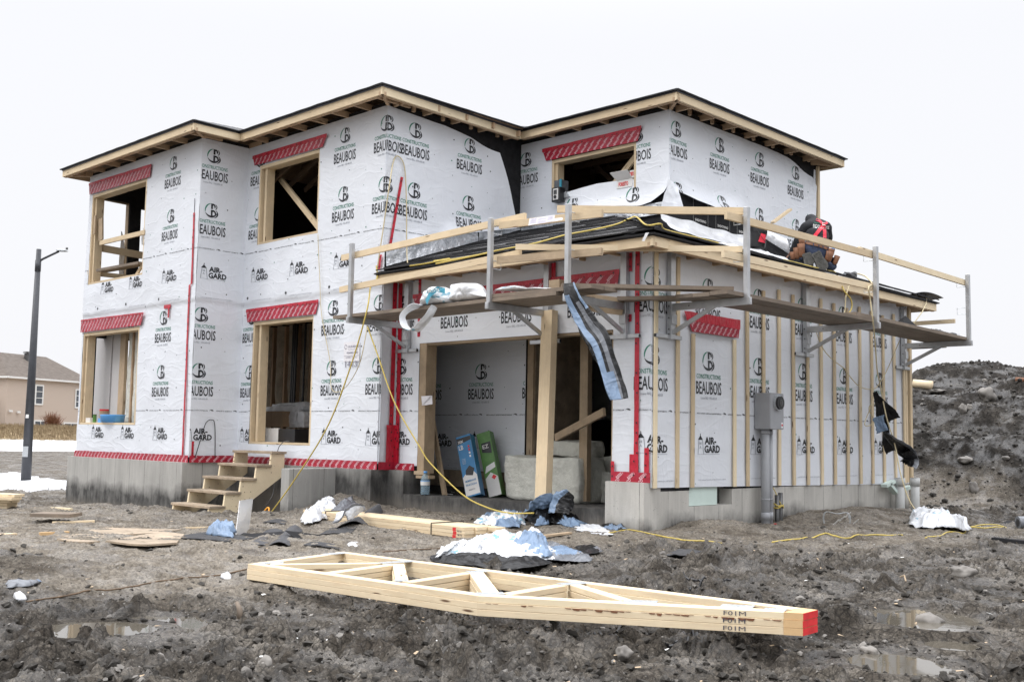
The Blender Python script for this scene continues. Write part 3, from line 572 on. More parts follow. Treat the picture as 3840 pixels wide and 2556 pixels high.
# ---- strapping on the garage side
SY = [.035, .49, .81, 1.77, 2.09, 2.49, 2.90, 3.30, 3.70, 4.105, 4.505, 4.915, 5.33, 5.735, 6.14, 6.545, 6.90]
for i, y in enumerate(SY):
    r = random.Random(i); z1 = 1.93 if i in (2, 3) else (2.86 if i in (0, 1) else 2.72-.03*(i % 3)); z0 = .025-.009*y
    MB().board((.038, y, z0), (.038+r.uniform(-.003, .003), y+r.uniform(-.01, .01), z1), .062, .022, (0, 1, 0)).build('strapping', W['wood'] if i % 3 else W['woodpale'], HS)
# ---- foundation
def conc(a, b, mat, name='foundation'): return MB().box(a, b).build(name, W[mat], HS)
conc((xL-.09, yA-.13, -1.5), (xB, yA+.2, ZH), 'concA'); conc((xB-.2, yA-.128, -1.5), (xB+.002, yC-.1, ZH-.002), 'concA'); conc((xB+.003, yC-.13, -1.5), (xD, yC+.2, ZH), 'concD'); conc((xD-.2, yC-.128, -1.5), (xD+.002, .2, ZH-.002), 'concD')
conc((xD+.003, -.13, -1.5), (-4.375, .2, ZH), 'concD'); conc((-4.374, -.13, -1.5), (-.585, .25, -.255), 'concS'); conc((-.584, -.13, -1.5), (.0, .2, ZH), 'concG')
conc((-.25, -.129, -1.5), (.001, .79, -.02), 'concG'); conc((-.25, 1.76, -1.5), (.001, 7.1, -.021), 'concG'); conc((-.25, .79, -1.5), (.0005, 1.76, -.22), 'concG')
MB().box((-.24, .795, -.215), (-.03, 1.46, .05)).build('foam_panel', W['foampale'], HS); MB().box((-.24, 1.462, -.215), (-.19, 1.755, .05)).build('foundation', W['concD'], HS)
conc((-.25, 6.9, -1.5), (xL-.09, 7.3, ZH-.05), 'concA')
# garage interior
MB().box((-6.2, .252, -.6), (-.26, 6.9, -.285)).build('garage_floor', W['osb'] if False else W['concS'], HS)
I = Ink(); sheet_print(I, [-5.37, -4.19, -3.02], -.02, -6.2, -3.2, ag=[-5.1, -4.15, -3.0], seed=11); wrap_wall('interior_wall_wrap', 'Y', 1.25, -1, -6.2, -3.24, .07, 2.6, (), I, HS, amp=.006)
I = Ink(); sheet_print(I, [-5.04, -3.85], 0, -6, -3, ag=[], seed=12); wrap_wall('interior_wall_wrap', 'Y', 4.5, -1, -5.9, -2.6, .93, 2.6, (), I, HS, amp=.006)
MB().board((-6.2, 1.24, -.06), (-3.2, 1.24, -.06), .25, .04, (0, 0, 1)).build('sill_board', W['osb'], HS); MB().box((-6.2, 1.23, -.5), (-3.1, 1.3, -.19)).build('interior_footing', W['concD'], HS)
MB().box((-3.235, 1.3, -.2), (-3.1, 2.6, 2.5)).build('plywood_panel', W['osb'], HS); MB().board((-3.17, 1.29, -.2), (-3.17, 1.29, 2.2), .12, .05, (1, 0, 0)).build('interior_stud', W['wood2'], HS)
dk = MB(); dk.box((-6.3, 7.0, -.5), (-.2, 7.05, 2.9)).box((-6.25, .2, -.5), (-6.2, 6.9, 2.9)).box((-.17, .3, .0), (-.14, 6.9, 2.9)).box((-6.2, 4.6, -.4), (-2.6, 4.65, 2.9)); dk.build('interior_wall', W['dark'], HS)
# storey floors and partitions
fl_ = MB(); fl_.box((xL+.05, yA+.14, .05), (xB-.15, 7.0, .35)).box((xL+.05, yA+.14, 2.96), (xB-.15, 7.0, 3.02)).box((xB-.149, yC+.14, .05), (-6.25, 7.0, .35)).box((xB-.149, yC+.14, 2.96), (xD-.15, 7.0, 3.02)).box((xD-.14, .2, 2.62), (xF-.14, 7.0, 2.66)).build('floor_deck', W['osb'], HS)
fj = MB(); x = xL+.3
while x < xD-.2: fj.board((x, yC+.15, 2.83), (x, 6.9, 2.83), .22, .045, (0, 0, 1)); x += .41
for i in range(5): fj.board((xL+.1, 1.2+1.2*i, 2.70), (xD-.2, 1.2+1.2*i, 2.70), .02, .06, (0, 0, 1))
fj.build('floor_joist', W['rafter'], HS)['kind'] = 'stuff'
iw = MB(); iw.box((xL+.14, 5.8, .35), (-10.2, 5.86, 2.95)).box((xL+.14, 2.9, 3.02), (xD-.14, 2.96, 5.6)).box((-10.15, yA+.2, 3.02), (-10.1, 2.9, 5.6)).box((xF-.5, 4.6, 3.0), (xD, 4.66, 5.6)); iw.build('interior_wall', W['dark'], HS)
yd = yA+.42; xq = [P(4, x, 900, 'Y', yd).x for x in (520, 648, 656, 712, 742, 765, 800)]
MB().box((xq[0]-.3, yd, .36), (xq[1], yd+.03, 2.62)).box((xq[2], yd, .36), (xq[3], yd+.03, 2.62)).build('drywall', W['dry'], HS); MB().board(((xq[3]+xq[4])/2, yd-.02, .36), ((xq[3]+xq[4])/2, yd-.02, 2.7), xq[4]-xq[3], .06, (1, 0, 0)).build('interior_stud', W['wood2'], HS)
def _w(s, t): v = Vector((xq[4]-.06+s*.75, yd+.05, .38+2.3*t)); return v+Vector((0, -.05*abs(sin(s*9))-.02*MN.noise(v*6), 0))
MB().grid(_w, 24, 30).build('insulation', W['woolw'], HS, smooth=True); MB().board((xq[5]+.05, yd+.02, .36), (xq[5]+.05, yd+.02, 2.7), .05, .05, (1, 0, 0)).build('interior_stud', W['rafter'], HS)
ins = MB()
def batt(mb, p, du, dz, n, ud, amp=.06):
    for i in range(n):
        def fn(s, t, i=i): q = sin(pi*min(1, max(0, s))); v = Vector(p)+Vector(du)*(i+s*.92+.04)+Vector((0, 0, dz*t)); return v+Vector(ud)*(amp*q**.5*(1+.5*MN.noise(Vector((v.x*4, v.y*4, v.z*3)))))
        mb.grid(fn, 6, 16)
ins = MB(); batt(ins, (-12.7, 1.75, .36), (.42, 0, 0), 2.35, 10, (0, -1, 0), .09); ins.build('insulation', W['wool'], HS, smooth=True)
st_ = MB()
for i in range(10): st_.board((-12.7+.42*i, 1.71, .36), (-12.7+.42*i, 1.71, 2.7), .05, .12, (1, 0, 0))
st_.build('interior_stud', W['rafter'], HS); pi_ = MB()
for i, x in enumerate((-9.85, -9.79, -9.73, -9.45)): pi_.tube([(x, 1.6, 1.1-.1*i), (x+.03, 1.6, 2.7)], .022, 6)
pi_.build('pipe', W['blackp'], HS)
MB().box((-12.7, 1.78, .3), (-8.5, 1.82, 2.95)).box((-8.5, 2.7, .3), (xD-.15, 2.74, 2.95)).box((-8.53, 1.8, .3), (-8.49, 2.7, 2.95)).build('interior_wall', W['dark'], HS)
# upper rooms: trusses seen through the openings
tr = MB()
for i in range(8):
    y = yC+.35+.6*i*.6; tr.board((-8.5, y, 5.45), (-4.9, y, 5.45), .09, .04, (0, 0, 1)); tr.board((-8.4, y, 5.0), (-7.2, y, 5.5), .08, .04, (0, 0, 1)); tr.board((-7.2, y, 5.5), (-6.4, y, 4.9), .08, .04, (0, 0, 1))
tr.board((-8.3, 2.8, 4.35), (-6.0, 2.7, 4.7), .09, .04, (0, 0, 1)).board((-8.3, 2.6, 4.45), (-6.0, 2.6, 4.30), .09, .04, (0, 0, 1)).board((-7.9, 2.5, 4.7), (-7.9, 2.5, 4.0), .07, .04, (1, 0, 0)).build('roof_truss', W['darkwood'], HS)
a = P(1, 1510, 700, 'Y', yC+.5); b = P(1, 1835, 1110, 'Y', yC+.25); MB().board(a, b, .10, .04, (0, 0, 1)).build('diagonal_brace', W['wood'], HS)
tr = MB()
for i in range(5): y = yE+1.2+.6*i*.8; tr.board((-4.6, y, 5.40), (-1.8, y, 5.40), .09, .04, (0, 0, 1)); tr.board((-4.0, y, 4.9), (-2.6, y, 5.5), .08, .04, (0, 0, 1)); tr.board((-4.3, y+.1, 5.5), (-3.3, y+.1, 4.6), .08, .04, (0, 0, 1))
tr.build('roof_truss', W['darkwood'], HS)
a = P(3, 640, 790, 'Y', yE+.35); b = P(3, 822, 560, 'Y', yE+.25); MB().board(a, b, .10, .04, (0, 0, 1)).build('diagonal_brace', W['wood'], HS)
# upper left window: studs, rails and the side opening
sd_ = MB(); sd_.board((xL+.03, -.42, 3.1), (xL+.03, -.42, 5.3), .12, .06, (1, 0, 0)).board((xL+.03, -.3, 3.1), (xL+.03, -.3, 5.5), .12, .05, (1, 0, 0)).board((xL+.03, -1.06, 5.2), (xL+.03, -.3, 5.18), .08, .06, (0, 0, 1)).board((-12.2, -.2, 3.1), (-12.2, -.2, 5.5), .1, .06, (1, 0, 0)).board((-11.7, .1, 3.1), (-11.7, .1, 5.5), .1, .06, (1, 0, 0))
sd_.build('interior_stud', W['wood2'], HS)
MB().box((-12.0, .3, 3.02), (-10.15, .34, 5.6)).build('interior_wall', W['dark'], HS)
gr = MB(); gr.board(P(1, 325, 1220, 'Y', yA-.02), P(1, 636, 1145, 'Y', yA-.02), .085, .035, (0, 0, 1)).build('guard_board', W['wood'], HS)
MB().board(P(1, 280, 1245, 'Y', yA+.05), P(1, 615, 1305, 'Y', yA+1.0), .14, .035, (0, 0, 1)).build('guard_board', W['wood'], HS)
MB().board(P(1, 330, 1412, 'Y', yA+.1), P(1, 620, 1360, 'Y', yA+.1), .05, .2, (0, 0, 1)).build('guard_board', W['plank'], HS)
MB().board(P(1, 235, 1425, 'Y', yA-.02), P(1, 555, 1460, 'Y', yA+.9), .09, .035, (0, 0, 1)).build('guard_board', W['wood'], HS)
MB().board(P(1, 575, 1440, 'Y', yA+.1), P(1, 630, 1350, 'Y', yA+.1), .06, .03, (1, 0, 0)).build('guard_board', W['wood'], HS)
MB().board(P(1, 285, 1160, 'Y', yA-.02), P(1, 292, 1030, 'Y', yA-.02), .07, .03, (1, 0, 0)).board(P(1, 330, 1200, 'Y', yA+.03), P(1, 330, 1050, 'Y', yA+.03), .16, .03, (1, 0, 0)).build('splintered_board', W['wood2'], HS)
mb = MB(); mb.grid(lambda s, t: (-12.85+.02*sin(t*9), -.55+.45*s*(1-.6*t), 3.35+t*(1.25-.5*s)+.05*sin(s*9)), 8, 10); mb.build('torn_wrap', W['fclear'], HS)
mb = MB(); mb.grid(lambda s, t: (-10.75+.16*s+.04*sin(t*7)-.05*t, yA+.12+.04*sin(s*6+t*5), 4.62-t*.62), 8, 10); mb.build('plastic_sheet', W['fclear'], HS, smooth=True)
# ---- eaves: fascia, rafters, drip edge, roofs
PTS = [(-13.236, -1.626), (-8.172, -1.626), (-8.172, -.752), (-4.34, -.752), (-4.44, 2.30), (-1.256, 2.27), (-1.256, 7.445)]
def eave(pts, zt, h, name, grip):
    for i, (p, q) in enumerate(zip(pts, pts[1:])):
        d = Vector((q[0]-p[0], q[1]-p[1], 0)).normalized(); nrm = Vector((d.y, -d.x, 0))
        if (i % 2 == 1) if name == 'u' else False: pass
        a = Vector((*p, zt-h/2)); b = Vector((*q, zt-h/2))
        MB().board(a-nrm*.02, b-nrm*.02, h, .038, (0, 0, 1)).build('fascia', W['woodpale'] if i % 2 else W['wood'], HS)
        MB().board(a-nrm*.06+Vector((0, 0, -h/2+.02)), b-nrm*.06+Vector((0, 0, -h/2+.02)), .055, .04, (0, 0, 1)).build('sub_fascia', W['rafter'], HS)
        MB().board(a+nrm*.006+Vector((0, 0, h/2+.018)), b+nrm*.006+Vector((0, 0, h/2+.018)), .04, .012, (0, 0, 1)).build('drip_edge', W[grip[i]], HS)
eave(PTS, EZ, .118, 'u', ['grip', 'grip2', 'grip', 'grip', 'grip2', 'grip'])
GP = [(xD+.01, -.452), (.352, -.452), (.352, 7.5)]
eave(GP, 2.957, .118, 'g', ['grip2', 'grip2'])
def rafters(u0, u1, st, fx, name='rafter'):
    n = int(round((u1-u0)/st))
    for i in range(n+1):
        u = u0+(u1-u0)*i/max(1, n); a, b = fx(u); MB().board(a, b, .09, .038, (0, 0, 1)).build(name, W['rafter'], HS)
Zr = 5.625
rafters(-12.9, -8.5, .61, lambda x: ((x, -1.60, Zr), (x, -.9, Zr+.0))); rafters(-8.0, -4.6, .61, lambda x: ((x, -.72, Zr), (x, -.0, Zr)))
rafters(-.3, -.3, 1, lambda y: ((-8.19, y, Zr), (-8.9, y, Zr))); rafters(-.2, 2.2, .61, lambda y: ((-4.37, y, Zr), (-5.0, y, Zr))); rafters(-4.0, -1.7, .61, lambda x: ((x, 2.30, Zr), (x, 2.95, Zr))); rafters(2.8, 7.3, .61, lambda y: ((-1.28, y, Zr), (-1.9, y, Zr)))
Zg = 2.90
rafters(-4.5, .1, .61, lambda x: ((x, -.43, Zg), (x, .1, Zg))); rafters(.1, 7.3, .61, lambda y: ((.33, y, Zg), (-.1, y, Zg)))
for a, b in (((-8.19, -1.6, Zr), (-8.62, -1.15, Zr)), ((-4.36, -.73, Zr), (-4.8, -.25, Zr)), ((-1.27, 2.30, Zr), (-1.75, 2.75, Zr)), ((.33, -.43, Zg), (-.1, 0, Zg)), ((-1.27, 7.4, Zr), (-1.7, 6.9, Zr)), ((.33, 7.45, Zg), (-.1, 7.0, Zg)), ((-13.2, -1.6, Zr), (-12.8, -1.2, Zr))): MB().board(a, b, .10, .05, (0, 0, 1)).build('hip_rafter', W['rafter'], HS)
MB().board((-13.22, -1.6, EZ-.06), (-13.22, 7.4, EZ-.06), .118, .038, (0, 0, 1)).build('fascia', W['rafter'], HS); MB().board((-13.2, 7.43, EZ-.06), (-1.27, 7.43, EZ-.06), .118, .038, (0, 0, 1)).build('fascia', W['wood'], HS); MB().board((xF, 7.48, 2.9), (.33, 7.48, 2.9), .118, .038, (0, 0, 1)).build('fascia', W['wood'], HS)
# studs of the roof frame showing between the rafters
kz = MB()
for y in np.arange(2.9, 7.2, .61): MB().board((-1.55, y+.12, 5.56), (-1.55, y+.12, 5.78), .05, .04, (0, 1, 0)).build('blocking', W['rafter'], HS)
for y in np.arange(.0, 2.3, .61): MB().board((-4.65, y+.12, 5.56), (-4.65, y+.12, 5.78), .05, .04, (0, 1, 0)).build('blocking', W['rafter'], HS)

RE = [(-13.28, -8.13, -1.67, 7.49), (-13.28, -4.30, -.80, 7.49), (-13.28, -1.21, 2.23, 7.49)]
def roof_h(x, y): return max([SL*min(x-a, b-x, y-c, d-y) for a, b, c, d in RE if a-1e-6 <= x <= b+1e-6 and c-1e-6 <= y <= d+1e-6] or [-1])
def roofmesh(rects, hf, z0, cell, name, mat, dom):
    xs = set(); ys = set()
    X0, X1 = min(r[0] for r in rects), max(r[1] for r in rects); Y0, Y1 = min(r[2] for r in rects), max(r[3] for r in rects)
    cx = sorted({r[0] for r in rects} | {r[1] for r in rects} | {X0, X1}); cy = sorted({r[2] for r in rects} | {r[3] for r in rects} | {Y0, Y1})
    def ax(c):
        o = []
        for p, q in zip(c, c[1:]):
            n = max(1, round((q-p)/cell)); o += [p+(q-p)*i/n for i in range(n)]
        return o+[c[-1]]
    xs, ys = ax(cx), ax(cy); nx = len(xs); vs = []; mb = MB()
    for y in ys:
        for x in xs:
            h = max(0, hf(x, y)); st = (h/SL/.145) % 1.0; vs.append((x, y, z0+h+.016*st+.006*MN.noise(Vector((x*4, y*4, 0)))))
    fs = [(j*nx+i, j*nx+i+1, (j+1)*nx+i+1, (j+1)*nx+i) for j in range(len(ys)-1) for i in range(nx-1) if dom((xs[i]+xs[i+1])/2, (ys[j]+ys[j+1])/2)]
    mb.add(vs, fs); return mb.build(name, W[mat], HS, solid=.018)
indom = lambda x, y: any(a < x < b and c < y < d for a, b, c, d in RE)
roofmesh(RE, roof_h, EZ+.028, .09, 'roof', 'shinglew', indom)
RD = [(a+.09, b-.09, c+.09, d-.09) for a, b, c, d in RE]; roofmesh(RD, roof_h, EZ-.004, .4, 'roof_deck', 'deckwood', lambda x, y: any(a < x < b and c < y < d for a, b, c, d in RD))
GR = (xD, .39, -.49, 7.54)
def gh(x, y): return .345*min(y-GR[2], GR[1]-x, GR[3]-y)
roofmesh([(xD, xF, GR[2], yE), (xD, GR[1], GR[2], GR[3])], gh, 2.972, .09, 'garage_roof', 'shinglek', lambda x, y: (y < yE or x > xF))
roofmesh([(xD, xF, GR[2]+.08, yE), (xD, GR[1]-.08, GR[2]+.08, GR[3]-.08)], lambda x, y: gh(x, y), 2.925, .3, 'roof_deck', 'deckwood', lambda x, y: (y < yE or x > xF))
# shingle courses of the garage roof: real overlapping strips, butt faces painted black as lap shadow
cs = MB(); r = random.Random(2); K = .143; n = int(3.08/K)
for i in range(n):
    d0 = i*K; L0 = GR[0]+.03; L1 = GR[1]-d0
    def zz(d): return 3.02+.345*d
    x = L0
    while x < L1-.05:
        w = min(r.uniform(.7, 1.05), L1-x); j = r.uniform(-.008, .008); l = r.uniform(0, .010)
        y0 = GR[2]+d0+j; mt = r.choice((0, 1, 1, 1, 2)); cs.add([(x, y0, zz(d0)+.016+l), (x+w*.985, y0+r.uniform(-.012, .012), zz(d0)+.015+l*r.random()), (x+w*.985, y0+.19, zz(d0+.19)+.002), (x, y0+.19, zz(d0+.19)+.002), (x, y0+.004, zz(d0)+.0), (x+w*.985, y0+.004, zz(d0)+.0)], [(0, 1, 2, 3), (4, 5, 1, 0)], [mt, 2]); x += w
    if d0 < 1.95:
        y = GR[2]+d0
        while y < GR[3]-d0:
            w = min(r.uniform(.7, 1.05), GR[3]-y); xx = GR[1]-d0+r.uniform(-.008, .008); l = r.uniform(0, .014)
            mt = r.choice((0, 0, 1, 1, 2)); cs.add([(xx, y, zz(d0)+.018+l), (xx, y+w*.985, zz(d0)+.016), (xx-.19, y+w*.985, zz(d0+.19)+.003), (xx-.19, y, zz(d0+.19)+.003), (xx-.004, y, zz(d0)), (xx-.004, y+w*.985, zz(d0))], [(0, 1, 2, 3), (4, 5, 1, 0)], [mt, 2]); y += w
cs.build('shingles', [W['shingle'], W['shingleg'], W['shinglek']], HS)
# ---- step flashing along the upper walls
sf = MB(); sf.grid(lambda s, t: (xD+.035+.012*MN.noise(Vector((s*14, t*3, 0)))+.02*(1-t)**3, -.30+s*1.9, 3.06+.345*(s*1.9+.15)+t*(.27+.02*MN.noise(Vector((s*9, 0, 0))))), 60, 5); sf.build('step_flashing', W['flash'], HS, smooth=True)
sf = MB(); sf.grid(lambda s, t: (xD+.045+.014*MN.noise(Vector((s*9, t*3, 4))), 1.62+s*1.0, 3.06+.345*(s*1.0+2.05)+t*.24), 30, 5); sf.build('step_flashing', W['flash'], HS, smooth=True)
sf = MB(); sf.grid(lambda s, t: (xD+.05+s*3.08, yE-.035-.012*MN.noise(Vector((s*14, t*3, 0))), 3.99+t*(.22-.04*s)), 60, 5); sf.build('step_flashing', W['flash'], HS, smooth=True)
wf = MB(); wf.grid(lambda s, t: (xF+.04+.34*(1-t)**2+.05*MN.noise(Vector((s*7, t*3, 0))), 2.35+s*2.6, 3.62+t*(.31+.05*MN.noise(Vector((s*5, 2, 0))))), 40, 8); wf.build('foil_underlay', W['fclear'], HS, smooth=True)
I = Ink(); m_ = MB()
for i in range(3):
    u = 3.45+i*.62; I.text('SHEATHING', u, 3.98, .30, .04, 0, .02); I.text('THIS SIDE OUT', u, 3.90, .24, .03, 0, .02)
    for a, b in ((u-.2, u+.2),): I.poly([(a, 3.86), (b, 3.86), (b, 3.863), (a, 3.863)], 0); I.poly([(a, 3.86), (a+.003, 3.86), (a+.003, 4.4), (a, 4.4)], 0); I.poly([(b, 3.86), (b+.003, 3.86), (b+.003, 4.4), (b, 4.4)], 0)
I.lay(m_, lambda u, z: (xF+.004, u, z)); m_.build('sheathing_print', W['cardw'], HS)
# black underlay drip under the flashing
# ---- rough concrete step block, wrapping roll etc
BK = MB(); a = P(5, 720, 1110, 'Z', ZH-.02); b = P(5, 690, 1395, 'Z', -.72)
# ================================================================== GROUND: one sheet to the horizon, real relief
PUD = []   # (centre x, y, rx, ry, angle, water level)
_pq = []
def pud_at(k, pts, z, rx, ry, ang): _pq.append((k, pts, z, rx, ry, ang))
pud_at(10, (1010, 1165), -.575, .34, .30, .78); pud_at(10, (640, 1185), -.575, .30, .20, .9); pud_at(12, (1800, 600), -.545, .30, .32, .80); pud_at(12, (1670, 845), -.545, .19, .22, .75); pud_at(12, (1965, 748), -.545, .12, .13, .8)
HOLE = [(.0, 1)]
def gauss(x, y, cx, cy, rx, ry, a=0.0):
    dx, dy = x-cx, y-cy; c, s = cos(a), sin(a); return np.exp(-(((dx*c+dy*s)/rx)**2+((-dx*s+dy*c)/ry)**2))
def mound(x, y):
    d = (y-7.9)-.10*(x-1)+.5*pn(x*.35, y*.2+9)
    m = 1.25*sm(0, 2.6, d)+.55*sm(3.3, 4.2, d)+.85*sm(4.0, 7.5, d)-.25*sm(8, 13, d)
    m = m+sm(1, 4, d)*(.16*pn(x*.6+3, y*.6)+.10*pn(x*1.4, y*1.3)+.12*gauss(x, y, -.6, 15, 1.2, 3))-.25*sm(2, 8, x)*sm(3, 6, d)
    m = m+.35*gauss(x, y, -2.4, 13, 1.6, 3)
    return m*sm(-6, -2.5, x)*(1-sm(26, 34, y))
def clump(x, y):
    c = sm(.1, 1.5, x+.5*pn(x*.7, y*.7)); c = np.maximum(c, sm(-6.6, -8.2, y-.25*x+.5*pn(x*.8+4, y*.8)))
    c = c*(1-.72*sm(-1.7, -.5, y)*(1-sm(2.4, 3.6, x))*(1-sm(4, 6, y))); c = np.maximum(c, .5*sm(-3.5, -5.5, x)*sm(-4, -2.4, y)); c = np.maximum(c, .55*sm(-7, -9, x))
    c = np.maximum(c, sm(.3, 1.0, mound(x, y))); c = np.maximum(c, .85*gauss(x, y, -.9, -7.2, .9, .55)); return np.clip(c, 0, 1)
def G(x, y, fine=True):
    x = np.asarray(x, float); y = np.asarray(y, float)
    z = -.485-.25*sm(-5.0, -6.4, x)*sm(-3.2, -2.0, y)-.30*sm(-9, -22, x)-.03*sm(-2, -6, x)
    z = z+.20*gauss(x, y, -4.95, -.75, .55, .45)+.10*gauss(x, y, .55, .65, .6, .35)+.13*gauss(x, y, .5, 4.0, .6, 1.1)+.07*gauss(x, y, .5, 5.4, .5, .5)-.06*gauss(x, y, .4, 2.5, .5, .4)-.06*gauss(x, y, .5, 6.7, .6, .5)+.05*gauss(x, y, 4.6, -5.0, .9, .6)
    z = z+.14*gauss(x, y, -.9, -7.25, .8, .35, .7)+mound(x, y)-.10*sm(.2, 2.2, x)*(1-sm(-5, -3, y))+.03*sm(-7.0, -8.2, y)
    z = z+.045*pn(x*.45, y*.45)+.03*pn(x*1.1+5, y*1.1)*sm(60, 20, np.abs(x)+np.abs(y))
    if fine:
        c = clump(x, y); wx = x+.22*pn(x*2.1, y*2.1); wy = y+.22*pn(x*2.1+9, y*2.1+4)
        b1 = np.abs(pn(wx*1.9, wy*1.9)); b2 = np.abs(pn(wx*4.3+3, wy*4.3)); b3 = np.abs(pn(wx*9.5, wy*9.5+7)); b4 = np.abs(pn(x*21+2, y*21)); b5 = np.abs(pn(x*48, y*48+5)); b4b = np.abs(pn(wx*31+4, wy*31))
        md = sm(-.35, .25, pn(x*.9+20, y*.9)); fade = sm(70, 25, np.hypot(x-7.8, y+10.4))
        z = z+fade*c*(.105*(b1-.24)*(.4+md)+.105*(b2-.22)*(.3+md)+.050*(b3-.2)*(.5+md)+.022*(b4-.2)*(.5+md)+.013*(b4b-.2)+.007*(b5-.2)-.012)
        # raked, dragged streaks on the smoother ground
        a = .55; ux = x*cos(a)+y*sin(a); uy = -x*sin(a)+y*cos(a); s1 = np.abs(pn(ux*1.3, uy*7)); s2 = np.abs(pn(ux*4+3, uy*19))
        z = z+fade*(1-c)*(.050*(s1-.2)+.030*(s2-.15)+.016*b3+.010*b4+.006*b5+.02*np.maximum(0, .12-np.abs(np.sin(uy*2.1+.5*pn(ux*.4, uy*.2))))*6*sm(.0, .2, pn(x*.5+8, y*.5)))
        z = z+.02*sm(-.05, .35, pn(x*2.6+31, y*2.6))*np.abs(pn(x*12, y*12))*fade
    z = z-.11*gauss(x, y, -7.5, -1.9, 1.1, .55)-.06*gauss(x, y, -2.4, -1.85, 2.2, .5, .0)-.03*gauss(x, y, 2.6, -5.1, 2.4, .6, .25)
    for (cx, cy, rx, ry, an, wz) in PUD:
        k = gauss(x, y, cx, cy, rx*1.15, ry*1.15, an); w = .10*pn(x*3, y*3)+.05*pn(x*8, y*8); t = sm(.16, .46, k+w*.7); z = z*(1-t)+(wz-.035)*t; z = z+sm(.04, .12, k)*(1-t)*np.maximum(0, wz+.012-z)
    return z
def gz(x, y): return float(G(np.array([x]), np.array([y]))[0])
_pl = []
for k, pts, z, rx, ry, an in _pq:
    z = -.57
    for _ in range(4): c = P(k, *pts, 'Z', z); z = float(G(np.array([c.x]), np.array([c.y]), False)[0])+.004
    _pl.append((c.x, c.y, rx, ry, an, z))
PUD += _pl
_LX = np.arange(-16, 12, .06); _LY = np.arange(-12, 18, .06); _LG = G(*np.meshgrid(_LX, _LY), False)
def gs(x, y):
    if not (-15.9 < x < 11.8 and -11.9 < y < 17.8): return float(G(np.array([x]), np.array([y]), False)[0])
    a = (x+16)/.06; b = (y+12)/.06; i, j = int(a), int(b); f, g = a-i, b-j
    return float((_LG[j, i]*(1-f)+_LG[j, i+1]*f)*(1-g)+(_LG[j+1, i]*(1-f)+_LG[j+1, i+1]*f)*g)
# rows and columns fan out from the viewpoint's foot so that near clods get small faces
th = np.concatenate([np.linspace(-178, -46, 60), np.linspace(-45, 45, 1300), np.linspace(46, 178, 60)]); th = np.radians(th)
rr = [.25]
while rr[-1] < 900: d = rr[-1]; rr.append(d+(.35 if d < 2.8 else max(.0135, d*.00235) if d < 34 else d*.03))
rr = np.array(rr); hd = CY
TT, RR = np.meshgrid(th, rr); ang = pi/2+hd-TT
GX = CAM[0]+RR*np.cos(ang); GY = CAM[1]+RR*np.sin(ang); GZ = G(GX, GY)
GZ = GZ-6.0*sm(250, 900, RR)*0
# keep the sheet below the floors inside the house
ins_ = (GX > xL+.1) & (GX < -.15) & (GY > .05) & (GY < 7.0); GZ[ins_] = np.minimum(GZ[ins_], -.75)
def fastmesh(name, V, F, mat, smooth=True, attr=None):
    me = bpy.data.meshes.new(name); nv = len(V); nf = len(F); me.vertices.add(nv); me.vertices.foreach_set('co', V.astype(np.float32).ravel())
    me.loops.add(nf*4); me.loops.foreach_set('vertex_index', F.astype(np.int32).ravel()); me.polygons.add(nf)
    me.polygons.foreach_set('loop_start', np.arange(0, nf*4, 4, dtype=np.int32)); me.polygons.foreach_set('use_smooth', np.full(nf, smooth)); me.update(calc_edges=True)
    if attr is not None: a = me.attributes.new('clump', 'FLOAT', 'POINT'); a.data.foreach_set('value', attr.astype(np.float32).ravel())
    me.materials.append(mat); o = bpy.data.objects.new(name, me); COL.objects.link(o); return o
def gridfaces(nr, nc):
    i = np.arange(nr-1)[:, None]*nc+np.arange(nc-1)[None, :]; return np.stack([i, i+nc, i+nc+1, i+1], -1).reshape(-1, 4)
n = NT('mud', .8, spec=.5); o = n.co(); ca = n.n('ShaderNodeAttribute'); ca.attribute_name = 'clump'; cf = ca.outputs['Fac']
big = n.noise(o, .55, 5, .6); med = n.noise(o, 4, 6, .68); fine = n.noise(o, 38, 5, .75)
dry = n.ramp(med, [(.3, (.155, .132, .104)), (.5, (.265, .232, .188)), (.72, (.37, .332, .28))]); wet = n.ramp(med, [(.32, (.013, .011, .0095)), (.5, (.047, .041, .035)), (.68, (.155, .139, .120))])
c = n.mix(n.math('ADD', n.math('MULTIPLY', cf, .78), n.math('MULTIPLY', n.math('SUBTRACT', big, .5), 1.1), clamp=True), dry, wet)
c = n.mix(n.ramp(n.noise(o, 1.7, 6, .7), [(.53, 0), (.66, .6)]), c, (.065, .052, .040)); c = n.mix(n.ramp(n.noise(n.mp(o, (1, 5, 1), (0, 0, .55)), 2.6, 6, .72), [(.52, 0), (.64, .42)]), c, (.075, .062, .048)); c = n.mix(n.ramp(n.noise(n.mp(o, (1, 3, 1), (0, 0, .55)), 1.1, 4, .6), [(.52, 0), (.68, .5)]), c, (.33, .30, .26))
crk = n.vor(n.mp(o, (1, 1, 1)), 15, 'DISTANCE_TO_EDGE'); crk2 = n.vor(n.mp(o, (1, 1, 1), loc=(3, 1, 0)), 41, 'DISTANCE_TO_EDGE'); c = n.mix(n.math('MULTIPLY', n.ramp(crk, [(.0, .8), (.09, 0)]), n.math('MULTIPLY_ADD', cf, .7, .15)), c, (.012, .011, .010)); c = n.mix(n.math('MULTIPLY', n.ramp(crk2, [(.0, .6), (.12, 0)]), n.math('MULTIPLY_ADD', cf, .6, .25)), c, (.016, .014, .012)); c = n.mix(n.ramp(fine, [(.35, .65), (.58, 0)]), c, (.020, .018, .016)); c = n.mix(n.ramp(n.noise(o, 90, 3, .8), [(.6, 0), (.74, .65)]), c, (.33, .30, .26))  # dark clod gaps and pale flecks: self-shadow and highlights put into the colour
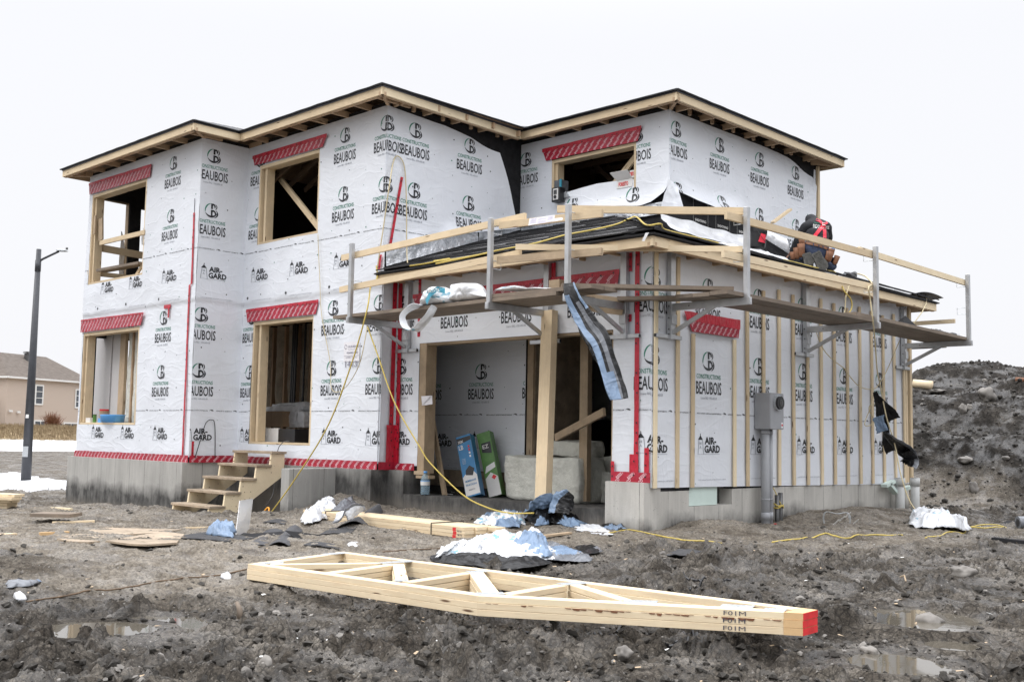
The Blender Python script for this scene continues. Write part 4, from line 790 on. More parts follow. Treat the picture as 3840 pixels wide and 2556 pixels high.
pb = n.vor(o, 26); c = n.mix(n.math('MULTIPLY', n.ramp(pb, [(.10, 1), (.16, 0)]), n.ramp(n.noise(o, 3, 3), [(.5, 0), (.62, .8)])), c, (.33, .32, .30)); n.col(n.mix(n.math('MULTIPLY', n.math('SUBTRACT', cf, 1.0), 1.5, clamp=True), c, n.mix(.42, c, (.012, .011, .010))))
wt = n.noise(o, 2.3, 5, .65); n.rough(n.ramp(wt, [(.42, .26), (.54, .9)])); n.l(n.ramp(wt, [(.42, .5), (.54, .12)]), n.b.inputs['Specular IOR Level'])
n.bump(n.math('ADD', n.math('MULTIPLY', n.noise(o, 30, 6, .72), 1.0), n.math('MULTIPLY', n.noise(o, 110, 3, .7), .35)), .75, .02); W['mud'] = n.m
gr_ = struct(fastmesh('ground', np.stack([GX, GY, GZ], -1).reshape(-1, 3), gridfaces(*GX.shape), W['mud'], True, clump(GX, GY)+.6*sm(.25, .9, mound(GX, GY))))
# puddles
n = NT('puddle_water', .04, spec=.6); o = n.co(); n.col((.11, .098, .078)); n.bump(n.noise(o, 6, 2), .03, .01); W['water'] = n.m
for (cx, cy, rx, ry, an, wz) in PUD:
    mb = MB(); q = 40; pts = []
    for i in range(q):
        a = 2*pi*i/q; m_ = 1.5; X = cos(a)*rx*m_; Y = sin(a)*ry*m_; pts.append((cx+X*cos(an)-Y*sin(an), cy+X*sin(an)+Y*cos(an), wz))
    mb.add(pts, [tuple(range(q))]); struct(mb.build('puddle_water', W['water']))
# loose clods and pebbles: real little lumps (uncountable)
def lumps(name, N, reg, smin, smax, mat, seed, flat=.7, dens=None):
    r = np.random.RandomState(seed); base = bmesh.new(); bmesh.ops.create_icosphere(base, subdivisions=1, radius=1); bv = np.array([v.co[:] for v in base.verts]); bf = np.array([[v.index for v in f.verts] for f in base.faces]); base.free()
    x = []; y = []
    while len(x) < N:
        a = radians(r.uniform(-34, 34)); d = 3.5*(reg/3.5)**r.rand(); X = CAM[0]+d*cos(pi/2+hd-a); Y = CAM[1]+d*sin(pi/2+hd-a)
        if xL-.3 < X < .15 and Y > -.6-(0 if X > -4.8 else 1.0 if X < -8.3 else .2): continue
        if dens is not None and r.rand() > dens(X, Y): continue
        x.append(X); y.append(Y)
    x = np.array(x); y = np.array(y); z = G(x, y); s = smin*(smax/smin)**(r.rand(N)**2.2)
    V = []; F = []
    for i in range(N):
        v = bv*(1+.95*(r.rand(len(bv), 1)-.5))*np.array([s[i]*r.uniform(.7, 1.4), s[i]*r.uniform(.7, 1.2), s[i]*flat]); a = r.rand()*6.28; t = r.uniform(-.5, .5); v = v@np.array([[cos(a), sin(a), 0], [-sin(a), cos(a), 0], [0, 0, 1]])@np.array([[1, 0, 0], [0, cos(t), sin(t)], [0, -sin(t), cos(t)]])
        V.append(v+np.array([x[i], y[i], z[i]+s[i]*.25])); F.append(bf+i*len(bv))
    V = np.concatenate(V); F = np.concatenate(F); me = bpy.data.meshes.new(name); me.from_pydata(V.tolist(), [], F.tolist()); me.materials.append(mat); me.update(); ob = bpy.data.objects.new(name, me); COL.objects.link(ob); return struct(ob, 'stuff')
n = NT('mud_clod', .75, spec=.15); o = n.co(); n.col(n.ramp(n.noise(o, 7, 5, .7), [(.3, (.025, .023, .021)), (.7, (.10, .093, .083))])); n.bump(n.noise(o, 60, 4), .7, .01); W['clod'] = n.m
n = NT('pebble', .7); o = n.co(); n.col(n.ramp(n.noise(o, 2.5, 5, .7), [(.3, (.10, .092, .083)), (.7, (.29, .27, .245))])); n.bump(n.noise(o, 40, 3), .3, .005); W['stone'] = n.m
cd = lambda X, Y: float(clump(np.array([X]), np.array([Y]))[0])**1.5
lumps('mud_clods', 15000, 16, .004, .032, W['clod'], 5, dens=lambda X, Y: .12+.88*cd(X, Y)); lumps('gravel', 2600, 18, .004, .022, W['stone'], 6); 
md_ = lumps('mound_rubble', 10, 14, .01, .02, W['stone'], 9)
bpy.data.objects.remove(md_)
def mound_rubble():
    r = np.random.RandomState(12); mb = MB(); b = bmesh.new(); bmesh.ops.create_icosphere(b, subdivisions=1, radius=1); bv = [v.co.copy() for v in b.verts]; bf = [tuple(v.index for v in f.verts) for f in b.faces]; b.free()
    for m_, N, s0, s1 in ((0, 3600, .012, .055), (1, 900, .010, .04)):
        XX = r.uniform(-2.5, 9, N); YY = r.uniform(7.2, 16, N); ZZ = G(XX, YY)
        for i in range(N):
            X, Y, z = XX[i], YY[i], ZZ[i]; s = s0*(s1/s0)**(r.rand()**2); a = r.rand()*6.28
            mb.add([(X+(v.x*cos(a)-v.y*sin(a))*s*(1+.3*r.rand()), Y+(v.x*sin(a)+v.y*cos(a))*s*(1+.3*r.rand()), z+v.z*s*.8+s*.2) for v in bv], bf, m_)
    return mb.build('mound_rubble', [W['clod'], W['stone']])
struct(mound_rubble(), 'stuff')
# single stones that stand out
def stone(k, x, y, w, h, label, ax='Z', val=None, mat='stone'):
    b = bmesh.new(); bmesh.ops.create_icosphere(b, subdivisions=3, radius=1)
    p = None; val = val if val is not None else -.52
    p = P(k, x, y, ax, val)
    if ax == 'Z':
        for _ in range(3): p = P(k, x, y, 'Z', gs(p.x, p.y))
    sd = rnd.uniform(0, 99); z0 = p.z
    for v in b.verts:
        q = v.co.copy(); f = 1+.5*MN.noise(q*1.5+Vector((sd, 0, 0)))+.28*abs(MN.noise(q*2.8+Vector((sd, 4, 0))))+.06*MN.noise(q*7); q = q*f; v.co = Vector((p.x+q.x*w/2, p.y+q.y*w*.4, z0+q.z*h*.6+h*.25))
    me = bpy.data.meshes.new('stone'); b.to_mesh(me); b.free(); me.materials.append(W[mat])
    for f in me.polygons: f.use_smooth = True
    o = bpy.data.objects.new('stone', me); COL.objects.link(o); return tag(o, label, 'stone', 'stones lying on the mud')
# ================================================================== SCAFFOLD: wall brackets, guard posts, planks, rails
def bracket(x, y, rot, label, arm=1.13, post=True, top=2.88):
    "built facing +X at the origin of its own wall point; rot 0: on the side wall, -90deg: on the front wall"
    t = empty('scaffold_bracket', (x, y, 0), label, 'scaffold bracket', 'aluminium scaffold brackets on the garage walls'); t.rotation_euler = (0, 0, rot)
    def B(mb, name, mat='alu'):
        o = mb.build(name, W[mat]); o.parent = t; q = o.modifiers.new('b', 'BEVEL'); q.width = .004; q.segments = 1; return o
    B(MB().box((.035, -.045, 1.82), (.10, .045, top)).box((.10, -.047, 2.05), (.104, -.03, 2.32)), 'wall_leg')
    B(MB().box((.10, -.03, 2.17), (arm+.05, .03, 2.255)).box((arm+.05, -.02, 2.185), (arm+.055, .02, 2.24)), 'arm')
    B(MB().board((.09, 0, 1.90), (.70, 0, 2.19), .05, .035, (0, 0, 1)), 'brace')
    B(MB().board((.05, -.30, 1.85), (.05, .22, 1.85), .05, .045, (0, 0, 1)), 'foot_bar'); B(MB().box((.03, -.303, 1.83), (.07, -.30, 1.87)).box((.03, .22, 1.83), (.07, .223, 1.87)), 'end_cap', 'blackp')
    B(MB().box((.02, -.09, top), (.30, .09, top+.02)), 'clamp')
    B(MB().box((-.0+arm*0+.085, -.048, 2.0), (.12, .048, 2.12)), 'hinge')
    bl = MB()
    for zz in (2.08, 2.22, 1.88, 1.94): bl.tube([(.07, -.05, zz), (.07, -.06, zz)], .011, 6)
    bl.tube([(.35, -.032, 2.21), (.35, -.04, 2.21)], .01, 6); B(bl, 'bolt', 'steel')
    if post:
        B(MB().box((arm-.03, -.03, 2.255), (arm+.03, .03, 3.31)), 'guard_post')
        lp = MB()
        for zz in (3.12, 2.68): lp.tube([(arm-.03, .01, zz+.10), (arm-.18, .01, zz+.10), (arm-.18, .01, zz), (arm-.03, .01, zz)], .006, 5)
        B(lp, 'rail_holder', 'galv')
    return t
RM = radians(-90)
bracket(-4.45, 0, RM, 'scaffold bracket at the left end of the garage front, beside the double red tape line', post=True)
bracket(-1.64, 0, RM, 'scaffold bracket over the leaning centre post of the garage opening'); bracket(-.36, 0, RM, 'scaffold bracket at the right end of the garage front, under the hanging black tarp')
bracket(0, .31, 0, 'scaffold bracket on the side wall nearest the garage corner'); bracket(0, 3.61, 0, 'middle scaffold bracket on the strapped side wall, behind the kneeling worker\'s rail'); bracket(0, 6.85, 0, 'scaffold bracket at the far right end of the side wall')
t = bracket(-1.0, 7.08, radians(90), 'scaffold bracket round the far corner, seen past the garage eave', top=2.85)
def plank(p0, p1, w, th, label, mat='plank', side=(0, 0, 1), name='scaffold_plank', cat='plank', group='planks of the scaffold walkway'):
    o = MB().board(p0, p1, w, th, side, endm=0).build(name, W[mat]); return tag(o, label, cat, group)
Z1 = 2.28
def twoplanks(a, b, off, lab, z=Z1, w=.235):
    for i, l in enumerate(lab):
        o = Vector(off)*(i*(w+.006)); plank(Vector(a)+o+Vector((0, 0, rnd.uniform(-.003, .003))), Vector(b)+o, w, .045, l, side=(off[0], off[1], 0) if True else 0)
twoplanks((-4.87, -1.0, 2.279), (-.55, -1.0, 2.285), (0, 1, 0), ['outer grey plank of the left walkway under the white bags', 'second grey plank of the left walkway, behind the outer one', 'inner grey plank of the left walkway, nearest the garage front'])
twoplanks((-1.72, -1.0, 2.332), (-.05, -.96, 2.330), (0, 1, 0), ['upper outer plank lapped over the walkway beside the hanging tarp', 'upper inner plank lapped over the walkway beside the hanging tarp'])
plank((-.55, -1.02, 2.378), (.86, .42, 2.378), .2, .045, 'grey plank laid diagonally across the corner between the two walkways', side=(1, -1, 0))
plank((-.35, -.20, 2.29), (.72, .42, 2.29), .22, .045, 'short dark plank end lying in the corner under the diagonal plank', side=(1, -1.6, 0)); 
twoplanks((.99, -.06, 2.279), (.99, 3.75, 2.281), (-1, 0, 0), ['outer plank of the side walkway between the first and second guard posts', 'middle plank of the side walkway between the first and second guard posts', 'inner plank of the side walkway, close to the strapping'])
twoplanks((.99, 3.05, 2.327), (.99, 6.95, 2.282), (-1, 0, 0), ['outer plank of the far side walkway, pale along its edge', 'middle plank of the far side walkway', 'inner plank of the far side walkway beside the wall'])
plank((-1.6, 7.9, 2.28), (.3, 7.9, 2.28), .235, .045, 'plank round the far corner, seen under the garage eave', side=(0, 1, 0)); plank((-1.5, 8.1, 2.72), (.42, 8.1, 2.72), .07, .04, 'pale guard rail round the far corner below the eave', 'woodpale', name='guard_rail', cat='rail', group='guard rails of the scaffold')
o = MB().board(P(14, 905, 1000, 'Y', -.42), P(14, 1272, 1045, 'Y', -.10), .21, .045, (0, 0, 1)).build('support_board', W['wood2']); tag(o, 'broad board on edge under the walkway behind the hanging tarp', 'board')
def rail(k0, p0, k1, p1, ax0, v0, ax1, v1, h, label, mat='wood', th=.04):
    a = P(k0, *p0, ax0, v0); b = P(k1, *p1, ax1, v1); return plank(a, b, h, th, label, mat, name='guard_rail', cat='rail', group='guard rails of the scaffold')
rail(13, (105, 368), 14, (316, 160), 'Y', -1.05, 'Y', -1.03, .085, 'upper rail of the left front guard, from the bare wall to the second post')
rail(14, (66, 250), 14, (1070, 130), 'Y', -1.06, 'Y', -.99, .085, 'upper rail with the paper hung on it, between second and third posts')
rail(14, (625, 88), 15, (885, 110), 'Y', -1.03, 'X', 1.07, .085, 'upper rail crossing the corner from the third post to the fourth')
rail(15, (710, 150), 16, (545, 500), 'X', 1.06, 'X', 1.07, .085, 'upper rail of the side guard in front of the kneeling worker')
rail(16, (412, 450), 16, (1385, 752), 'X', 1.065, 'X', 1.07, .085, 'upper rail of the last side bay, reaching the end post', 'woodpale')
rail(13, (82, 742), 14, (270, 520), 'Y', -1.05, 'Y', -1.0, .085, 'middle rail of the left front guard, along the eave')
rail(14, (45, 590), 14, (1065, 505), 'Y', -1.05, 'Y', -1.0, .085, 'middle rail between the second and third posts, weathered end', 'wood2')
rail(14, (220, 460), 15, (875, 482), 'Y', -1.08, 'X', 1.07, .07, 'middle rail crossing the corner in front of the garage fascia', 'woodpale')
rail(15, (680, 525), 16, (535, 785), 'X', 1.05, 'X', 1.07, .085, 'middle rail of the side guard below the worker', 'woodpale')
# paper form clipped to the rail
a, b, c, d = P(14, 355, 182, 'Y', -1.12), P(14, 602, 145, 'Y', -1.12), P(14, 598, 208, 'Y', -1.14), P(14, 342, 250, 'Y', -1.14)
m_ = MB().add([a, b, c, d], [(0, 1, 2, 3)]); m_.add([a+Vector((.03, .005, -.02)), b+Vector((.12, .005, -.05)), c+Vector((.12, .005, -.0)), d+Vector((.0, .005, -.0))], [(0, 1, 2, 3)])
r = random.Random(1)
for i in range(7):
    t = .12+i*.12
    for s0, s1 in ((.06, .3), (.36, .7), (.74, .95)):
        if r.random() < .8:
            q = lambda s, t: a+(b-a)*s+(d-a)*t+Vector((0, -.003, 0)); m_.add([q(s0, t), q(s1, t), q(s1, t+.03), q(s0, t+.03)], [(0, 1, 2, 3)], 1)
tag(m_.build('paper_form', [W['paper'], plain('form_lines', (.45, .42, .6), .7)]), 'white printed form clipped over the upper scaffold rail', 'paper')
t_ = empty('bent_shingles', P(16, 1030, 870, 'X', .2), 'bent shingle sheets held up over the far end of the garage eave', 'shingle')
qa = [P(16, x, y, 'X', .25) for x, y in ((890, 855), (1020, 826), (1178, 884), (1010, 858))]; mb = MB(); mb.grid(lambda s, t: (qa[0]*(1-s)**2+qa[1]*2*s*(1-s)+qa[2]*s*s)+Vector((-.32*t, .1*t, .03*sin(pi*s)-.02*t)), 12, 4); mb.build('shingle_sheet', W['shingleg'], t_, solid=.006)
mb = MB(); mb.board(P(16, 965, 850, 'X', .1), P(16, 965, 875, 'X', .1), .05, .05, (0, 1, 0)).board(P(16, 1015, 850, 'X', .1), P(16, 1015, 890, 'X', .1), .05, .04, (0, 1, 0)).build('block', W['blackp'], t_)
hose_ = [P(16, 950, 870, 'X', .3), P(16, 1025, 885, 'X', .36), P(16, 1020, 940, 'X', .4), P(16, 985, 1010, 'X', .5), P(16, 905, 1120, 'X', .6)]; tag(MB().tube(hose_, .008, 6).build('cord', W['cream'], smooth=True), 'cream cord hanging from the far eave corner to the walkway', 'cord')
q = [P(14, x, y, 'Y', -.52) for x, y in ((1492, 322), (1525, 318), (1480, 405), (1455, 400))]; tag(MB().add(q, [(0, 1, 2, 3)]).build('plastic_strip', W['fclear'], solid=.002), 'white plastic strip on the garage fascia near its corner', 'strip')
# ================================================================== CRUMPLED FILMS
def crumple(name, pts, label, cat, mats=('fwhite',), h=.12, n=34, seed=0, zf=None, group=None, fold=1.0, lift=.02, mf=None, th=.003, edge=.12):
    "outline pts (3D) -> a fan-filled crumpled sheet; peaks and valleys from folded noise"
    r = random.Random(seed); c = Vector((0, 0, 0)); 
    for p in pts: c += Vector(p)
    c /= len(pts); m = len(pts); K = n*2
    def rim(t):
        t = (t % 1)*m; i = int(t); f = t-i; q0, q1, q2, q3 = [Vector(pts[(i+j-1) % m]) for j in range(4)]
        return .5*((2*q1)+(q2-q0)*f+(2*q0-5*q1+4*q2-q3)*f*f+(3*q1-q0-3*q2+q3)*f**3)
    so = Vector((seed*3.7, seed*1.3, 0)); vs = []; nr = max(8, n//2)
    def ht(p, k):
        a = abs(MN.noise(p*2.6/fold+so)); b = abs(MN.noise(p*6.5/fold+so*2)); c_ = abs(MN.noise(p*15/fold+so)); base = MN.noise(p*1.3/fold+so)
        return h*.52*min(1, k*2.2)*(.45+.5*base+1.0*(.30-a)+.9*(.25-b)+.5*(.2-c_))
    for j in range(nr+1):
        k = 1-j/nr
        for i in range(K):
            p = c+(rim(i/K+.02*MN.noise(Vector((i*.3, j*.4, seed)))*(1-k))-c)*(j/nr)*(1+edge*MN.noise(Vector((i*.45, seed, 1)))*(j/nr)); x, y = p.x+.04*MN.noise(p*7+so), p.y+.04*MN.noise(p*7+so*2)
            zb = (zf(x, y) if zf else gs(x, y)+.012); vs.append((x, y, max(zb+.004, zb+lift*(.3+k)+ht(Vector((x, y, 0)), min(1, .12+k*1.6)))))
    mb = MB(); fs = [(j*K+i, j*K+(i+1) % K, (j+1)*K+(i+1) % K, (j+1)*K+i) for j in range(nr) for i in range(K)]
    ms = []
    for f in fs:
        p = Vector(vs[f[0]]); v = MN.noise(Vector((p.x*1.6, p.y*1.6, seed*2.2)))+.4*MN.noise(Vector((p.x*5, p.y*5, seed))); ms.append(0 if len(mats) == 1 else (mf(p, v) if mf else (0 if v < 0 else 1)))
    mb.add(vs, fs, ms); o = mb.build(name, [W[k] for k in mats], None, smooth=True, solid=th); return tag(o, label, cat, group)
def ribbon(name, cl, wd, label, cat, mats, seed=0, tw=None, nn=60, parent=None, mfun=None, thick=.004):
    "a hanging or lying twisted strip: centre line cl, width wd(t), rolled by tw(t)"
    cl = [Vector(p) for p in cl]; m = len(cl)
    def at(t):
        t = min(.9999, max(0, t))*(m-1); i = int(t); f = t-i; q = [cl[min(m-1, max(0, i+j-1))] for j in range(4)]
        return .5*((2*q[1])+(q[2]-q[0])*f+(2*q[0]-5*q[1]+4*q[2]-q[3])*f*f+(3*q[1]-q[0]-3*q[2]+q[3])*f**3)
    mb = MB(); nw = 12; vs = []
    side0 = Vector((RT[0], RT[1], 0)).normalized(); back = Vector((-side0.y, side0.x, 0))
    for i in range(nn+1):
        t = i/nn; p = at(t); a = (tw(t) if tw else 0)
        tg = (at(min(1, t+.02))-at(max(0, t-.02))).normalized(); sd = side0-tg*tg.dot(side0); sd.normalize(); bk = tg.cross(sd)
        for j in range(nw+1):
            s = j/nw-.5; fo = .22*wd(t)*abs(MN.noise(Vector((s*6+seed, t*2.2, seed))))+.07*wd(t)*MN.noise(Vector((s*12, t*9, seed)))
            vs.append(p+(sd*cos(a)+bk*sin(a))*s*wd(t)*(1+.15*MN.noise(Vector((t*9, j*.3, seed))))+(bk*cos(a)-sd*sin(a))*(fo+.3*wd(t)*(s*s)))
    fs = [(i*(nw+1)+j, i*(nw+1)+j+1, (i+1)*(nw+1)+j+1, (i+1)*(nw+1)+j) for i in range(nn) for j in range(nw)]
    ms = [(mfun(i/nn, j/nw) if mfun else 0) for i in range(nn) for j in range(nw)]
    mb.add(vs, fs, ms); o = mb.build(name, [W[k] for k in mats], parent, smooth=True, solid=thick)
    return tag(o, label, cat) if label else o
# tarp hanging off the third bracket
cl = [P(14, 745, 815, 'Y', -1.15), P(14, 770, 930, 'Y', -1.17), P(14, 850, 1080, 'Y', -1.12), P(14, 940, 1240, 'Y', -1.10), P(14, 1050, 1400, 'Y', -1.08), P(6, 1485, 800, 'Y', -1.05), P(6, 1525, 925, 'Y', -1.05)]
wd = pl([(0, .12), (.12, .16), (.3, .20), (.55, .24), (.75, .22), (.9, .26), (1, .22)])
ribbon('hanging_tarp', cl, wd, 'long black and pale blue plastic tarp hanging from the corner scaffold over the garage opening', 'tarp', ('fblack', 'fblue', 'fgrey'), seed=3, tw=lambda t: .35*sin(t*5), nn=110, mfun=lambda t, s: (1 if (s < .26 and t > .15) or (t > .80 and s < .62) or (t < .35 and s > .78) else (2 if .42 < s < .72 and t > .25 else 0)))
cl = [P(14, 720, 850, 'Y', -1.10), P(14, 800, 1060, 'Y', -1.02), P(14, 900, 1290, 'Y', -1.0), P(14, 1025, 1560, 'Y', -1.0), P(6, 1455, 790, 'Y', -1.0)]
ribbon('hanging_tarp', cl, pl([(0, .05), (.5, .13), (1, .01)]), 'narrow black tail of film hanging behind the big tarp at the garage opening', 'tarp', ('fblack',), seed=6, nn=60)
# white bags on the left walkway
def bag3(name, k, outline, ax, val, depth, label, mats=('bag',), seed=0, group='white bags on the scaffold walkway', text=None):
    c2 = Vector((0, 0, 0)); pts = [P(k, x, y, ax, val) for x, y in outline]; 
    for p in pts: c2 += p
    c2 /= len(pts); n = len(pts); K = 48; R = 12
    def rim(t):
        t = (t % 1)*n; i = int(t); f = t-i; return pts[i % n]*(1-f)+pts[(i+1) % n]*f
    so = Vector((seed*2.1, 5, seed)); vs = []; mb = MB(); dv = Vector((0, 1, 0)) if ax == 'Y' else Vector((1, 0, 0)); sg = -1 if ax == 'Y' else 1
    for side in (1, -1):
        b = len(vs)
        for j in range(R+1):
            for i in range(K):
                k_ = j/R; p = c2+(rim(i/K)-c2)*k_; d = depth/2*sqrt(max(0, 1-k_**3))*(1+.3*MN.noise(p*5+so))+depth*.26*(abs(MN.noise(p*7+so))-.12)*(1-k_*.7)+depth*.10*abs(MN.noise(p*19+so))*(1-k_)
                vs.append(p+dv*sg*side*(d if k_ < 1 else 0))
    fs = []
    for b in (0, (R+1)*K): fs += [(b+j*K+i, b+j*K+(i+1) % K, b+(j+1)*K+(i+1) % K, b+(j+1)*K+i) for j in range(R) for i in range(K)]
    mb.add(vs, fs); o = mb.build(name, [W[m] for m in mats]+[W['teal'], W['white']], None, smooth=True); tag(o, label, 'bag', group); return o, c2, so
b1, _, _ = bag3('plastic_bag', 13, [(1060, 935), (1070, 830), (1130, 760), (1230, 705), (1320, 710), (1385, 760), (1410, 850), (1400, 900), (1230, 915)], 'Y', -1.02, .34, 'white bag with a broad teal band and lettering slumped on the left walkway', seed=1)
I = Ink(); c = P(13, 1240, 750, 'Y', -1.22); I.poly([(-.27, -.10), (-.16, .0), (0, .05), (.14, .02), (.14, -.05), (0, -.02), (-.13, -.07), (-.22, -.17)], 0); I.text('MYSTIC', -.03, -.02, .22, .045, 1, .02); m_ = MB()
I.lay(m_, lambda u, z: Vector((c.x+u, c.y+.02-.05*(1-(u/.3)**2)-(.004 if False else 0), c.z+z-.0*u))); 
for i, f in enumerate(m_.f):
    if m_.m[i] == 1:
        for v in f: q = m_.v[v]; m_.v[v] = (q[0], q[1]-.006, q[2])
setp(m_.build('bag_print', [W['teal'], W['white']]), b1)
bag3('plastic_bag', 13, [(1405, 870), (1400, 680), (1530, 662), (1690, 665), (1750, 720), (1785, 800), (1840, 830), (1640, 870), (1500, 885)], 'Y', -1.0, .3, 'boxy translucent white bag beside the second guard post', mats=('fclear',), seed=2)
bag3('plastic_bag', 14, [(30, 885), (90, 855), (240, 838), (330, 868), (500, 868), (620, 865), (640, 880), (500, 892), (200, 892)], 'Y', -.85, .3, 'flattened white bag with teal print on the upper planks right of the second post', seed=3)
cl = [P(13, 1060, 920, 'Y', -1.10), P(13, 960, 930, 'Y', -1.16), P(13, 860, 990, 'Y', -1.2), P(13, 812, 1070, 'Y', -1.22), P(13, 850, 1180, 'Y', -1.22), P(13, 940, 1225, 'Y', -1.22), P(13, 1040, 1150, 'Y', -1.20), P(13, 1130, 1040, 'Y', -1.18), P(13, 1190, 930, 'Y', -1.14)]
ribbon('plastic_sleeve', cl, pl([(0, .10), (.3, .08), (.5, .10), (.8, .12), (1, .09)]), 'loop of white plastic sleeve hanging under the left walkway', 'sleeve', ('fwhite', 'bag'), seed=4, nn=90, tw=lambda t: .3*sin(t*9), mfun=lambda t, s: 1 if .45 < t < .66 else 0)
tag(MB().tube([P(13, 390, 1025, 'Y', -1.0), P(13, 390, 1025, 'Y', -1.0)+Vector((.42, .35, .01))], .028, 14, cap=False).tube([P(13, 390, 1025, 'Y', -1.0), P(13, 390, 1025, 'Y', -1.0)+Vector((.42, .35, .01))], .022, 14, cap=False).build('cardboard_tube', W['card'], smooth=True), 'brown cardboard tube lying on the left end of the walkway', 'tube')
a = P(14, 615, 830, 'Y', -.35); tag(MB().box(a+Vector((-.09, -.04, -.14)), a+Vector((.09, .1, .06))).build('wood_block', W['wood2'], bevel=.004), 'small wooden block standing on the planks in front of the garage flashing', 'block')
# black sheet and film at the far end of the side walkway
a = P(16, 820, 1125, 'X', .75); mb = MB(); mb.add([a+Vector((.1, -.3, -.06)), a+Vector((.15, .3, -.08)), a+Vector((-.0, .05, .14)), a+Vector((-.25, .0, -.05))], [(0, 1, 2), (0, 2, 3)]); tag(mb.build('shingle_scrap', W['felt'], solid=.004), 'bent dark shingle scrap standing on the far walkway', 'shingle')
A_ = P(16, 1080, 1160, 'X', .75); crumple('black_film', [(A_.x-.2, A_.y-.75, 0), (A_.x+.22, A_.y-.7, 0), (A_.x+.25, A_.y+.2, 0), (A_.x+.2, A_.y+.9, 0), (A_.x-.2, A_.y+.8, 0)], 'black and white film bundled on the far end of the walkway', 'film', ('fblack', 'fwhite'), h=.13, zf=lambda x, y: 2.305, seed=4, fold=.8, mf=lambda p, v: 1 if p.y > A_.y+.35 and v > -.2 else 0)
# ================================================================== HOSES AND ROPES
def hose(pts, r, mat, label, name='hose', cat='hose', group=None, sub=8, tags=True, lay=False):
    pts = [Vector(p) for p in pts]; m = len(pts); out = []
    for i in range(m-1):
        q0, q1, q2, q3 = pts[max(i-1, 0)], pts[i], pts[i+1], pts[min(i+2, m-1)]
        for s in range(sub): f = s/sub; out.append(.5*((2*q1)+(q2-q0)*f+(2*q0-5*q1+4*q2-q3)*f*f+(3*q1-q0-3*q2+q3)*f**3))
    out.append(pts[-1])
    if lay:
        gzv = G(np.array([p.x for p in out]), np.array([p.y for p in out])); gzv = np.maximum(gzv, np.convolve(np.pad(gzv, 4, 'edge'), np.ones(9)/9, 'valid')); gzv = np.convolve(np.pad(gzv, 2, 'edge'), np.ones(5)/5, 'valid')+.004; out = [Vector((p.x, p.y, g_+r*.5)) for p, g_ in zip(out, gzv)]; r = r*.72
    return tag(MB().tube(out, r, 6).build(name, W[mat], smooth=True), label, cat, group)
hg = 'yellow air hoses and cords'
hose([P(11, 180, 310, 'Z', -.62), P(5, 800, 1160, 'Y', -1.28), P(5, 990, 850, 'Y', -1.22), P(5, 1130, 480, 'Y', -1.17), P(13, 395, 980, 'Y', -1.12), P(13, 440, 700, 'Y', -.9), P(13, 515, 600, 'Y', -.5), P(13, 505, 460, 'Y', -.42)], .011, 'yellow', 'yellow hose running from the orange hook up to the left end of the walkway', group=hg)
hose([P(13, 400, 1170, 'Y', -1.12), P(5, 1280, 440, 'Y', -1.1), P(5, 1380, 720, 'Y', -1.1), P(5, 1530, 985, 'Y', -1.05), P(18, 200, 560, 'Y', -1.0), P(18, 540, 890, 'Y', -.9), P(18, 800, 1030, 'Y', -.85), P(18, 1050, 1095, 'Y', -.8), P(18, 1330, 1098, 'Y', -.75)], .010, 'yellow', 'thin yellow hose sagging from the walkway across the garage opening to the tarp', group=hg)
hose([P(13, 400, 1170, 'Y', -1.15), P(5, 1170, 500, 'Y', -1.15), P(5, 1080, 640, 'Y', -.5), P(5, 1010, 640, 'Y', -.42), P(5, 1000, 480, 'Y', -.38), P(5, 950, 200, 'Y', -.37), P(5, 940, 0, 'Y', -.36), P(1, 1835, 1300, 'Y', -.36), P(1, 1830, 1160, 'Y', -.36)], .006, 'cream', 'thin pale rope hanging down the wall from the upper window corner', name='rope', cat='rope')
hose([P(2, 395, 1400, 'Y', -.42), P(2, 440, 1100, 'Y', -.42), P(2, 480, 820, 'Y', -.40), P(2, 510, 650, 'X', xD+.04), P(2, 545, 622, 'X', xD+.05), P(2, 585, 700, 'X', xD+.06), P(2, 598, 950, 'X', xD+.09), P(2, 600, 1250, 'X', xD+.13), P(2, 615, 1370, 'X', xD+.3), P(2, 700, 1372, 'Y', .1), P(2, 900, 1345, 'Y', .35), P(2, 1060, 1300, 'Y', .5)], .009, 'cream', 'cream hose looped up over the peeling wrap and down onto the garage roof')
def roofp(k, x, y, dz=.03):
    w = ray(k, x, y); n_ = np.array([0, -.345, 1.0]); d0 = 3.02-.345*GR[2]; t = (d0+dz-CAM@n_)/(w@n_); p1 = Vector(CAM+w*t)
    n2 = np.array([.345, 0, 1.0]); d2 = 3.02+.345*GR[1]; t2 = (d2+dz-CAM@n2)/(w@n2); p2 = Vector(CAM+w*t2)
    if p1.x < GR[1]+.02 and p1.y-GR[2] <= GR[1]-p1.x+.15: return p1
    p = P(k, x, y, 'X', .08); p.z = 3.03+.345*(GR[1]-p.x)+dz*.4; return p
hose([roofp(2, 800, 1362), roofp(2, 1060, 1310), roofp(14, 50, 492), roofp(14, 380, 430), roofp(14, 700, 345), roofp(14, 960, 295), roofp(14, 1200, 240), roofp(14, 1330, 185), roofp(14, 1400, 165), roofp(14, 1500, 185), roofp(14, 1640, 235), roofp(15, 120, 250), roofp(15, 420, 330), roofp(15, 700, 410)], .011, 'yellow', 'yellow hose lying across the garage roof over the hip', group=hg)
hose([roofp(13, 900, 460), roofp(13, 1100, 430), roofp(13, 1370, 375), roofp(13, 1180, 405), roofp(13, 1350, 390), roofp(13, 1600, 350), roofp(13, 1860, 300)], .010, 'yellow', 'coil of yellow hose bunched on the left part of the garage roof', group=hg)
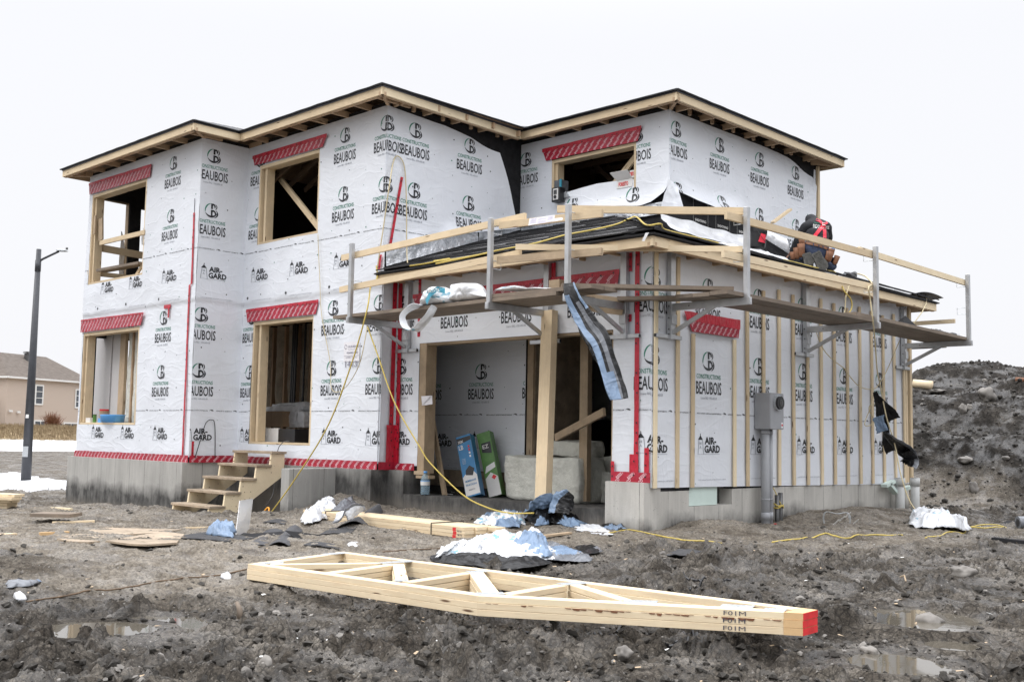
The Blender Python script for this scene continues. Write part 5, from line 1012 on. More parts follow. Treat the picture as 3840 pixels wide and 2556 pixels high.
hose([roofp(15, 1280, 600), roofp(15, 1500, 655), roofp(15, 1700, 715), roofp(16, 200, 730)]+[P(16, 280, 820, 'X', .42), P(16, 340, 900, 'X', .42), P(16, 345, 980, 'X', .42), P(16, 300, 1045, 'X', .42)], .010, 'yellow', 'yellow hose dropping over the side eave below the worker', group=hg)
hose([P(16, 325, 775, 'X', .43), P(16, 295, 870, 'X', .44), P(16, 285, 1000, 'X', .44), P(16, 265, 1040, 'X', .5)], .009, 'cream', 'short cream cord hanging from the side eave beside the yellow hose', name='cord', cat='cord')
LH = [P(16, 400, 665, 'X', .3), P(16, 470, 690, 'X', .6), P(16, 535, 760, 'X', 1.0), P(16, 500, 790, 'X', 1.18), P(16, 515, 900, 'X', 1.18), P(16, 540, 1100, 'X', 1.2), P(16, 560, 1300, 'X', 1.0), P(16, 578, 1550, 'X', .8), P(9, 1105, 250, 'X', .5), P(9, 1150, 480, 'X', .5), P(9, 1210, 680, 'X', .55), P(9, 1255, 900, 'X', .75), P(9, 1320, 1080, 'X', .9), P(9, 1405, 1180, 'X', 1.25)]
hose(LH, .010, 'cream', 'long cream hose hanging from the roof to the ground by the white torn bag')
hose([P(16, 25, 1185, 'X', .1), P(16, 70, 1310, 'X', .12), P(16, 150, 1420, 'X', .12), P(16, 290, 1530, 'X', .12), P(9, 870, 165, 'X', .12), P(9, 960, 270, 'X', .12), P(9, 1060, 292, 'X', .15), P(9, 1110, 240, 'X', .15), P(9, 1160, 150, 'X', .15), P(16, 780, 1270, 'X', .5)], .007, 'cream', 'thin cord drooping in a loop across the strapped side wall', name='cord', cat='cord')
hose([P(9, 1060, 330, 'X', .25), P(9, 1040, 420, 'X', .25), P(9, 1000, 530, 'X', .3), P(9, 1030, 545, 'X', .3), P(9, 1065, 510, 'X', .3), P(9, 1030, 430, 'X', .28), P(9, 1060, 395, 'X', .28), P(9, 1130, 410, 'X', .3), P(9, 1145, 480, 'X', .3), P(9, 1060, 500, 'X', .3)], .007, 'cream', 'coiled loops of cream cord hung near the far end of the side wall', name='cord', cat='cord')
# black and blue film knotted round the hanging hose
fm = empty('film_streamer', P(9, 1090, 330, 'X', .4), 'black film streamer with blue pieces knotted round the hose at the garage side', 'film')
for sd_i, (pts, w, mt) in enumerate([([(1070, 310), (1095, 380), (1115, 470), (1145, 570), (1150, 650), (1185, 720)], [(0, .06), (.4, .16), (.6, .09), (1, .17)], ('fblack',)), ([(1095, 340), (1140, 400), (1180, 450), (1200, 500)], [(0, .04), (.5, .14), (1, .20)], ('fblack',)), ([(1090, 480), (1105, 530), (1122, 585)], [(0, .18), (.5, .14), (1, .18)], ('fblue',)), ([(1150, 600), (1220, 660), (1290, 720), (1320, 780), (1300, 825)], [(0, .07), (.4, .26), (.7, .20), (1, .26)], ('fblack', 'fgrey')), ([(1290, 720), (1330, 760), (1370, 785)], [(0, .16), (.5, .14), (1, .03)], ('fblack',))]):
    o = ribbon('film_strip', [P(9, x, y, 'X', .42+.05*sd_i) for x, y in pts], pl(w), None, None, mt, seed=sd_i+2, nn=36, mfun=(lambda t, s: 1 if s > .7 else 0) if len(mt) > 1 else None); setp(o, fm)
# ================================================================== STAIRS, WING WALL
t = empty('wooden_stairs', (-7.5, -1.1, -.7), 'raw wooden exterior stairs of six treads leading up to the door opening', 'stairs')
XS, XW = -6.95, -8.06; y0s, z0s = -.58, .305; dy, dz = -.268, -.207
for i in range(6):
    y, z = y0s+dy*i, z0s+dz*i; MB().box((XW-.03, y-.13, z-.038), (XS+.03, y+.15, z)).build('tread', W['osb'], t, bevel=.004)
for x in (XS, XW+.04):
    pts = []
    for i in range(6):
        y, z = y0s+dy*i, z0s+dz*i-.039; pts += [(x, y+.13, z), (x, y-.115, z)]
    yb, zb = y0s+dy*5-.115, z0s+dz*5-.04; pts += [(x, yb, zb-.14), (x, yb+.33, zb-.14), (x, y0s+.13, z0s-.38)]
    MB().prism(pts[::-1], (-.038, 0, 0)).build('stringer', W['woodpale'], t)
for i in range(0): pass
tag(MB().box((-8.3, -2.3, -.74), (-7.0, -1.85, -.70)).build('plywood_scrap', W['osb']), 'scrap of plywood under the foot of the stairs', 'plywood')
o = MB().box((-5.79, -1.283, -1.3), (-5.588, -.44, .082)).build('concrete_wing_wall', W['concB'], bevel=.006); tag(o, 'short concrete wing wall standing between the stairs and the garage', 'wall')
hz = lambda x: x
# black wires by the door
W_ = hose([P(5, 205, 1045, 'X', xB+.05), P(5, 250, 900, 'X', xB+.05), P(5, 270, 840, 'X', xB+.05), P(5, 300, 820, 'X', xB+.05), P(5, 322, 850, 'X', xB+.05), P(5, 324, 1045, 'X', xB+.05)], .007, 'blackp', 'black wire looped up the wrapped wall left of the stairs', name='wire', cat='wire')
hose([P(5, 760, 945, 'Y', yC-.1), P(5, 720, 955, 'Y', yC-.15), P(5, 690, 1010, 'Y', yC-.2), P(5, 678, 1150, 'Y', yC-.25), P(5, 665, 1250, 'Y', yC-.3), P(5, 620, 1330, 'Y', yC-.5), P(5, 540, 1400, 'Y', yC-.9)], .007, 'steel', 'dark cable hanging from the door sill down the concrete', name='wire', cat='wire')
c = P(11, 165, 310, 'Z', -.60); hk = [c+Vector((.09*cos(a)*.6, .03*sin(a), .07*sin(a)+.05)) for a in np.linspace(.3, 6.1, 24)]; hose(hk, .014, 'orange', 'orange hook ring of the yellow hose by the wing wall', name='hook_ring', cat='hook', sub=2)
# ================================================================== METER BOX
t = empty('electric_meter', (.1, 2.5, -.5), 'grey electric meter box with round socket on its side, conduits down to the mud', 'meter')
MB().box((.03, 2.27, .765), (.26, 2.62, 1.25)).build('meter_box', W['pvc'], t, bevel=.008); MB().box((.26, 2.275, .77), (.268, 2.615, 1.245)).build('cover', W['pvc'], t)
def disc(mb, c, r, ax, d, seg=24, m=0, r0=0):
    ax = Vector(ax); u = Vector((0, 0, 1)); w = ax.cross(u).normalized(); mb.tube([Vector(c), Vector(c)+ax*d], r, seg, m)
m_ = MB(); disc(m_, (.268, 2.45, 1.12), .105, (1, 0, 0), .03); m_.build('meter_ring', W['galv'], t, smooth=False); m_ = MB(); disc(m_, (.298, 2.45, 1.12), .088, (1, 0, 0), .03); m_.build('meter_socket', W['blackp'], t); m_ = MB(); disc(m_, (.328, 2.45, 1.12), .045, (1, 0, 0), .006); m_.box((.334, 2.44, 1.09), (.338, 2.46, 1.15)); m_.build('meter_plate', W['steel'], t)
MB().box((.269, 2.55, .785), (.271, 2.595, .86)).build('sticker', W['paper'], t); MB().box((.2715, 2.555, .81), (.272, 2.59, .835)).build('sticker_mark', W['red'], t)
for x, y, r in ((.14, 2.36, .057), (.13, 2.50, .034)):
    MB().tube([(x, y, .77), (x, y, -.75)], r, 16).tube([(x, y, -.34), (x, y, -.44)], r*1.12, 16).tube([(x, y, -.16), (x, y, -.18)], r*1.08, 16).tube([(x, y, .74), (x, y, .70)], r*1.08, 16).build('conduit', W['pvc'], t, smooth=True)
for i, (y, z, lab) in enumerate(((2.69, -.12, 'left dark grey conduit stub beside the meter pipe, tied with yellow wire'), (2.78, -.09, 'right dark grey conduit stub tied with yellow wire'))):
    tag(MB().tube([(.12, y, -.75), (.12, y, z)], .032, 14).build('conduit_stub', W['steel'], smooth=True), lab, 'pipe', 'conduit stubs by the meter')
pts = []
for k in range(60): a = k*.62; pts.append((.12+.05*cos(a), 2.735+.09*sin(a), -.27+.012*sin(k*1.9)+.03*sin(k*.31)))
hose([(.05, 2.58, .0), (.1, 2.62, -.02), (.12, 2.68, -.12)]+pts, .006, 'yellow', 'yellow wire wound round the two conduit stubs', name='wire', cat='wire', sub=2)
hose([(.1, 2.36, -.6), (.16, 2.33, -.5), (.2, 2.4, -.52), (.2, 2.5, -.49), (.25, 2.6, -.53)], .006, 'red', 'red plastic ribbon at the foot of the meter conduit', name='ribbon', cat='ribbon', sub=4)
for (k, x, y, r, zt, lab) in ((9, 1248, 1170, .072, .07, 'left white pipe stub standing at the far corner of the foundation'), (9, 1352, 1170, .068, .05, 'right white pipe stub past the corner of the foundation')):
    b = P(k, x, y, 'Z', -.55); top = P(9, x-3 if x < 1300 else x-3, 905, 'X', b.x); tag(MB().tube([(b.x, b.y, -.8), (b.x, b.y, top.z)], r, 20).tube([(b.x, b.y, top.z-.13), (b.x, b.y, top.z)], r*1.13, 20).build('pipe_stub', W['pvc2'], smooth=True), lab, 'pipe', 'white pipe stubs')
for i, (x, y, a, lab) in enumerate(((1165, 945, .2, 'upper mint foam offcut wedged at the far corner'), (1190, 980, -.5, 'lower mint foam offcut wedged at the far corner'), (1290, 975, .1, 'mint foam offcut between the two white pipes'))):
    c = P(9, x, y, 'X', .10); d = Vector((.0, cos(a)*.16, sin(a)*.16)); tag(MB().board(c-d, c+d, .05, .10, (0, -d.z, d.y)).build('foam_offcut', W['foampale']), lab, 'foam', 'foam offcuts at the far corner')
# ================================================================== TRUSSES
def tp(k, x, y, dz=0):
    w = ray(k, x, y); b = .024; c0 = -.403-b*.5+dz; t_ = (CAM[2]-c0-b*CAM[0])/(b*w[0]-w[2]); return Vector(CAM+w*t_)
A = tp(11, 50, 610); Bn = tp(11, 1505, 812); Cn = tp(12, 1167, 572); D = tp(11, 655, 533); E_ = tp(12, 1243, 553)
def inset(p, q, w, s=1):
    d = (q-p); d.z = 0; d.normalize(); return Vector((-d.y, d.x, 0))*w*s
nrmz = Vector((-.024, 0, 1)).normalized()
CHW, CHT = .089, .038
def truss(layer, label):
    dz = -.0395*layer; t = empty('roof_truss', A+Vector((0, 0, dz)), label, 'roof truss', 'roof trusses stacked on the mud'); sh = Vector((rnd.uniform(-.006, .006), rnd.uniform(-.006, .006), dz-CHT/2))
    def bd(p, q, w=CHW, off=0, nm='chord', mt='woodpale', th=CHT, e0=0, e1=0):
        d = (q-p).normalized(); o = inset(p, q, w/2*off) if off else Vector((0, 0, 0)); return MB().board(p+o+sh-d*e0, q+o+sh+d*e1, w, th, Vector((-d.y, d.x, 0))).build(nm, W[mt], t, bevel=.002)
    bd(A, Bn, off=1); bd(Bn, Cn-(Cn-Bn).normalized()*.10, off=1); bd(D, E_-(E_-D).normalized()*.10, off=-1, e0=.0); bd(A+inset(A, D, .0), D, off=-1, e0=-.06, e1=-.03)
    c0 = Cn-(Cn-Bn).normalized()*.10; e0 = E_-(E_-D).normalized()*.10; s2 = sh+Vector((0, 0, -CHT/2))
    MB().prism([c0+s2, Cn+s2, E_+s2, e0+s2], (0, 0, CHT)).build('chord_end', W['endgrain'], t)
    MB().prism([Cn+s2+Vector((.001, 0, .001)), Cn+s2+Vector((.004, 0, .001)), E_+s2+Vector((.004, 0, .001)), E_+s2+Vector((.001, 0, .001))], (0, 0, CHT-.002)).build('red_paint', W['red'], t)
    wb = [((11, 190, 612), (11, 900, 604), .07), ((11, 545, 668), (11, 965, 612), .089), ((11, 1000, 610), (11, 1022, 712), .089), ((11, 1055, 724), (11, 1455, 664), .089), ((11, 1492, 662), (11, 1585, 792), .105), ((11, 1675, 800), (11, 2030, 742), .089), ((11, 2110, 738), (12, 215, 500), .08), ((11, 150, 606), (11, 560, 560), .04)][:7]
    for p, q, w in wb: bd(tp(*p), tp(*q), w, 0, 'web', th=CHT-.002)
    if layer == 0:
        for k, x0, y0, x1, y1 in ((11, 530, 552, 670, 540), (11, 150, 606, 275, 604), (11, 885, 606, 1105, 592), (11, 975, 716, 1060, 714), (11, 1440, 662, 1545, 656), (11, 1490, 800, 1665, 797), (11, 2020, 740, 2195, 728), (12, 200, 506, 380, 512), (12, 725, 529, 900, 538), (12, 955, 549, 1075, 556)):
            p, q = tp(k, x0, y0), tp(k, x1, y1); d = (q-p).normalized(); MB().board(p+Vector((0, 0, .001)), q+Vector((0, 0, .001)), .095, .002, Vector((-d.y, d.x, 0))).build('nail_plate', W['galv'], t)
    # pencil mark on the outer face
    d = (Cn-Bn).normalized(); n_ = Vector((d.y, -d.x, 0)).normalized(); base = Bn+d*((Cn-Bn).length-.36)+sh; I = Ink(); I.text('F01M', 0, -.011, .12, .024, 0, .0); m_ = MB(); I.lay(m_, lambda u, z: base+d*u+Vector((0, 0, z))+n_*.0035); m_.build('lumber_mark', W['ink'], t)
    if layer == 1:
        m_ = MB(); I = Ink(); r = random.Random(4)
        for u in np.arange(.05, 1.75, .045):
            if r.random() < .75: a_, b_ = r.uniform(.002, .016), r.uniform(.03, .06); I.poly([(u, .018), (u+b_, .018), (u+b_*.8, .018-a_), (u+b_*.2, .018-a_*.8)], 0)
        I.lay(m_, lambda u, z: Bn+sh+d*u+Vector((0, 0, z))+n_*.003); m_.build('bark_edge', W['leather'], t)
for i, l in enumerate(('top one of three pale roof trusses stacked flat on the mud, metal plates showing', 'middle one of three stacked roof trusses, with a strip of bark on its edge', 'lowest of the three stacked roof trusses, resting on the mud')): truss(i, l)
# ================================================================== LUMBER PILE
def lp(k, x, y, z): return P(k, x, y, 'Z', z)
zb = -.505; L0 = lp(11, 400, 268, zb+.118); R0 = lp(11, 1455, 388, zb+.125); dr = (R0-L0); dr.z = 0; Lp = dr.length; dr.normalize(); sdv = Vector((-dr.y, dr.x, 0))
for lay in range(3):
    for j in range(3):
        w = .14 if j else .14; z = zb+.019+.0395*lay; jit = rnd.uniform(-.015, .015); e = (0, .03, .19)[j]+(.05 if lay == 0 and j == 2 else 0)
        p = L0+sdv*(.07+.145*j)+dr*jit; q = p+dr*(Lp-.10+e); p = Vector((p.x, p.y, z)); q = Vector((q.x, q.y, z+.012))
        mb = MB().board(p, q, w, .037, sdv, 0); o = mb.build('lumber_board', W['woodpale'] if (lay+j) % 2 else W['wood'], bevel=.002)
        row = ('front', 'middle', 'back')[j]; lev = ('bottom', 'middle', 'top')[lay]
        tag(o, f'{row} board in the {lev} layer of the strapped lumber pile', 'board', 'boards of the strapped lumber pile')
        if j == 0:
            n_ = -sdv; d = dr; rp = MB().box((0, 0, 0), (.001, .001, .001)); rp = MB(); u0 = (q-p).length-.20; c = p+d*u0; rp.add([c+n_*.0705+Vector((0, 0, -.0185)), c+d*.06+n_*.0705+Vector((0, 0, -.0185)), c+d*.06+n_*.0705+Vector((0, 0, .0185)), c+n_*.0705+Vector((0, 0, .0185))], [(0, 1, 2, 3)]); setp(rp.build('red_mark', W['red']), o)
            I = Ink(); I.text('F01M', 0, -.008, .07, .02, 0, .004, rot=pi); m_ = MB(); I.lay(m_, lambda u, z: p+d*(u0+.12+u)+n_*.0715+Vector((0, 0, z))); setp(m_.build('lumber_mark', W['ink']), o)
for s, f in ((.16, 'left'), (.80, 'right')):
    c = L0+dr*Lp*s; c.z = zb+.06+.012*s; m_ = MB(); h = .067; a = sdv*-.006; b = sdv*.46; q = dr*.006
    loop = [c+a+Vector((0, 0, -h)), c+a+Vector((0, 0, h)), c+b+Vector((0, 0, h)), c+b+Vector((0, 0, -h))]
    for i in range(4): m_.tube([loop[i], loop[(i+1) % 4]], .006, 4)
    tag(m_.build('steel_strap', W['blackp']), f'black strap round the {f} part of the lumber pile', 'strap', 'straps of the lumber pile')
# stack at the left edge of the picture
for i in range(7):
    c = P(10, 98-i*6+(i % 2)*7, 243+i*16, 'Z', -.50+.0); b0 = P(10, 40, 352, 'Z', -.60); z = -.60+.02+.042*(6-i); w = rnd.uniform(-.05, .05)
    q = Vector((b0.x+.05+w*.6+(.12 if i == 1 else 0)-.03*i, b0.y+.12+w*.5, z)); tag(MB().board(q+Vector((-1.9, -1.0, 0)), q, .20, .038, (-.5, .86, 0)).build('lumber_board', W['wood'] if i % 2 else W['woodpale'], bevel=.002), ('topmost', 'second', 'third', 'fourth', 'fifth', 'sixth', 'lowest')[i]+' board of the stack cut off by the left picture edge', 'board', 'boards stacked at the left edge')
# ================================================================== SHEETS AND SCRAPS ON THE MUD
def gp(k, x, y, dz=.015):
    p = P(k, x, y, 'Z', -.52)
    for _ in range(6): p = P(k, x, y, 'Z', gs(p.x, p.y)+dz)
    return p
def sheet(name, k, pts, label, cat, mat, th=.012, dz=.02, group=None, sub=6, wav=.01):
    q = [gp(k, x, y, dz) for x, y in pts]; z = max(p.z for p in q)*.4+sum(p.z for p in q)/len(q)*.6
    q = [P(k, x, y, 'Z', z+dz*.3) for x, y in pts]; o = MB().prism([Vector((p.x, p.y, p.z-.015)) for p in q][::-1], (0, 0, th+.006)).build(name, W[mat]); return tag(o, label, cat, group)
pg = 'muddy plywood sheets'
sheet('plywood_sheet', 10, [(770, 538), (1190, 470), (1345, 490), (1290, 552), (1080, 566), (960, 562)], 'largest muddy plywood sheet, its edge under the grey shingles', 'plywood', 'osb', group=pg, dz=.035)
sheet('plywood_sheet', 10, [(415, 522), (600, 530), (730, 540), (640, 549), (520, 545)], 'small plywood piece at the left of the group', 'plywood', 'osb', group=pg)
sheet('plywood_sheet', 10, [(345, 490), (570, 488), (790, 500), (745, 534), (600, 528)], 'plywood piece sunk in the mud between the small and the large sheet', 'plywood', 'osb', group=pg, dz=.012)
sheet('plywood_sheet', 10, [(575, 470), (770, 442), (1330, 455), (1180, 478), (860, 494)], 'far plywood sheet nearest the stairs', 'plywood', 'osb', group=pg, dz=.025)
bg_ = 'loose boards on the ground'
def gboard(k, a, b, w, label, mat='wood', th=.03, dz=.03, name='loose_board', grp=bg_):
    p, q = gp(k, *a, dz), gp(k, *b, dz); d = (q-p); return tag(MB().board(p, q, w, th, Vector((-d.y, d.x, 0))).build(name, W[mat]), label, 'board', grp)
gboard(10, (265, 345), (555, 350), .30, 'dark plank raised over a rut left of the house', 'plank', .04, .10); gboard(10, (380, 408), (690, 398), .07, 'thin pale strip beside the wet ruts'); gboard(10, (0, 500), (100, 492), .08, 'pale board end at the left picture edge'); gboard(10, (290, 487), (500, 478), .05, 'orange strip behind the plywood sheets', 'endgrain'); gboard(10, (1340, 448), (1510, 445), .06, 'short lath between plywood and stairs')
gboard(10, (380, 300), (520, 308), .06, 'small white lath by the foundation', 'woodpale'); gboard(18, (1080, 1395), (1730, 1315), .07, 'brown strip of wood between the tarp and the bags', 'wood2', .02); gboard(12, (2190, 172), (2370, 190), .10, 'black bar lying at the right picture edge', 'felt', .04, .03)
gboard(18, (250, 855), (370, 862), .05, 'pale lath on the garage slab by the leaning stick', 'woodpale', .02, .28) if False else None
hose([gp(10, 190, 965), gp(10, 520, 930), gp(10, 880, 888), gp(10, 1240, 842), gp(10, 1500, 805), gp(10, 1800, 772)], .008, 'mudcord', 'long brown rusty cord half sunk in the smooth mud', name='cord', cat='cord', sub=12, lay=True); hose([gp(11, 900, 555), gp(11, 1150, 528), gp(11, 1420, 502)], .008, 'mudcord', 'brown cord behind the trusses', name='cord', cat='cord', sub=12, lay=True)
# shingle strips
def shin(k, pts, label, hh=0, seed=0, mat='shingle'):
    q = [gp(k, x, y, .02) for x, y in pts]; u = q[1]-q[0]; v = q[3]-q[0]; w_ = q[2]-q[1]; mb = MB()
    mb.grid(lambda s, t: q[0]+u*s+(v*(1-s)+w_*s)*t+Vector((0, 0, hh*sin(pi*s)*(.6+.4*t)+.008*MN.noise(Vector((s*4, t*3, seed)))+.005)), 14, 5); return tag(mb.build('shingle_strip', W[mat], solid=.006), label, 'shingle', 'roof shingle strips thrown on the mud')
shin(11, [(180, 500), (310, 500), (395, 405), (290, 402)], 'arched strip of grey shingle with a pale line in the middle of the scrap heap', .06, 1, 'shinglem'); shin(11, [(30, 498), (160, 500), (270, 405), (170, 400)], 'grey shingle strip left of the arched one', .02, 2, 'shinglem')
shin(10, [(1215, 522), (1640, 548), (1880, 520), (1420, 490)], 'long dark shingle strip lapping the big plywood sheet', .02, 3); shin(10, [(1380, 494), (1700, 515), (1860, 498), (1500, 478)], 'second dark shingle strip by the blue film', .02, 8)
shin(11, [(400, 495), (640, 520), (600, 470), (440, 468)], 'two flat shingle pieces right of the arched strip', .01, 4); shin(11, [(500, 430), (700, 420), (740, 380), (560, 395)], 'dark strip running toward the lumber pile', .01, 5)
shin(11, [(590, 400), (800, 370), (900, 290), (850, 288)], 'bundle of grey strips draped over the lumber pile', .12, 6, 'shinglem'); shin(11, [(130, 352), (280, 366), (300, 345), (190, 338)], 'small black felt piece near the yellow hose hook', .02, 7); shin(12, [(425, 262), (560, 268), (620, 240), (490, 232)], 'grey shingle scrap on the mud right of the bags', .01, 9)
q0, q1 = gp(11, 20, 440, .02), gp(11, 520, 460, .02); mb = MB(); a, b, c, d = gp(11, 10, 425, .04), gp(11, 300, 405, .07), gp(11, 510, 440, .02), gp(11, 120, 450, .01); mb.add([a, b, c, d], [(0, 1, 2), (0, 2, 3)]); e, f_ = gp(11, 285, 400, .10), gp(11, 520, 430, .02); mb.add([e, f_, gp(11, 360, 460, .01)], [(0, 1, 2)]); tag(mb.build('black_felt', W['felt'], solid=.004), 'black felt sheets bent up behind the arched shingle strip', 'felt')
# bright metal square leaning, blue film beside it
p = gp(10, 1715, 520, 0); q = gp(10, 1812, 478, 0); wv = (q-p); wv.z = 0; up_ = Vector((-.22, .20, .36)); m_ = MB().prism([p, q, q+up_+Vector((-.03, 0, .0)), p+up_+Vector((-.05, 0, 0))], (.0, .004, 0)); tag(m_.build('metal_sheet', W['brightsheet']), 'bright white metal square propped up on the shingle scraps', 'metal sheet')
def cr(k, pts, *a, **kw): return crumple(a[0], [gp(k, x, y) for x, y in pts], *a[1:], **kw)
cr(10, [(1515, 512), (1600, 525), (1700, 522), (1680, 490), (1590, 480), (1530, 492)], 'blue_film', 'crumpled pale blue film beside the bright metal square', 'film', mats=('fblue',), h=.22, seed=21, lift=.04)
cr(10, [(40, 888), (110, 880), (200, 872), (285, 838), (200, 836), (120, 846), (55, 862)], 'blue_film', 'pale blue film scrap lying alone at the left edge', 'film', mats=('fblue', 'fgrey'), h=.05, seed=22, n=24)
cr(10, [(85, 972), (130, 985), (190, 972), (160, 955), (110, 955)], 'white_wad', 'small white wad of paper at the end of the brown cord', 'paper', mats=('fclear',), h=.06, seed=23, n=20)
cr(10, [(1612, 815), (1650, 822), (1685, 800), (1660, 786), (1625, 792)], 'wrapper', 'small white and teal wrapper beside the brown cord', 'wrapper', mats=('fwhite', 'teal'), h=.07, seed=24, n=20, mf=lambda p, v: 1 if v > .3 else 0)
bg2 = 'heap of bags and films behind the trusses'
cr(11, [(1225, 592), (1330, 580), (1500, 590), (1700, 610), (1960, 600), (2000, 560), (1880, 500), (1780, 470), (1640, 458), (1480, 478), (1330, 540)], 'plastic_bags', 'heap of white printed plastic bags behind the trusses', 'bag', mats=('fwhite', 'bag'), h=.21, seed=31, n=60, group=bg2, lift=.04)
cr(11, [(1190, 570), (1260, 610), (1500, 632), (1700, 650), (1950, 622), (1900, 590), (1700, 560), (1600, 540), (1480, 560), (1300, 580)], 'black_film', 'crumpled black film along the near side of the white bags', 'film', mats=('fblack',), h=.11, seed=32, n=60, group=bg2, lift=.02)
cr(11, [(1700, 560), (1800, 585), (1950, 600), (1940, 540), (1880, 500), (1780, 530)], 'blue_film', 'grey blue film on top of the right part of the heap', 'film', mats=('fblue', 'fwhite'), h=.30, seed=33, n=36, group=bg2, lift=.10)
cr(11, [(1910, 560), (2030, 600), (2190, 605), (2200, 575), (2080, 530), (1920, 495)], 'blue_film', 'pale blue film spread right of the heap', 'film', mats=('fblue', 'fgrey', 'fwhite')[:2], h=.12, seed=34, n=40, group=bg2)
cr(11, [(2100, 530), (2170, 555), (2280, 530), (2220, 500), (2130, 510)], 'black_film', 'dark film scrap at the right end of the heap', 'film', mats=('fgrey', 'fblack'), h=.07, seed=35, n=24, group=bg2)
bg3 = 'films round the foot of the garage post'
cr(18, [(690, 1225), (830, 1262), (1010, 1270), (1215, 1255), (1230, 1170), (1100, 1120), (940, 1118), (830, 1170)], 'plastic_bags', 'white and blue printed bags left of the garage post', 'bag', mats=('bag', 'fblue'), h=.20, seed=41, n=50, group=bg3, lift=.04)
cr(18, [(1200, 1170), (1330, 1270), (1560, 1250), (1800, 1280), (1900, 1240), (1760, 1160), (1640, 1090), (1450, 1090), (1300, 1110)], 'blue_film', 'large pale blue film crumpled at the foot of the garage post', 'film', mats=('fblue', 'fblack'), h=.30, seed=42, n=60, group=bg3, lift=.06, mf=lambda p, v: 0 if v < .25 else 1)
cr(18, [(1570, 1180), (1750, 1280), (1900, 1320), (2170, 1350), (2150, 1300), (1900, 1235), (1700, 1170)], 'white_film', 'long white film tongue reaching toward the garage corner', 'film', mats=('fwhite',), h=.10, seed=43, n=40, group=bg3)
cr(18, [(1820, 1165), (2100, 1280), (2356, 1290), (2440, 1230), (2300, 1160), (2000, 1150)], 'black_film', 'black film with folds against the garage foundation corner', 'film', mats=('fblack', 'fblue'), h=.14, seed=44, n=50, group=bg3, mf=lambda p, v: 0 if v < .18 else 1)
cl = [P(18, 1300, 1090, 'Y', -.5), P(18, 1400, 1060, 'Y', -.48), P(18, 1480, 980, 'Y', -.45), P(18, 1540, 890, 'Y', -.40)]
ribbon('blue_film', cl, pl([(0, .5), (.4, .42), (.8, .2), (1, .05)]), 'blue film pulled up against the leaning garage post', 'film', ('fblue', 'fgrey'), seed=9, mfun=lambda t, s: 1 if s > .85 else 0, tw=lambda t: .5)
cl = [P(18, 1600, 1090, 'Y', -.45), P(18, 1620, 1010, 'Y', -.4), P(18, 1680, 930, 'Y', -.36), P(18, 1730, 870, 'Y', -.33)]
ribbon('black_film', cl, pl([(0, .28), (.5, .30), (1, .12)]), 'black film corner standing up right of the garage post', 'film', ('fblack', 'fblue'), seed=11, mfun=lambda t, s: 1 if s < .3 else 0, tw=lambda t: -.3)
cr(11, [(385, 362), (470, 375), (560, 345), (620, 300), (560, 280), (480, 290), (420, 330)], 'plastic_bag', 'white bag thrown over the left end of the lumber pile', 'bag', mats=('fwhite',), h=.22, seed=51, n=40, lift=.09)
cl = [gp(11, 600, 330, .14), gp(11, 680, 300, .20), gp(11, 740, 262, .22), gp(11, 790, 255, .20)]; ribbon('plastic_bag', cl, pl([(0, .14), (.6, .16), (1, .05)]), 'white bag tail lying over the lumber pile', 'bag', ('fwhite', 'fgrey'), seed=12, tw=lambda t: 1.3, mfun=lambda t, s: 1 if s < .2 else 0)
cr(11, [(560, 340), (640, 350), (740, 300), (700, 280), (620, 290)], 'grey_felt', 'dark grey felt fold on the lumber pile beside the white bag', 'felt', mats=('fgrey',), h=.12, seed=52, n=26, lift=.13)
cr(11, [(680, 505), (740, 508), (745, 488), (700, 482)], 'clear_film', 'small clear film scrap near the left truss', 'film', mats=('fclear',), h=.05, seed=53, n=18)
# right side: bag, roll, hoses, roll end
cr(9, [(1310, 1240), (1400, 1268), (1540, 1275), (1650, 1285), (1735, 1300), (1700, 1262), (1610, 1230), (1580, 1190), (1480, 1170), (1330, 1190)], 'plastic_bag', 'white torn bag on the mud beside the blue grey roll', 'bag', mats=('fwhite', 'bag'), h=.30, seed=61, n=44, lift=.05)
a, b = gp(9, 1400, 1215, .07), gp(9, 1680, 1218, .075); tag(MB().tube([a, b], .085, 22).tube([b-(b-a).normalized()*.01, b+(b-a).normalized()*.002], .055, 18, 1).build('membrane_roll', [W['fblue'], W['blackp']], smooth=False), 'blue grey roll of membrane lying on the mud by the far corner', 'roll')
a = gp(9, 2060, 1215, .08); tag(MB().tube([a, a+Vector((.9, .9, .02))], .085, 22).tube([a-Vector((.002, .002, 0)), a+Vector((.01, .01, 0))], .05, 18, 1).build('membrane_roll', [W['fgrey'], W['blackp']]), 'dark roll cut off by the right picture edge', 'roll')
sheet('felt_sheet', 9, [(1940, 1222), (2070, 1225), (2080, 1205), (1990, 1195)], 'flat grey felt sheet beside the dark roll', 'felt', 'felt', th=.006)
hose([gp(9, 1980, 1250), gp(9, 1900, 1242), gp(9, 1750, 1245), gp(9, 1640, 1262), gp(9, 1600, 1256), gp(9, 1700, 1252), gp(9, 1850, 1258), gp(9, 1960, 1250)], .011, 'yellow', 'doubled yellow hose on the mud beside the white torn bag', group=hg, sub=14, lay=True)
hose([gp(9, 1725, 1278), gp(9, 1700, 1250), gp(9, 1690, 1290), gp(9, 1600, 1285), gp(9, 1520, 1310), gp(9, 1420, 1322)], .011, 'yellow', 'yellow hose end curving below the white torn bag', group=hg, sub=14, lay=True)
hose([gp(9, 360, 1350), gp(9, 520, 1338), gp(9, 600, 1325), gp(9, 720, 1318), gp(9, 830, 1325), gp(9, 950, 1310), gp(9, 1070, 1300), gp(9, 1265, 1303)], .012, 'yellow', 'yellow hose lying on the mud in front of the side foundation', group=hg, sub=14, lay=True)
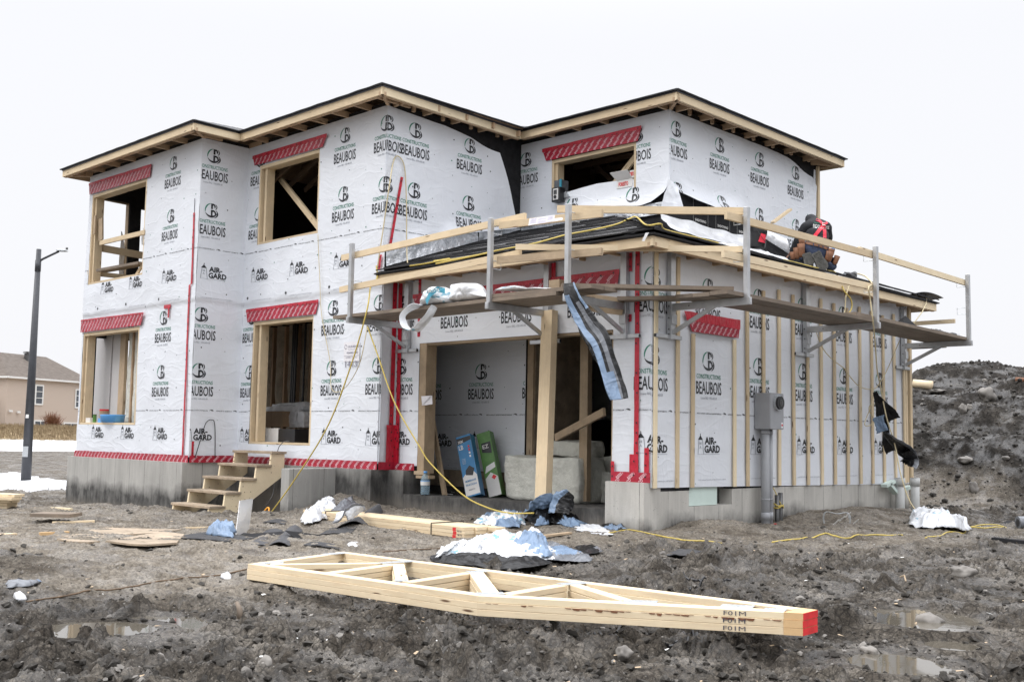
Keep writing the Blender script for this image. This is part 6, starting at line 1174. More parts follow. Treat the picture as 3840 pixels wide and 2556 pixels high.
hose([gp(12, 120, 108, .1), gp(12, 250, 130), gp(12, 400, 158), gp(12, 560, 178), gp(12, 740, 194)], .011, 'yellow', 'yellow hose running from the garage corner into the mud', group=hg, sub=14, lay=True)
c = gp(9, 800, 1190, .08); hose([c+Vector((.16*cos(a)+.02*a*.1, .1*cos(a)*.5, .10*sin(a)+.03*sin(a*3))) for a in np.linspace(0, 15, 40)], .004, 'galv', 'tangle of thin wire by the side foundation', name='wire', cat='wire', sub=2)
for i, (x, y) in enumerate(((805, 1215), (885, 1165), (940, 1212), (845, 1190))):
    c = gp(9, x, y, .06); tag(MB().board(c+Vector((-.04, 0, -.03)), c+Vector((.03, .02, .04)), .035, .004, (0, 1, 0)).build('white_scrap', W['white']), 'small white plastic scrap among the tangled wire', 'scrap', 'white scraps in the wire tangle')
# black straps below the trusses
def gline(k, pts, w, label):
    q = [gp(k, x, y, .03) for x, y in pts]; m_ = MB(); r_ = []
    for i in range(len(q)-1):
        for s in range(14):
            f = s/14; q0, q1, q2, q3 = q[max(i-1, 0)], q[i], q[i+1], q[min(i+2, len(q)-1)]; r_.append(.5*((2*q1)+(q2-q0)*f+(2*q0-5*q1+4*q2-q3)*f*f+(3*q1-q0-3*q2+q3)*f**3))
    gzv = G(np.array([p.x for p in r_]), np.array([p.y for p in r_])); gzv = np.maximum(gzv, np.convolve(np.pad(gzv, 3, 'edge'), np.ones(7)/7, 'valid')); r_ = [Vector((p.x, p.y, g_+.01)) for p, g_ in zip(r_, gzv)]; m_.tube(r_, w, 5); return tag(m_.build('black_strap', W['blackp']), label, 'strap', 'loose black straps on the mud')
gline(11, [(1760, 995), (1735, 1020), (1800, 1055), (1900, 1045), (1915, 1000), (1990, 1005), (2200, 1030), (2356, 1065)], .009, 'looped black strap under the bend of the trusses'); gline(12, [(0, 665), (100, 690), (180, 712)], .009, 'short black strap crossing the looped one'); gline(12, [(160, 688), (300, 668), (450, 660), (590, 668), (540, 690), (420, 722)], .009, 'long black strap loop below the truss ends'); gline(12, [(400, 372), (520, 392), (640, 412), (770, 440), (640, 432), (540, 445)], .009, 'black strap in the mud behind the trusses')
gline(11, [(1950, 1015), (2100, 1050), (2300, 1085)], .009, 'straight black strap running out beside the looped one')
# stones
for a in ((12, 1850, 645, .26, .16, 'pale boulder standing in the right puddle'), (12, 1525, 795, .17, .09, 'rounded stone above the nearest right puddle'), (12, 2025, 370, .30, .16, 'long grey boulder sunk in the mud at the right'), (12, 200, 805, .14, .10, 'pale stone in the mud below the black straps'), (11, 135, 950, .07, .06, 'small white stone below the left truss'), (11, 650, 1085, .13, .06, 'pale flat stone in the foreground clods'), (11, 1395, 1140, .08, .06, 'small white stone in the foreground under the truss bend'), (10, 1905, 1100, .07, .06, 'white egg shaped stone near the muddy stick'), (10, 2010, 1070, .11, .04, 'flat pale stone beside the egg shaped one'), (10, 1930, 1480, .13, .11, 'pale stone at the bottom edge left of centre'), (10, 1795, 1525, .10, .08, 'second pale stone at the bottom edge'), (10, 1165, 1430, .09, .08, 'brownish pebble in the foreground clods'), (12, 1150, 500, .1, .05, 'small stone right of the red truss ends'), (12, 410, 258, .1, .06, 'pale stone beside the shingle scrap')):
    k, x, y, w, h, l = a; stone(k, x, y, w*.62, h*.62, l)
for a in ((9, 1850, 355, .50, .42, 'large pale boulder high on the dirt mound', 13.2), (9, 1680, 445, .24, .26, 'round stone on the ledge of the mound', 12.3), (9, 1725, 432, .20, .20, 'upright stone next to the round one', 12.3), (9, 1500, 312, .5, .12, 'long flat pale stone on the upper mound', 13.2), (9, 1700, 795, .42, .18, 'flat pale stone halfway up the mound', 10.0), (9, 1755, 1000, .28, .30, 'tan angular stone near the foot of the mound', 9.0), (9, 1975, 775, .22, .10, 'pale flat stone right of the halfway stone', 10.0), (9, 1830, 240, .2, .12, 'small stone near the crest of the mound', 14)):
    k, x, y, w, h, l, yy = a
    lo, hi = None, None
    for tt in np.arange(14, 40, .1):
        q = Vector(CAM+ray(k, x, y)*tt)
        if q.z < gs(q.x, q.y)+.03: break
    stone(k, x, y, w*.62, h*.62, l, 'Y', q.y)
for k, x, y, x2, y2, r_, l in ((9, 1335, 255, 1470, 268, .10, 'pale log lying near the crest of the mound'), (9, 2045, 228, 2110, 232, .06, 'orange board end near the crest of the mound')):
    for tt in np.arange(14, 40, .1):
        q = Vector(CAM+ray(k, x, y)*tt)
        if q.z < gs(q.x, q.y)+.06: break
    tag(MB().tube([q, P(k, x2, y2, 'Y', q.y+.1)], r_, 10).build('log', W['woodpale'] if 'pale' in l else W['leather'], smooth=True), l, 'log')
a = gp(10, 1755, 1080, .0); b = P(10, 1725, 985, 'Y', a.y); tag(MB().tube([a+Vector((0, 0, -.03)), a*.5+b*.5+Vector((.01, 0, 0)), b], [.022, .018, .012], 7).build('muddy_stick', W['plank'], smooth=True), 'short muddy stick poking out of the clods below the trusses', 'stick')
for i, (k, a, b) in enumerate(((12, (1225, 262), (1265, 345)), (12, (1760, 655), (1775, 640)), (12, (1690, 375), (1720, 400)))):
    p, q = gp(k, *a, .01), gp(k, *b, .01); tag(MB().tube([p, (p+q)/2+Vector((.01, 0, .03)), q], .006, 5).build('twig', W['wood2']), ('thin curved twig in the mud right of the trusses', 'orange chip beside the puddle boulder', 'grey splinter left of the long boulder')[i], 'twig')
# chips and litter too small to count
def litter():
    r = random.Random(8); mb = MB()
    for i in range(300):
        a = radians(r.uniform(-27, 27)); d = r.uniform(5, 17); X = CAM[0]+d*cos(pi/2+hd-a); Y = CAM[1]+d*sin(pi/2+hd-a)
        if xL < X < .1 and Y > -.5: continue
        z = gs(X, Y)+.02; s = r.uniform(.004, .018); an = r.uniform(0, 3.14); l = s*r.uniform(1, 4)
        c, q = cos(an), sin(an); mb.add([(X-c*l/2+q*s/2, Y-q*l/2-c*s/2, z), (X+c*l/2+q*s/2, Y+q*l/2-c*s/2, z+r.uniform(0, .01)), (X+c*l/2-q*s/2, Y+q*l/2+c*s/2, z+.006), (X-c*l/2-q*s/2, Y-q*l/2+c*s/2, z+.004)], [(0, 1, 2, 3)], 0 if r.random() < .8 else 1)
    return mb.build('wood_chips', [W['wood2'], W['white']])
struct(litter(), 'stuff')
# ================================================================== GARAGE CONTENTS
def cbox(name, foot, w, d, h, lean, rz, mats, label, cat='box', extra=None):
    t = empty(name, foot, label, cat, 'long cartons leaning in the garage'); t.rotation_euler = (lean[0], lean[1], rz); mb = MB(); mb.box((-w/2, -d/2, 0), (w/2, d/2, h)); o = mb.build('carton', W[mats[0]]); o.parent = t
    if extra: extra(t)
    return t
def blue_x(t):
    def q(mb, nm, mt): o = mb.build(nm, W[mt]); o.parent = t
    q(MB().add([(-.114, -.0815, .02), (.114, -.0815, .02), (.114, -.0815, .30), (.03, -.0815, .42), (-.114, -.0815, .30)], [(0, 1, 2, 3, 4)]), 'label_panel', 'cardw'); q(MB().add([(-.06, -.083, .33), (.05, -.083, .30), (.09, -.083, .40), (.02, -.083, .46), (-.05, -.083, .40)], [(0, 1, 2, 3, 4)]), 'picture', 'blackp')
    q(MB().add([(-.114, -.083, .80), (.114, -.083, .84), (.114, -.083, .90), (-.114, -.083, .90)], [(0, 1, 2, 3)]), 'top_panel', 'blackp'); q(MB().box((.115, -.08, .0), (.117, .08, .9)), 'side_panel', 'cardw')
    I = Ink(); I.text('MEMBRANE', 0, .22, .17, .03, 0, .02); I.text('FINITION', 0, .16, .17, .03, 0, .02); I.text('RESISTO', 0, .09, .10, .018, 2, .02); I.text('LB', -.06, .72, .07, .07, 1, .02); I.text('3EK', -.05, .82, .09, .04, 1, .02); 
    for i in range(4): I.poly([(.05, .58+i*.05), (.075, .58+i*.05), (.075, .61+i*.05), (.05, .61+i*.05)], 3 if i > 1 else 1)
    for i in range(5): I.poly([(-.08, .5+i*.018), (-.02, .5+i*.018), (-.02, .503+i*.018), (-.08, .503+i*.018)], 1)
    mb = MB(); I.lay(mb, lambda u, z: (u, -.0845, z)); o = mb.build('carton_print', [W['bluebox'], W['cardw'], W['ink'], W['red']]); o.parent = t
def green_x(t):
    def q(mb, nm, mt): o = mb.build(nm, W[mt]); o.parent = t
    q(MB().add([(-.10, -.0815, 0), (.10, -.0815, 0), (.10, -.0815, .28), (.0, -.0815, .36), (-.10, -.0815, .28)], [(0, 1, 2, 3, 4)]), 'label_panel', 'cardw'); q(MB().add([(-.09, -.083, .36), (.09, -.083, .42), (.09, -.083, .50), (-.05, -.083, .46)], [(0, 1, 2, 3)]), 'picture', 'white'); q(MB().add([(-.07, -.083, .68), (.08, -.083, .64), (.09, -.083, .82), (-.06, -.083, .82)], [(0, 1, 2, 3)]), 'picture', 'blackp')
    I = Ink(); I.text('EZ', 0, .73, .10, .06, 0, .02); I.poly([(.0, .28), (.04, .32), (.08, .28), (.04, .24)], 1); mb = MB(); I.lay(mb, lambda u, z: (u, -.0845, z)); o = mb.build('carton_print', [W['cardw'], W['red']]); o.parent = t
t = cbox('long_carton', (-3.62, .62, -.275), .235, .16, .93, (radians(-12), radians(-17)), radians(25), ('bluebox',), 'blue and white carton of membrane leaning against the inner garage wall', extra=blue_x)
t = cbox('long_carton', (-3.50, .95, -.275), .215, .16, .98, (radians(-10), radians(-17)), radians(25), ('greenbox',), 'green and white carton leaning behind the blue one', extra=green_x)
def bale(a, b, z0, z1, label, mat='woolw', rz=0, seed=0):
    (x0, y0), (x1, y1) = a, b; mb = MB(); n_ = 14; cx, cy, cz = (x0+x1)/2, (y0+y1)/2, (z0+z1)/2; bm = bmesh.new(); bmesh.ops.create_cube(bm, size=1); bmesh.ops.subdivide_edges(bm, edges=bm.edges[:], cuts=11, use_grid_fill=True)
    for v in bm.verts:
        q = v.co.copy(); e = q.normalized(); f = .985-.04*(abs(q.x)*abs(q.y)*abs(q.z))*8; p = Vector((q.x*(x1-x0)*f, q.y*(y1-y0)*f, q.z*(z1-z0)*f)); nn = p*2.3+Vector((seed, 0, 0)); p += e*(.05*MN.noise(nn)+.025*MN.noise(nn*3)+.012*MN.noise(nn*8)); c_, s_ = cos(rz), sin(rz); v.co = Vector((cx+p.x*c_-p.y*s_, cy+p.x*s_+p.y*c_, max(z0, cz+p.z)))
    me = bpy.data.meshes.new('insulation_bale'); bm.to_mesh(me); bm.free(); me.materials.append(W[mat]); o = bpy.data.objects.new('insulation_bale', me); COL.objects.link(o)
    for f in me.polygons: f.use_smooth = True
    return tag(o, label, 'insulation', 'insulation bales in the garage')
bale((-3.20, .75), (-1.75, 1.35), -.28, .34, 'largest pale glass wool bale behind the garage post', seed=1); bale((-2.5, 1.6), (-1.25, 2.2), -.28, .35, 'tilted bale corner right of the post', rz=.5, seed=5); bale((-2.2, 1.25), (-1.55, 1.7), -.28, .12, 'small wool block in front of the tilted bale', rz=.35, seed=9); bale((-2.75, 1.2), (-2.0, 1.6), .34, .56, 'wool batt lying on top behind the largest bale', rz=-.15, seed=13)
a = P(18, 190, -60, 'Y', .5); b = P(18, 350, 850, 'Y', .35); tag(MB().board(a, Vector((b.x, b.y, -.28)), .08, .035, (1, 0, 0)).build('leaning_stick', W['wood2']), 'thin board leaning inside the left garage jamb', 'board')
t = empty('water_bottle', (-3.99, -.04, -.25), 'clear blue five litre water bottle standing on the garage slab edge', 'bottle')
prof = [(.0, 0), (.055, .003), (.066, .02), (.062, .05), (.067, .07), (.062, .10), (.067, .12), (.067, .20), (.062, .22), (.055, .26), (.028, .292), (.024, .30), (.024, .315)]
mb = MB(); K = 24; vs = [(-3.99+r_*cos(2*pi*i/K), -.04+r_*sin(2*pi*i/K), -.25+z_) for r_, z_ in prof for i in range(K)]; mb.add(vs, [(j*K+i, j*K+(i+1) % K, (j+1)*K+(i+1) % K, (j+1)*K+i) for j in range(len(prof)-1) for i in range(K)]); mb.build('bottle_body', W['bottle'], t, smooth=True)
MB().tube([(-3.99, -.04, .062), (-3.99, -.04, .09)], .028, 14).build('cap', W['bluep'], t, smooth=True); MB().tube([(-3.99, -.04, -.11), (-3.99, -.04, -.055)], .0685, 24, cap=False).build('label', W['cardw'], t, smooth=True); MB().tube([(-3.99, -.04, -.055), (-3.99, -.04, -.045)], .0688, 24, cap=False).build('label_band', W['bluep'], t, smooth=True)
for i, (x, y) in enumerate(((385, 888), (1060, 905), (1145, 902), (2070, 905), (2090, 945), (430, 865))):
    c = P(18, x, y, 'Z', -.272); d = Vector((.07, .03*(-1)**i, .0)) if i != 3 else Vector((.02, .03, .07)); tag(MB().board(c-d*.5, c+d, .018, .008, (0, 1, 0)).build('plastic_scrap', W['white']), 'small white strip lying on the garage floor', 'scrap', 'white strips on the garage floor')
pa = P(18, -8, 0, 'Y', -.03); m_ = MB(); q = [P(6, 470, 905, 'Y', -.05), P(6, 528, 902, 'Y', -.05), P(6, 530, 948, 'Y', -.05), P(6, 475, 955, 'Y', -.05)]; m_.add(q, [(0, 1, 2, 3)]); m_.add([q[0]*.5+q[1]*.5+Vector((0, -.004, 0)), q[1]+Vector((0, -.02, 0)), q[3]+Vector((0, -.01, 0))], [(0, 1, 2)]); tag(m_.build('folded_note', W['paper'], solid=.001), 'folded white paper pinned to the left garage jamb', 'paper')
# notice on the wall
q = [P(5, 1082, 365, 'Y', yC-.03), P(5, 1175, 360, 'Y', yC-.03), P(5, 1172, 475, 'Y', yC-.03), P(5, 1080, 480, 'Y', yC-.03)]; m_ = MB().add(q, [(0, 1, 2, 3)]); I = Ink(); u0 = (q[0].x+q[1].x)/2; z1 = q[0].z; w_ = q[1].x-q[0].x
I.text('LOUIS-RENAUD', u0+.05, z1-.09, w_*.72, .035, 0, .01); I.arc(u0-w_*.37, z1-.075, .03, .035, 0, 330, .007, .007, 0); I.text('Complements Chutes', u0+.04, z1-.125, w_*.62, .018, 0); I.text('418-843-5005', u0+.02, z1-.185, w_*.7, .035, 0, .01); I.text('NUMERO CIVIQUE :', u0, z1-.25, w_*.7, .022, 0); I.text('1413', u0, z1-.39, w_*.75, .10, 0); I.poly([(u0-w_*.48, z1-.215), (u0+w_*.48, z1-.215), (u0+w_*.48, z1-.219), (u0-w_*.48, z1-.219)], 0)
I.lay(m_, lambda u, z: (u, yC-.034, z), None, {0: 1}); tag(m_.build('notice_sheet', [W['paper'], plain('faded_ink', (.22, .22, .28), .7)]), 'white printed notice with handwritten number 1413 stapled to the wrap', 'notice')
# ================================================================== THINGS IN THE WINDOWS
yS = yA+.07; zS = .70+.039
def cyl(name, x, y, z, r, h, mat, label, cat, top=None, grp=None):
    o = MB().tube([(x, y, z), (x, y, z+h)], r, 20).build(name, W[mat], smooth=False); tag(o, label, cat, grp)
    if top: setp(MB().tube([(x, y, z+h), (x, y, z+h+.012)], r*1.05, 20).build('lid', W[top]), o)
    return o
def wx(x): return P(4, x, 1155, 'Y', yS).x
cyl('tin_can', wx(555), yS, zS, .035, .145, 'greenbox', 'green and silver can on the lower left window sill', 'can', 'steel'); o = cyl('cardboard_drum', wx(600), yS+.03, zS, .085, .25, 'card', 'brown cardboard drum with a red rim on the window sill', 'drum'); setp(MB().tube([(wx(600), yS+.03, zS+.22), (wx(600), yS+.03, zS+.252)], .0865, 20).build('red_rim', W['red']), o)
tag(MB().box((wx(512), yS-.03, zS), (wx(538), yS+.03, zS+.09)).build('small_box', W['cardw']), 'small white box at the left end of the window sill', 'box'); tag(MB().box((wx(592), yS-.06, zS), (wx(610), yS-.03, zS+.08)).build('small_box', W['bluep']), 'small blue and white box before the cardboard drum', 'box')
c = (wx(618)+wx(703))/2; r0 = (wx(703)-wx(618))/2; mb = MB(); prof = [(.8, 0), (.92, .01), (1, .11), (1.03, .125), (1.0, .128), (.9, .03)]; K = 28; mb.add([(c+r0*a_*cos(2*pi*i/K), yS-.0+r0*.7*a_*sin(2*pi*i/K), zS+z_*1.15) for a_, z_ in prof for i in range(K)], [(j*K+i, j*K+(i+1) % K, (j+1)*K+(i+1) % K, (j+1)*K+i) for j in range(len(prof)-1) for i in range(K)]); tag(mb.build('plastic_basin', W['bluep'], smooth=True), 'light blue plastic basin on the lower left window sill', 'basin')
# behind the door opening
tag(MB().box((-9.3, .95, .36), (-6.0, 1.6, .62)).build('lumber_stack', W['rafter']), 'dark lumber stack inside behind the boxes', 'lumber'); c = P(5, 655, 860, 'Y', .75)
tag(MB().box((c.x-.55, .75, c.z), (c.x, 1.15, c.z+.28)).box((c.x+.001, .752, c.z), (c.x+.35, 1.15, c.z+.28)).build('brown_box', W['card'], bevel=.004), 'brown cardboard box on the lumber stack inside the door opening', 'box')
a = P(5, 605, 945, 'Y', .0); b = P(5, 700, 870, 'Y', .0); b2 = P(5, 800, 875, 'Y', .0); tag(MB().box((a.x, 0, .40), (b.x, .02, b.z)).build('white_board', W['cardw']), 'white square sheet standing just inside the door opening', 'board'); tag(MB().box((b.x+.01, -.02, .40), (b2.x, .3, b.z-.01)).build('black_box', W['blackp'], bevel=.004), 'black box beside the white panel inside the door opening', 'box')
for i, (k, x0, y0_, x1, y1_, yy, lab) in enumerate(((5, 680, 760, 885, 725, 1.25, 'upper white insulation bag lying on the others inside'), (5, 650, 780, 860, 755, 1.2, 'middle white bag with dark print inside'), (5, 785, 860, 885, 770, 1.05, 'puffy clear bag at the right of the door opening inside'))):
    a, b = P(k, x0, y0_, 'Y', yy), P(k, x1, y1_, 'Y', yy); bale((a.x, yy-.15), (b.x, yy+.25), a.z-.02, max(b.z, a.z+.12), lab, 'fclear', seed=20+i); bpy.data.objects[-1] if False else None
for o in COL.objects:
    if o.name.startswith('insulation_bale') and 'bag' in o.get('label', ''): o['category'] = 'bag'; o['group'] = 'bags inside the door opening'; o.name = 'insulation_bag'
# upper right window: boxes, radio, blue case
KR[19] = (2030, 600, 2.991)
def cartn(x0, x1, yt, yb, yy, d, lab, flap=False):
    a = P(19, x0, yb, 'Y', yy); b = P(19, x1, yt, 'Y', yy); t = empty('white_carton', (a.x, yy, a.z), lab, 'box', 'white cartons in the upper window'); MB().box((a.x, yy, a.z), (b.x, yy+d, b.z)).build('carton', W['cardw'], t)
    if flap: MB().prism([(a.x, yy, b.z), (b.x, yy, b.z), (b.x-.02, yy-.10, b.z+.12), (a.x-.06, yy-.10, b.z+.12)], (0, .004, .004)).build('flap', W['cardw'], t)
    I = Ink(); I.text('FORESTO', (a.x+b.x)/2-.02, (a.z+b.z)/2-.03, (b.x-a.x)*.62, .06, 0, .04); m_ = MB(); I.lay(m_, lambda u, z: (u, yy-.003, z)); m_.build('carton_print', W['red'], t)
cartn(845, 1020, 205, 325, yE-.02, .25, 'open white carton with red print on the upper window sill', True); cartn(1000, 1064, 205, 310, yE+.06, .2, 'second white carton behind the open one'); cartn(990, 1064, 105, 200, yE+.1, .2, 'upper white carton stacked against the window side')
a, b = P(19, 112, 475, 'Y', yE-.16), P(19, 205, 295, 'Y', yE-.16); t = empty('jobsite_radio', (a.x, yE-.16, a.z), 'black and white jobsite radio hung in the upper window corner', 'radio'); MB().box((a.x, yE-.16, a.z), (b.x, yE-.02, b.z)).build('radio_body', W['blackp'], t, bevel=.012)
w_ = b.x-a.x; h_ = b.z-a.z; MB().box((a.x+w_*.2, yE-.166, a.z+h_*.12), (b.x-w_*.15, yE-.162, b.z-h_*.1)).build('radio_face', W['cardw'], t, bevel=.003); MB().box((a.x+w_*.33, yE-.172, a.z+h_*.5), (b.x-w_*.3, yE-.168, b.z-h_*.2)).build('radio_display', W['steel'], t); m_ = MB(); disc(m_, ((a.x+b.x)/2, yE-.168, a.z+h_*.32), w_*.16, (0, -1, 0), .01, 16); m_.build('radio_knob', W['blackp'], t)
a, b = P(19, 150, 380, 'Y', yE+.02), P(19, 262, 212, 'Y', yE+.02); t = empty('tool_case', (a.x, yE, a.z), 'dark teal tool case with a blue edge behind the radio', 'case'); MB().box((a.x, yE+.0, a.z), (b.x-.05, yE+.18, b.z)).build('case_body', W['fgrey'], t, bevel=.01); MB().box((b.x-.08, yE-.02, a.z), (b.x-.04, yE+.0, b.z)).build('case_edge', W['teal'], t); a, b = P(19, 190, 455, 'Y', yE-.02), P(19, 350, 385, 'Y', yE-.02); MB().prism([(a.x, yE-.05, a.z+.0), (b.x-.05, yE-.05, a.z+.03), (b.x-.12, yE-.05, b.z+.06), (a.x, yE-.05, b.z)], (0, .1, 0)).build('metal_bracket', W['galv'], t)
# ================================================================== THE WORKER kneeling on the garage roof, seen from behind
PB = Vector((.02, 4.0, 3.15)); uu = Vector((RT[0], RT[1], 0)).normalized(); ff = Vector((-uu.y, uu.x, 0))
def pp(u, f, z): return PB+uu*u+ff*f+Vector((0, 0, z))
def pr17(x, y, f=0.0):   # place at depth f behind the base point, through the photo
    w = Vector(ray(17, x, y)); t = (PB+ff*f-Vector(CAM)).dot(ff)/w.dot(ff); return Vector(CAM)+w*t
J = {'pelvis': (pr17(1235, 880, .10), .175), 'waist': (pr17(1245, 760, .20), .175), 'chest': (pr17(1240, 590, .34), .215), 'upper': (pr17(1235, 480, .42), .175), 'neck': (pr17(1190, 400, .50), .085), 'head': (pr17(1150, 345, .58), .105), 'crown': (pr17(1140, 350, .70), .09),
 'shL': (pr17(1040, 520, .42), .10), 'elL': (pr17(890, 760, .46), .062), 'wrL': (pr17(800, 930, .50), .042), 'haL': (pr17(745, 985, .50), .035),
 'shR': (pr17(1425, 530, .40), .10), 'elR': (pr17(1455, 700, .52), .062), 'wrR': (pr17(1350, 850, .70), .042), 'haR': (pr17(1290, 900, .78), .035),
 'hipL': (pr17(1130, 920, .12), .13), 'knL': (pr17(960, 1040, .42), .072), 'anL': (pr17(1060, 1040, .10), .050), 'hipR': (pr17(1350, 940, .12), .13), 'knR': (pr17(1540, 1230, .34), .078), 'anR': (pr17(1340, 1080, .04), .052)}
E_L = [('pelvis', 'waist'), ('waist', 'chest'), ('chest', 'upper'), ('upper', 'neck'), ('neck', 'head'), ('head', 'crown'), ('upper', 'shL'), ('shL', 'elL'), ('elL', 'wrL'), ('wrL', 'haL'), ('upper', 'shR'), ('shR', 'elR'), ('elR', 'wrR'), ('wrR', 'haR'), ('pelvis', 'hipL'), ('hipL', 'knL'), ('knL', 'anL'), ('pelvis', 'hipR'), ('hipR', 'knR'), ('knR', 'anR')]
def skinned(nodes, edges, root, lv=2):
    nm = list(nodes); me = bpy.data.meshes.new('s'); me.from_pydata([nodes[k][0] for k in nm], [(nm.index(a), nm.index(b)) for a, b in edges], []); o = bpy.data.objects.new('s', me); COL.objects.link(o)
    m = o.modifiers.new('k', 'SKIN'); m.use_smooth_shade = True
    for i, k in enumerate(nm): r_ = nodes[k][1]; me.skin_vertices[0].data[i].radius = (r_, r_ if not isinstance(r_, tuple) else r_[1]); me.skin_vertices[0].data[i].use_root = (k == root)
    q = o.modifiers.new('s', 'SUBSURF'); q.levels = lv; dg = bpy.context.evaluated_depsgraph_get(); dg.update(); e = o.evaluated_get(dg).to_mesh(); V = [v.co.copy() for v in e.vertices]; F = [tuple(p.vertices) for p in e.polygons]; o.evaluated_get(dg).to_mesh_clear(); bpy.data.objects.remove(o); return V, F
V, F = skinned(J, E_L, 'pelvis', 3)
W['hoodie'] = plain('black_hoodie', (.022, .023, .027), .9, sc=30, var=.3, bump=.3); W['jeans'] = plain('dark_jeans', (.035, .05, .095), .9, sc=20, var=.35, bump=.3); W['skin'] = plain('skin', (.42, .24, .17), .6); W['rubber'] = plain('boot_rubber', (.10, .098, .09), .8, sc=20, var=.4, bump=.3); W['redstrap'] = plain('red_strap', (.72, .03, .06), .6, sc=14, var=.15); W['hoodin'] = plain('grey_hood', (.30, .30, .31), .9)
def nearest(p): return min(J, key=lambda k: (p-J[k][0]).length-J[k][1])
V2 = []
for v in V:
    n_ = MN.noise(v*9)*.010+MN.noise(v*22)*.005; c_ = J[nearest(v)][0]; d = (v-c_); V2.append(v+(d.normalized()*n_ if d.length > 1e-6 else Vector((0, 0, 0))))
mb = MB(); ms = []
for f in F:
    c_ = sum((V2[i] for i in f), Vector((0, 0, 0)))/len(f); k = nearest(c_); ms.append(1 if k in ('hipL', 'hipR', 'knL', 'knR', 'anL', 'anR', 'pelvis') else 2 if k in ('haL', 'haR') else 3 if k == 'crown' else 0)
mb.add(V2, F, ms); body = mb.build('person', [W['hoodie'], W['jeans'], W['skin'], W['hoodin']], None, smooth=True); tag(body, 'person in black hoodie, red suspenders and tool belt kneeling on the garage roof', 'person')
from mathutils.bvhtree import BVHTree
BT = BVHTree.FromPolygons(V2, F)
def on_body(x, y, e=.008):
    w = Vector(ray(17, x, y)).normalized(); h = BT.ray_cast(Vector(CAM), w)
    return (h[0]-w*e) if h[0] is not None else None
def bstrap(pts, w, name='suspender', mat='redstrap', e=.010):
    vs = []; 
    P_ = []
    for i in range(len(pts)-1):
        for s in range(8): P_.append((pts[i][0]+(pts[i+1][0]-pts[i][0])*s/8, pts[i][1]+(pts[i+1][1]-pts[i][1])*s/8))
    P_.append(pts[-1])
    for i, (x, y) in enumerate(P_):
        a, b = P_[max(0, i-1)], P_[min(len(P_)-1, i+1)]; dx, dy = b[0]-a[0], b[1]-a[1]; L = sqrt(dx*dx+dy*dy) or 1; nx, ny = -dy/L*w/2, dx/L*w/2
        p, q = on_body(x+nx, y+ny, e), on_body(x-nx, y-ny, e); 
        if p is None or q is None: continue
        vs += [p, q]
    m_ = MB(); m_.add(vs, [(2*i, 2*i+1, 2*i+3, 2*i+2) for i in range(len(vs)//2-1)]); o = m_.build(name, W[mat], solid=.004); return setp(o, body)
bstrap([(1200, 660), (1290, 540), (1372, 440)], 62); bstrap([(1392, 705), (1390, 560), (1372, 440)], 58); bstrap([(1372, 440), (1300, 370), (1240, 345)], 40); bstrap([(1372, 440), (1420, 410), (1440, 400)], 40); bstrap([(1345, 425), (1400, 425)], 52, 'suspender_patch', 'cardw', .014)
I = Ink(); I.text('BEAUBOIS', 1325, -505, 290, 62, 0, .03, rot=-.12); I.text('CONSTRUCTIONS', 1310, -425, 240, 22, 1, .01, rot=-.1); I.text('www.construction.ca', 1330, -560+35, 150, 12, 1, .01); m_ = MB(); 
def pb(u, z):
    q = on_body(u, -z, .006); return q if q is not None else Vector((0, 0, -50))
I.lay(m_, pb, lambda u, z: on_body(u, -z) is not None); setp(m_.build('hoodie_print', [W['white'], W['green']]), body)
# boots with soles toward the viewer
def boot(a, b, w, f, name='boot'):
    p, q = pr17(*a, f), pr17(*b, f-.02); d = (q-p); L = d.length; d.normalize(); s = d.cross(-ff).normalized(); n_ = -ff; rows = [(0, .34, .05), (.12, .42, .06), (.3, .38, .05), (.5, .42, .05), (.72, .50, .05), (.9, .40, .05), (1, .15, .04)]
    def ring(t, hw, th, o_): return [p+d*(L*t)+s*(w*hw*cos(a_))+n_*(th*sin(a_)+o_) for a_ in np.linspace(0, 2*pi, 16, endpoint=False)]
    mb = MB(); vs = []
    for t, hw, th in rows: vs += ring(t, hw, th, -.02)
    K = 16; fs = [(j*K+i, j*K+(i+1) % K, (j+1)*K+(i+1) % K, (j+1)*K+i) for j in range(len(rows)-1) for i in range(K)]+[tuple(range(K))[::-1], tuple((len(rows)-1)*K+i for i in range(K))]; mb.add(vs, fs); o = mb.build(name, W['hoodie'], smooth=True); setp(o, body)
    so = MB(); o2 = [p+d*(L*t)+s*(w*hw*1.06*sg)+n_*.038 for sg in (1, -1) for t, hw, th in (rows if sg == 1 else rows[::-1])]; so.prism(o2, n_*-.022)
    for t in np.arange(.08, .95, .09): so.board(p+d*(L*t)-s*w*.3+n_*.042, p+d*(L*t)+s*w*.3+n_*.042, .012, .008, d)
    q_ = so.build('boot_sole', W['rubber']); q_.parent = o; q_.matrix_parent_inverse = o.matrix_world.inverted()@Matrix() if False else Matrix(); q_.parent = o; q_.matrix_parent_inverse = Matrix.Identity(4); return o
boot((1050, 950), (1130, 1170), .155, .0); boot((1215, 935), (1385, 1250), .165, -.03)
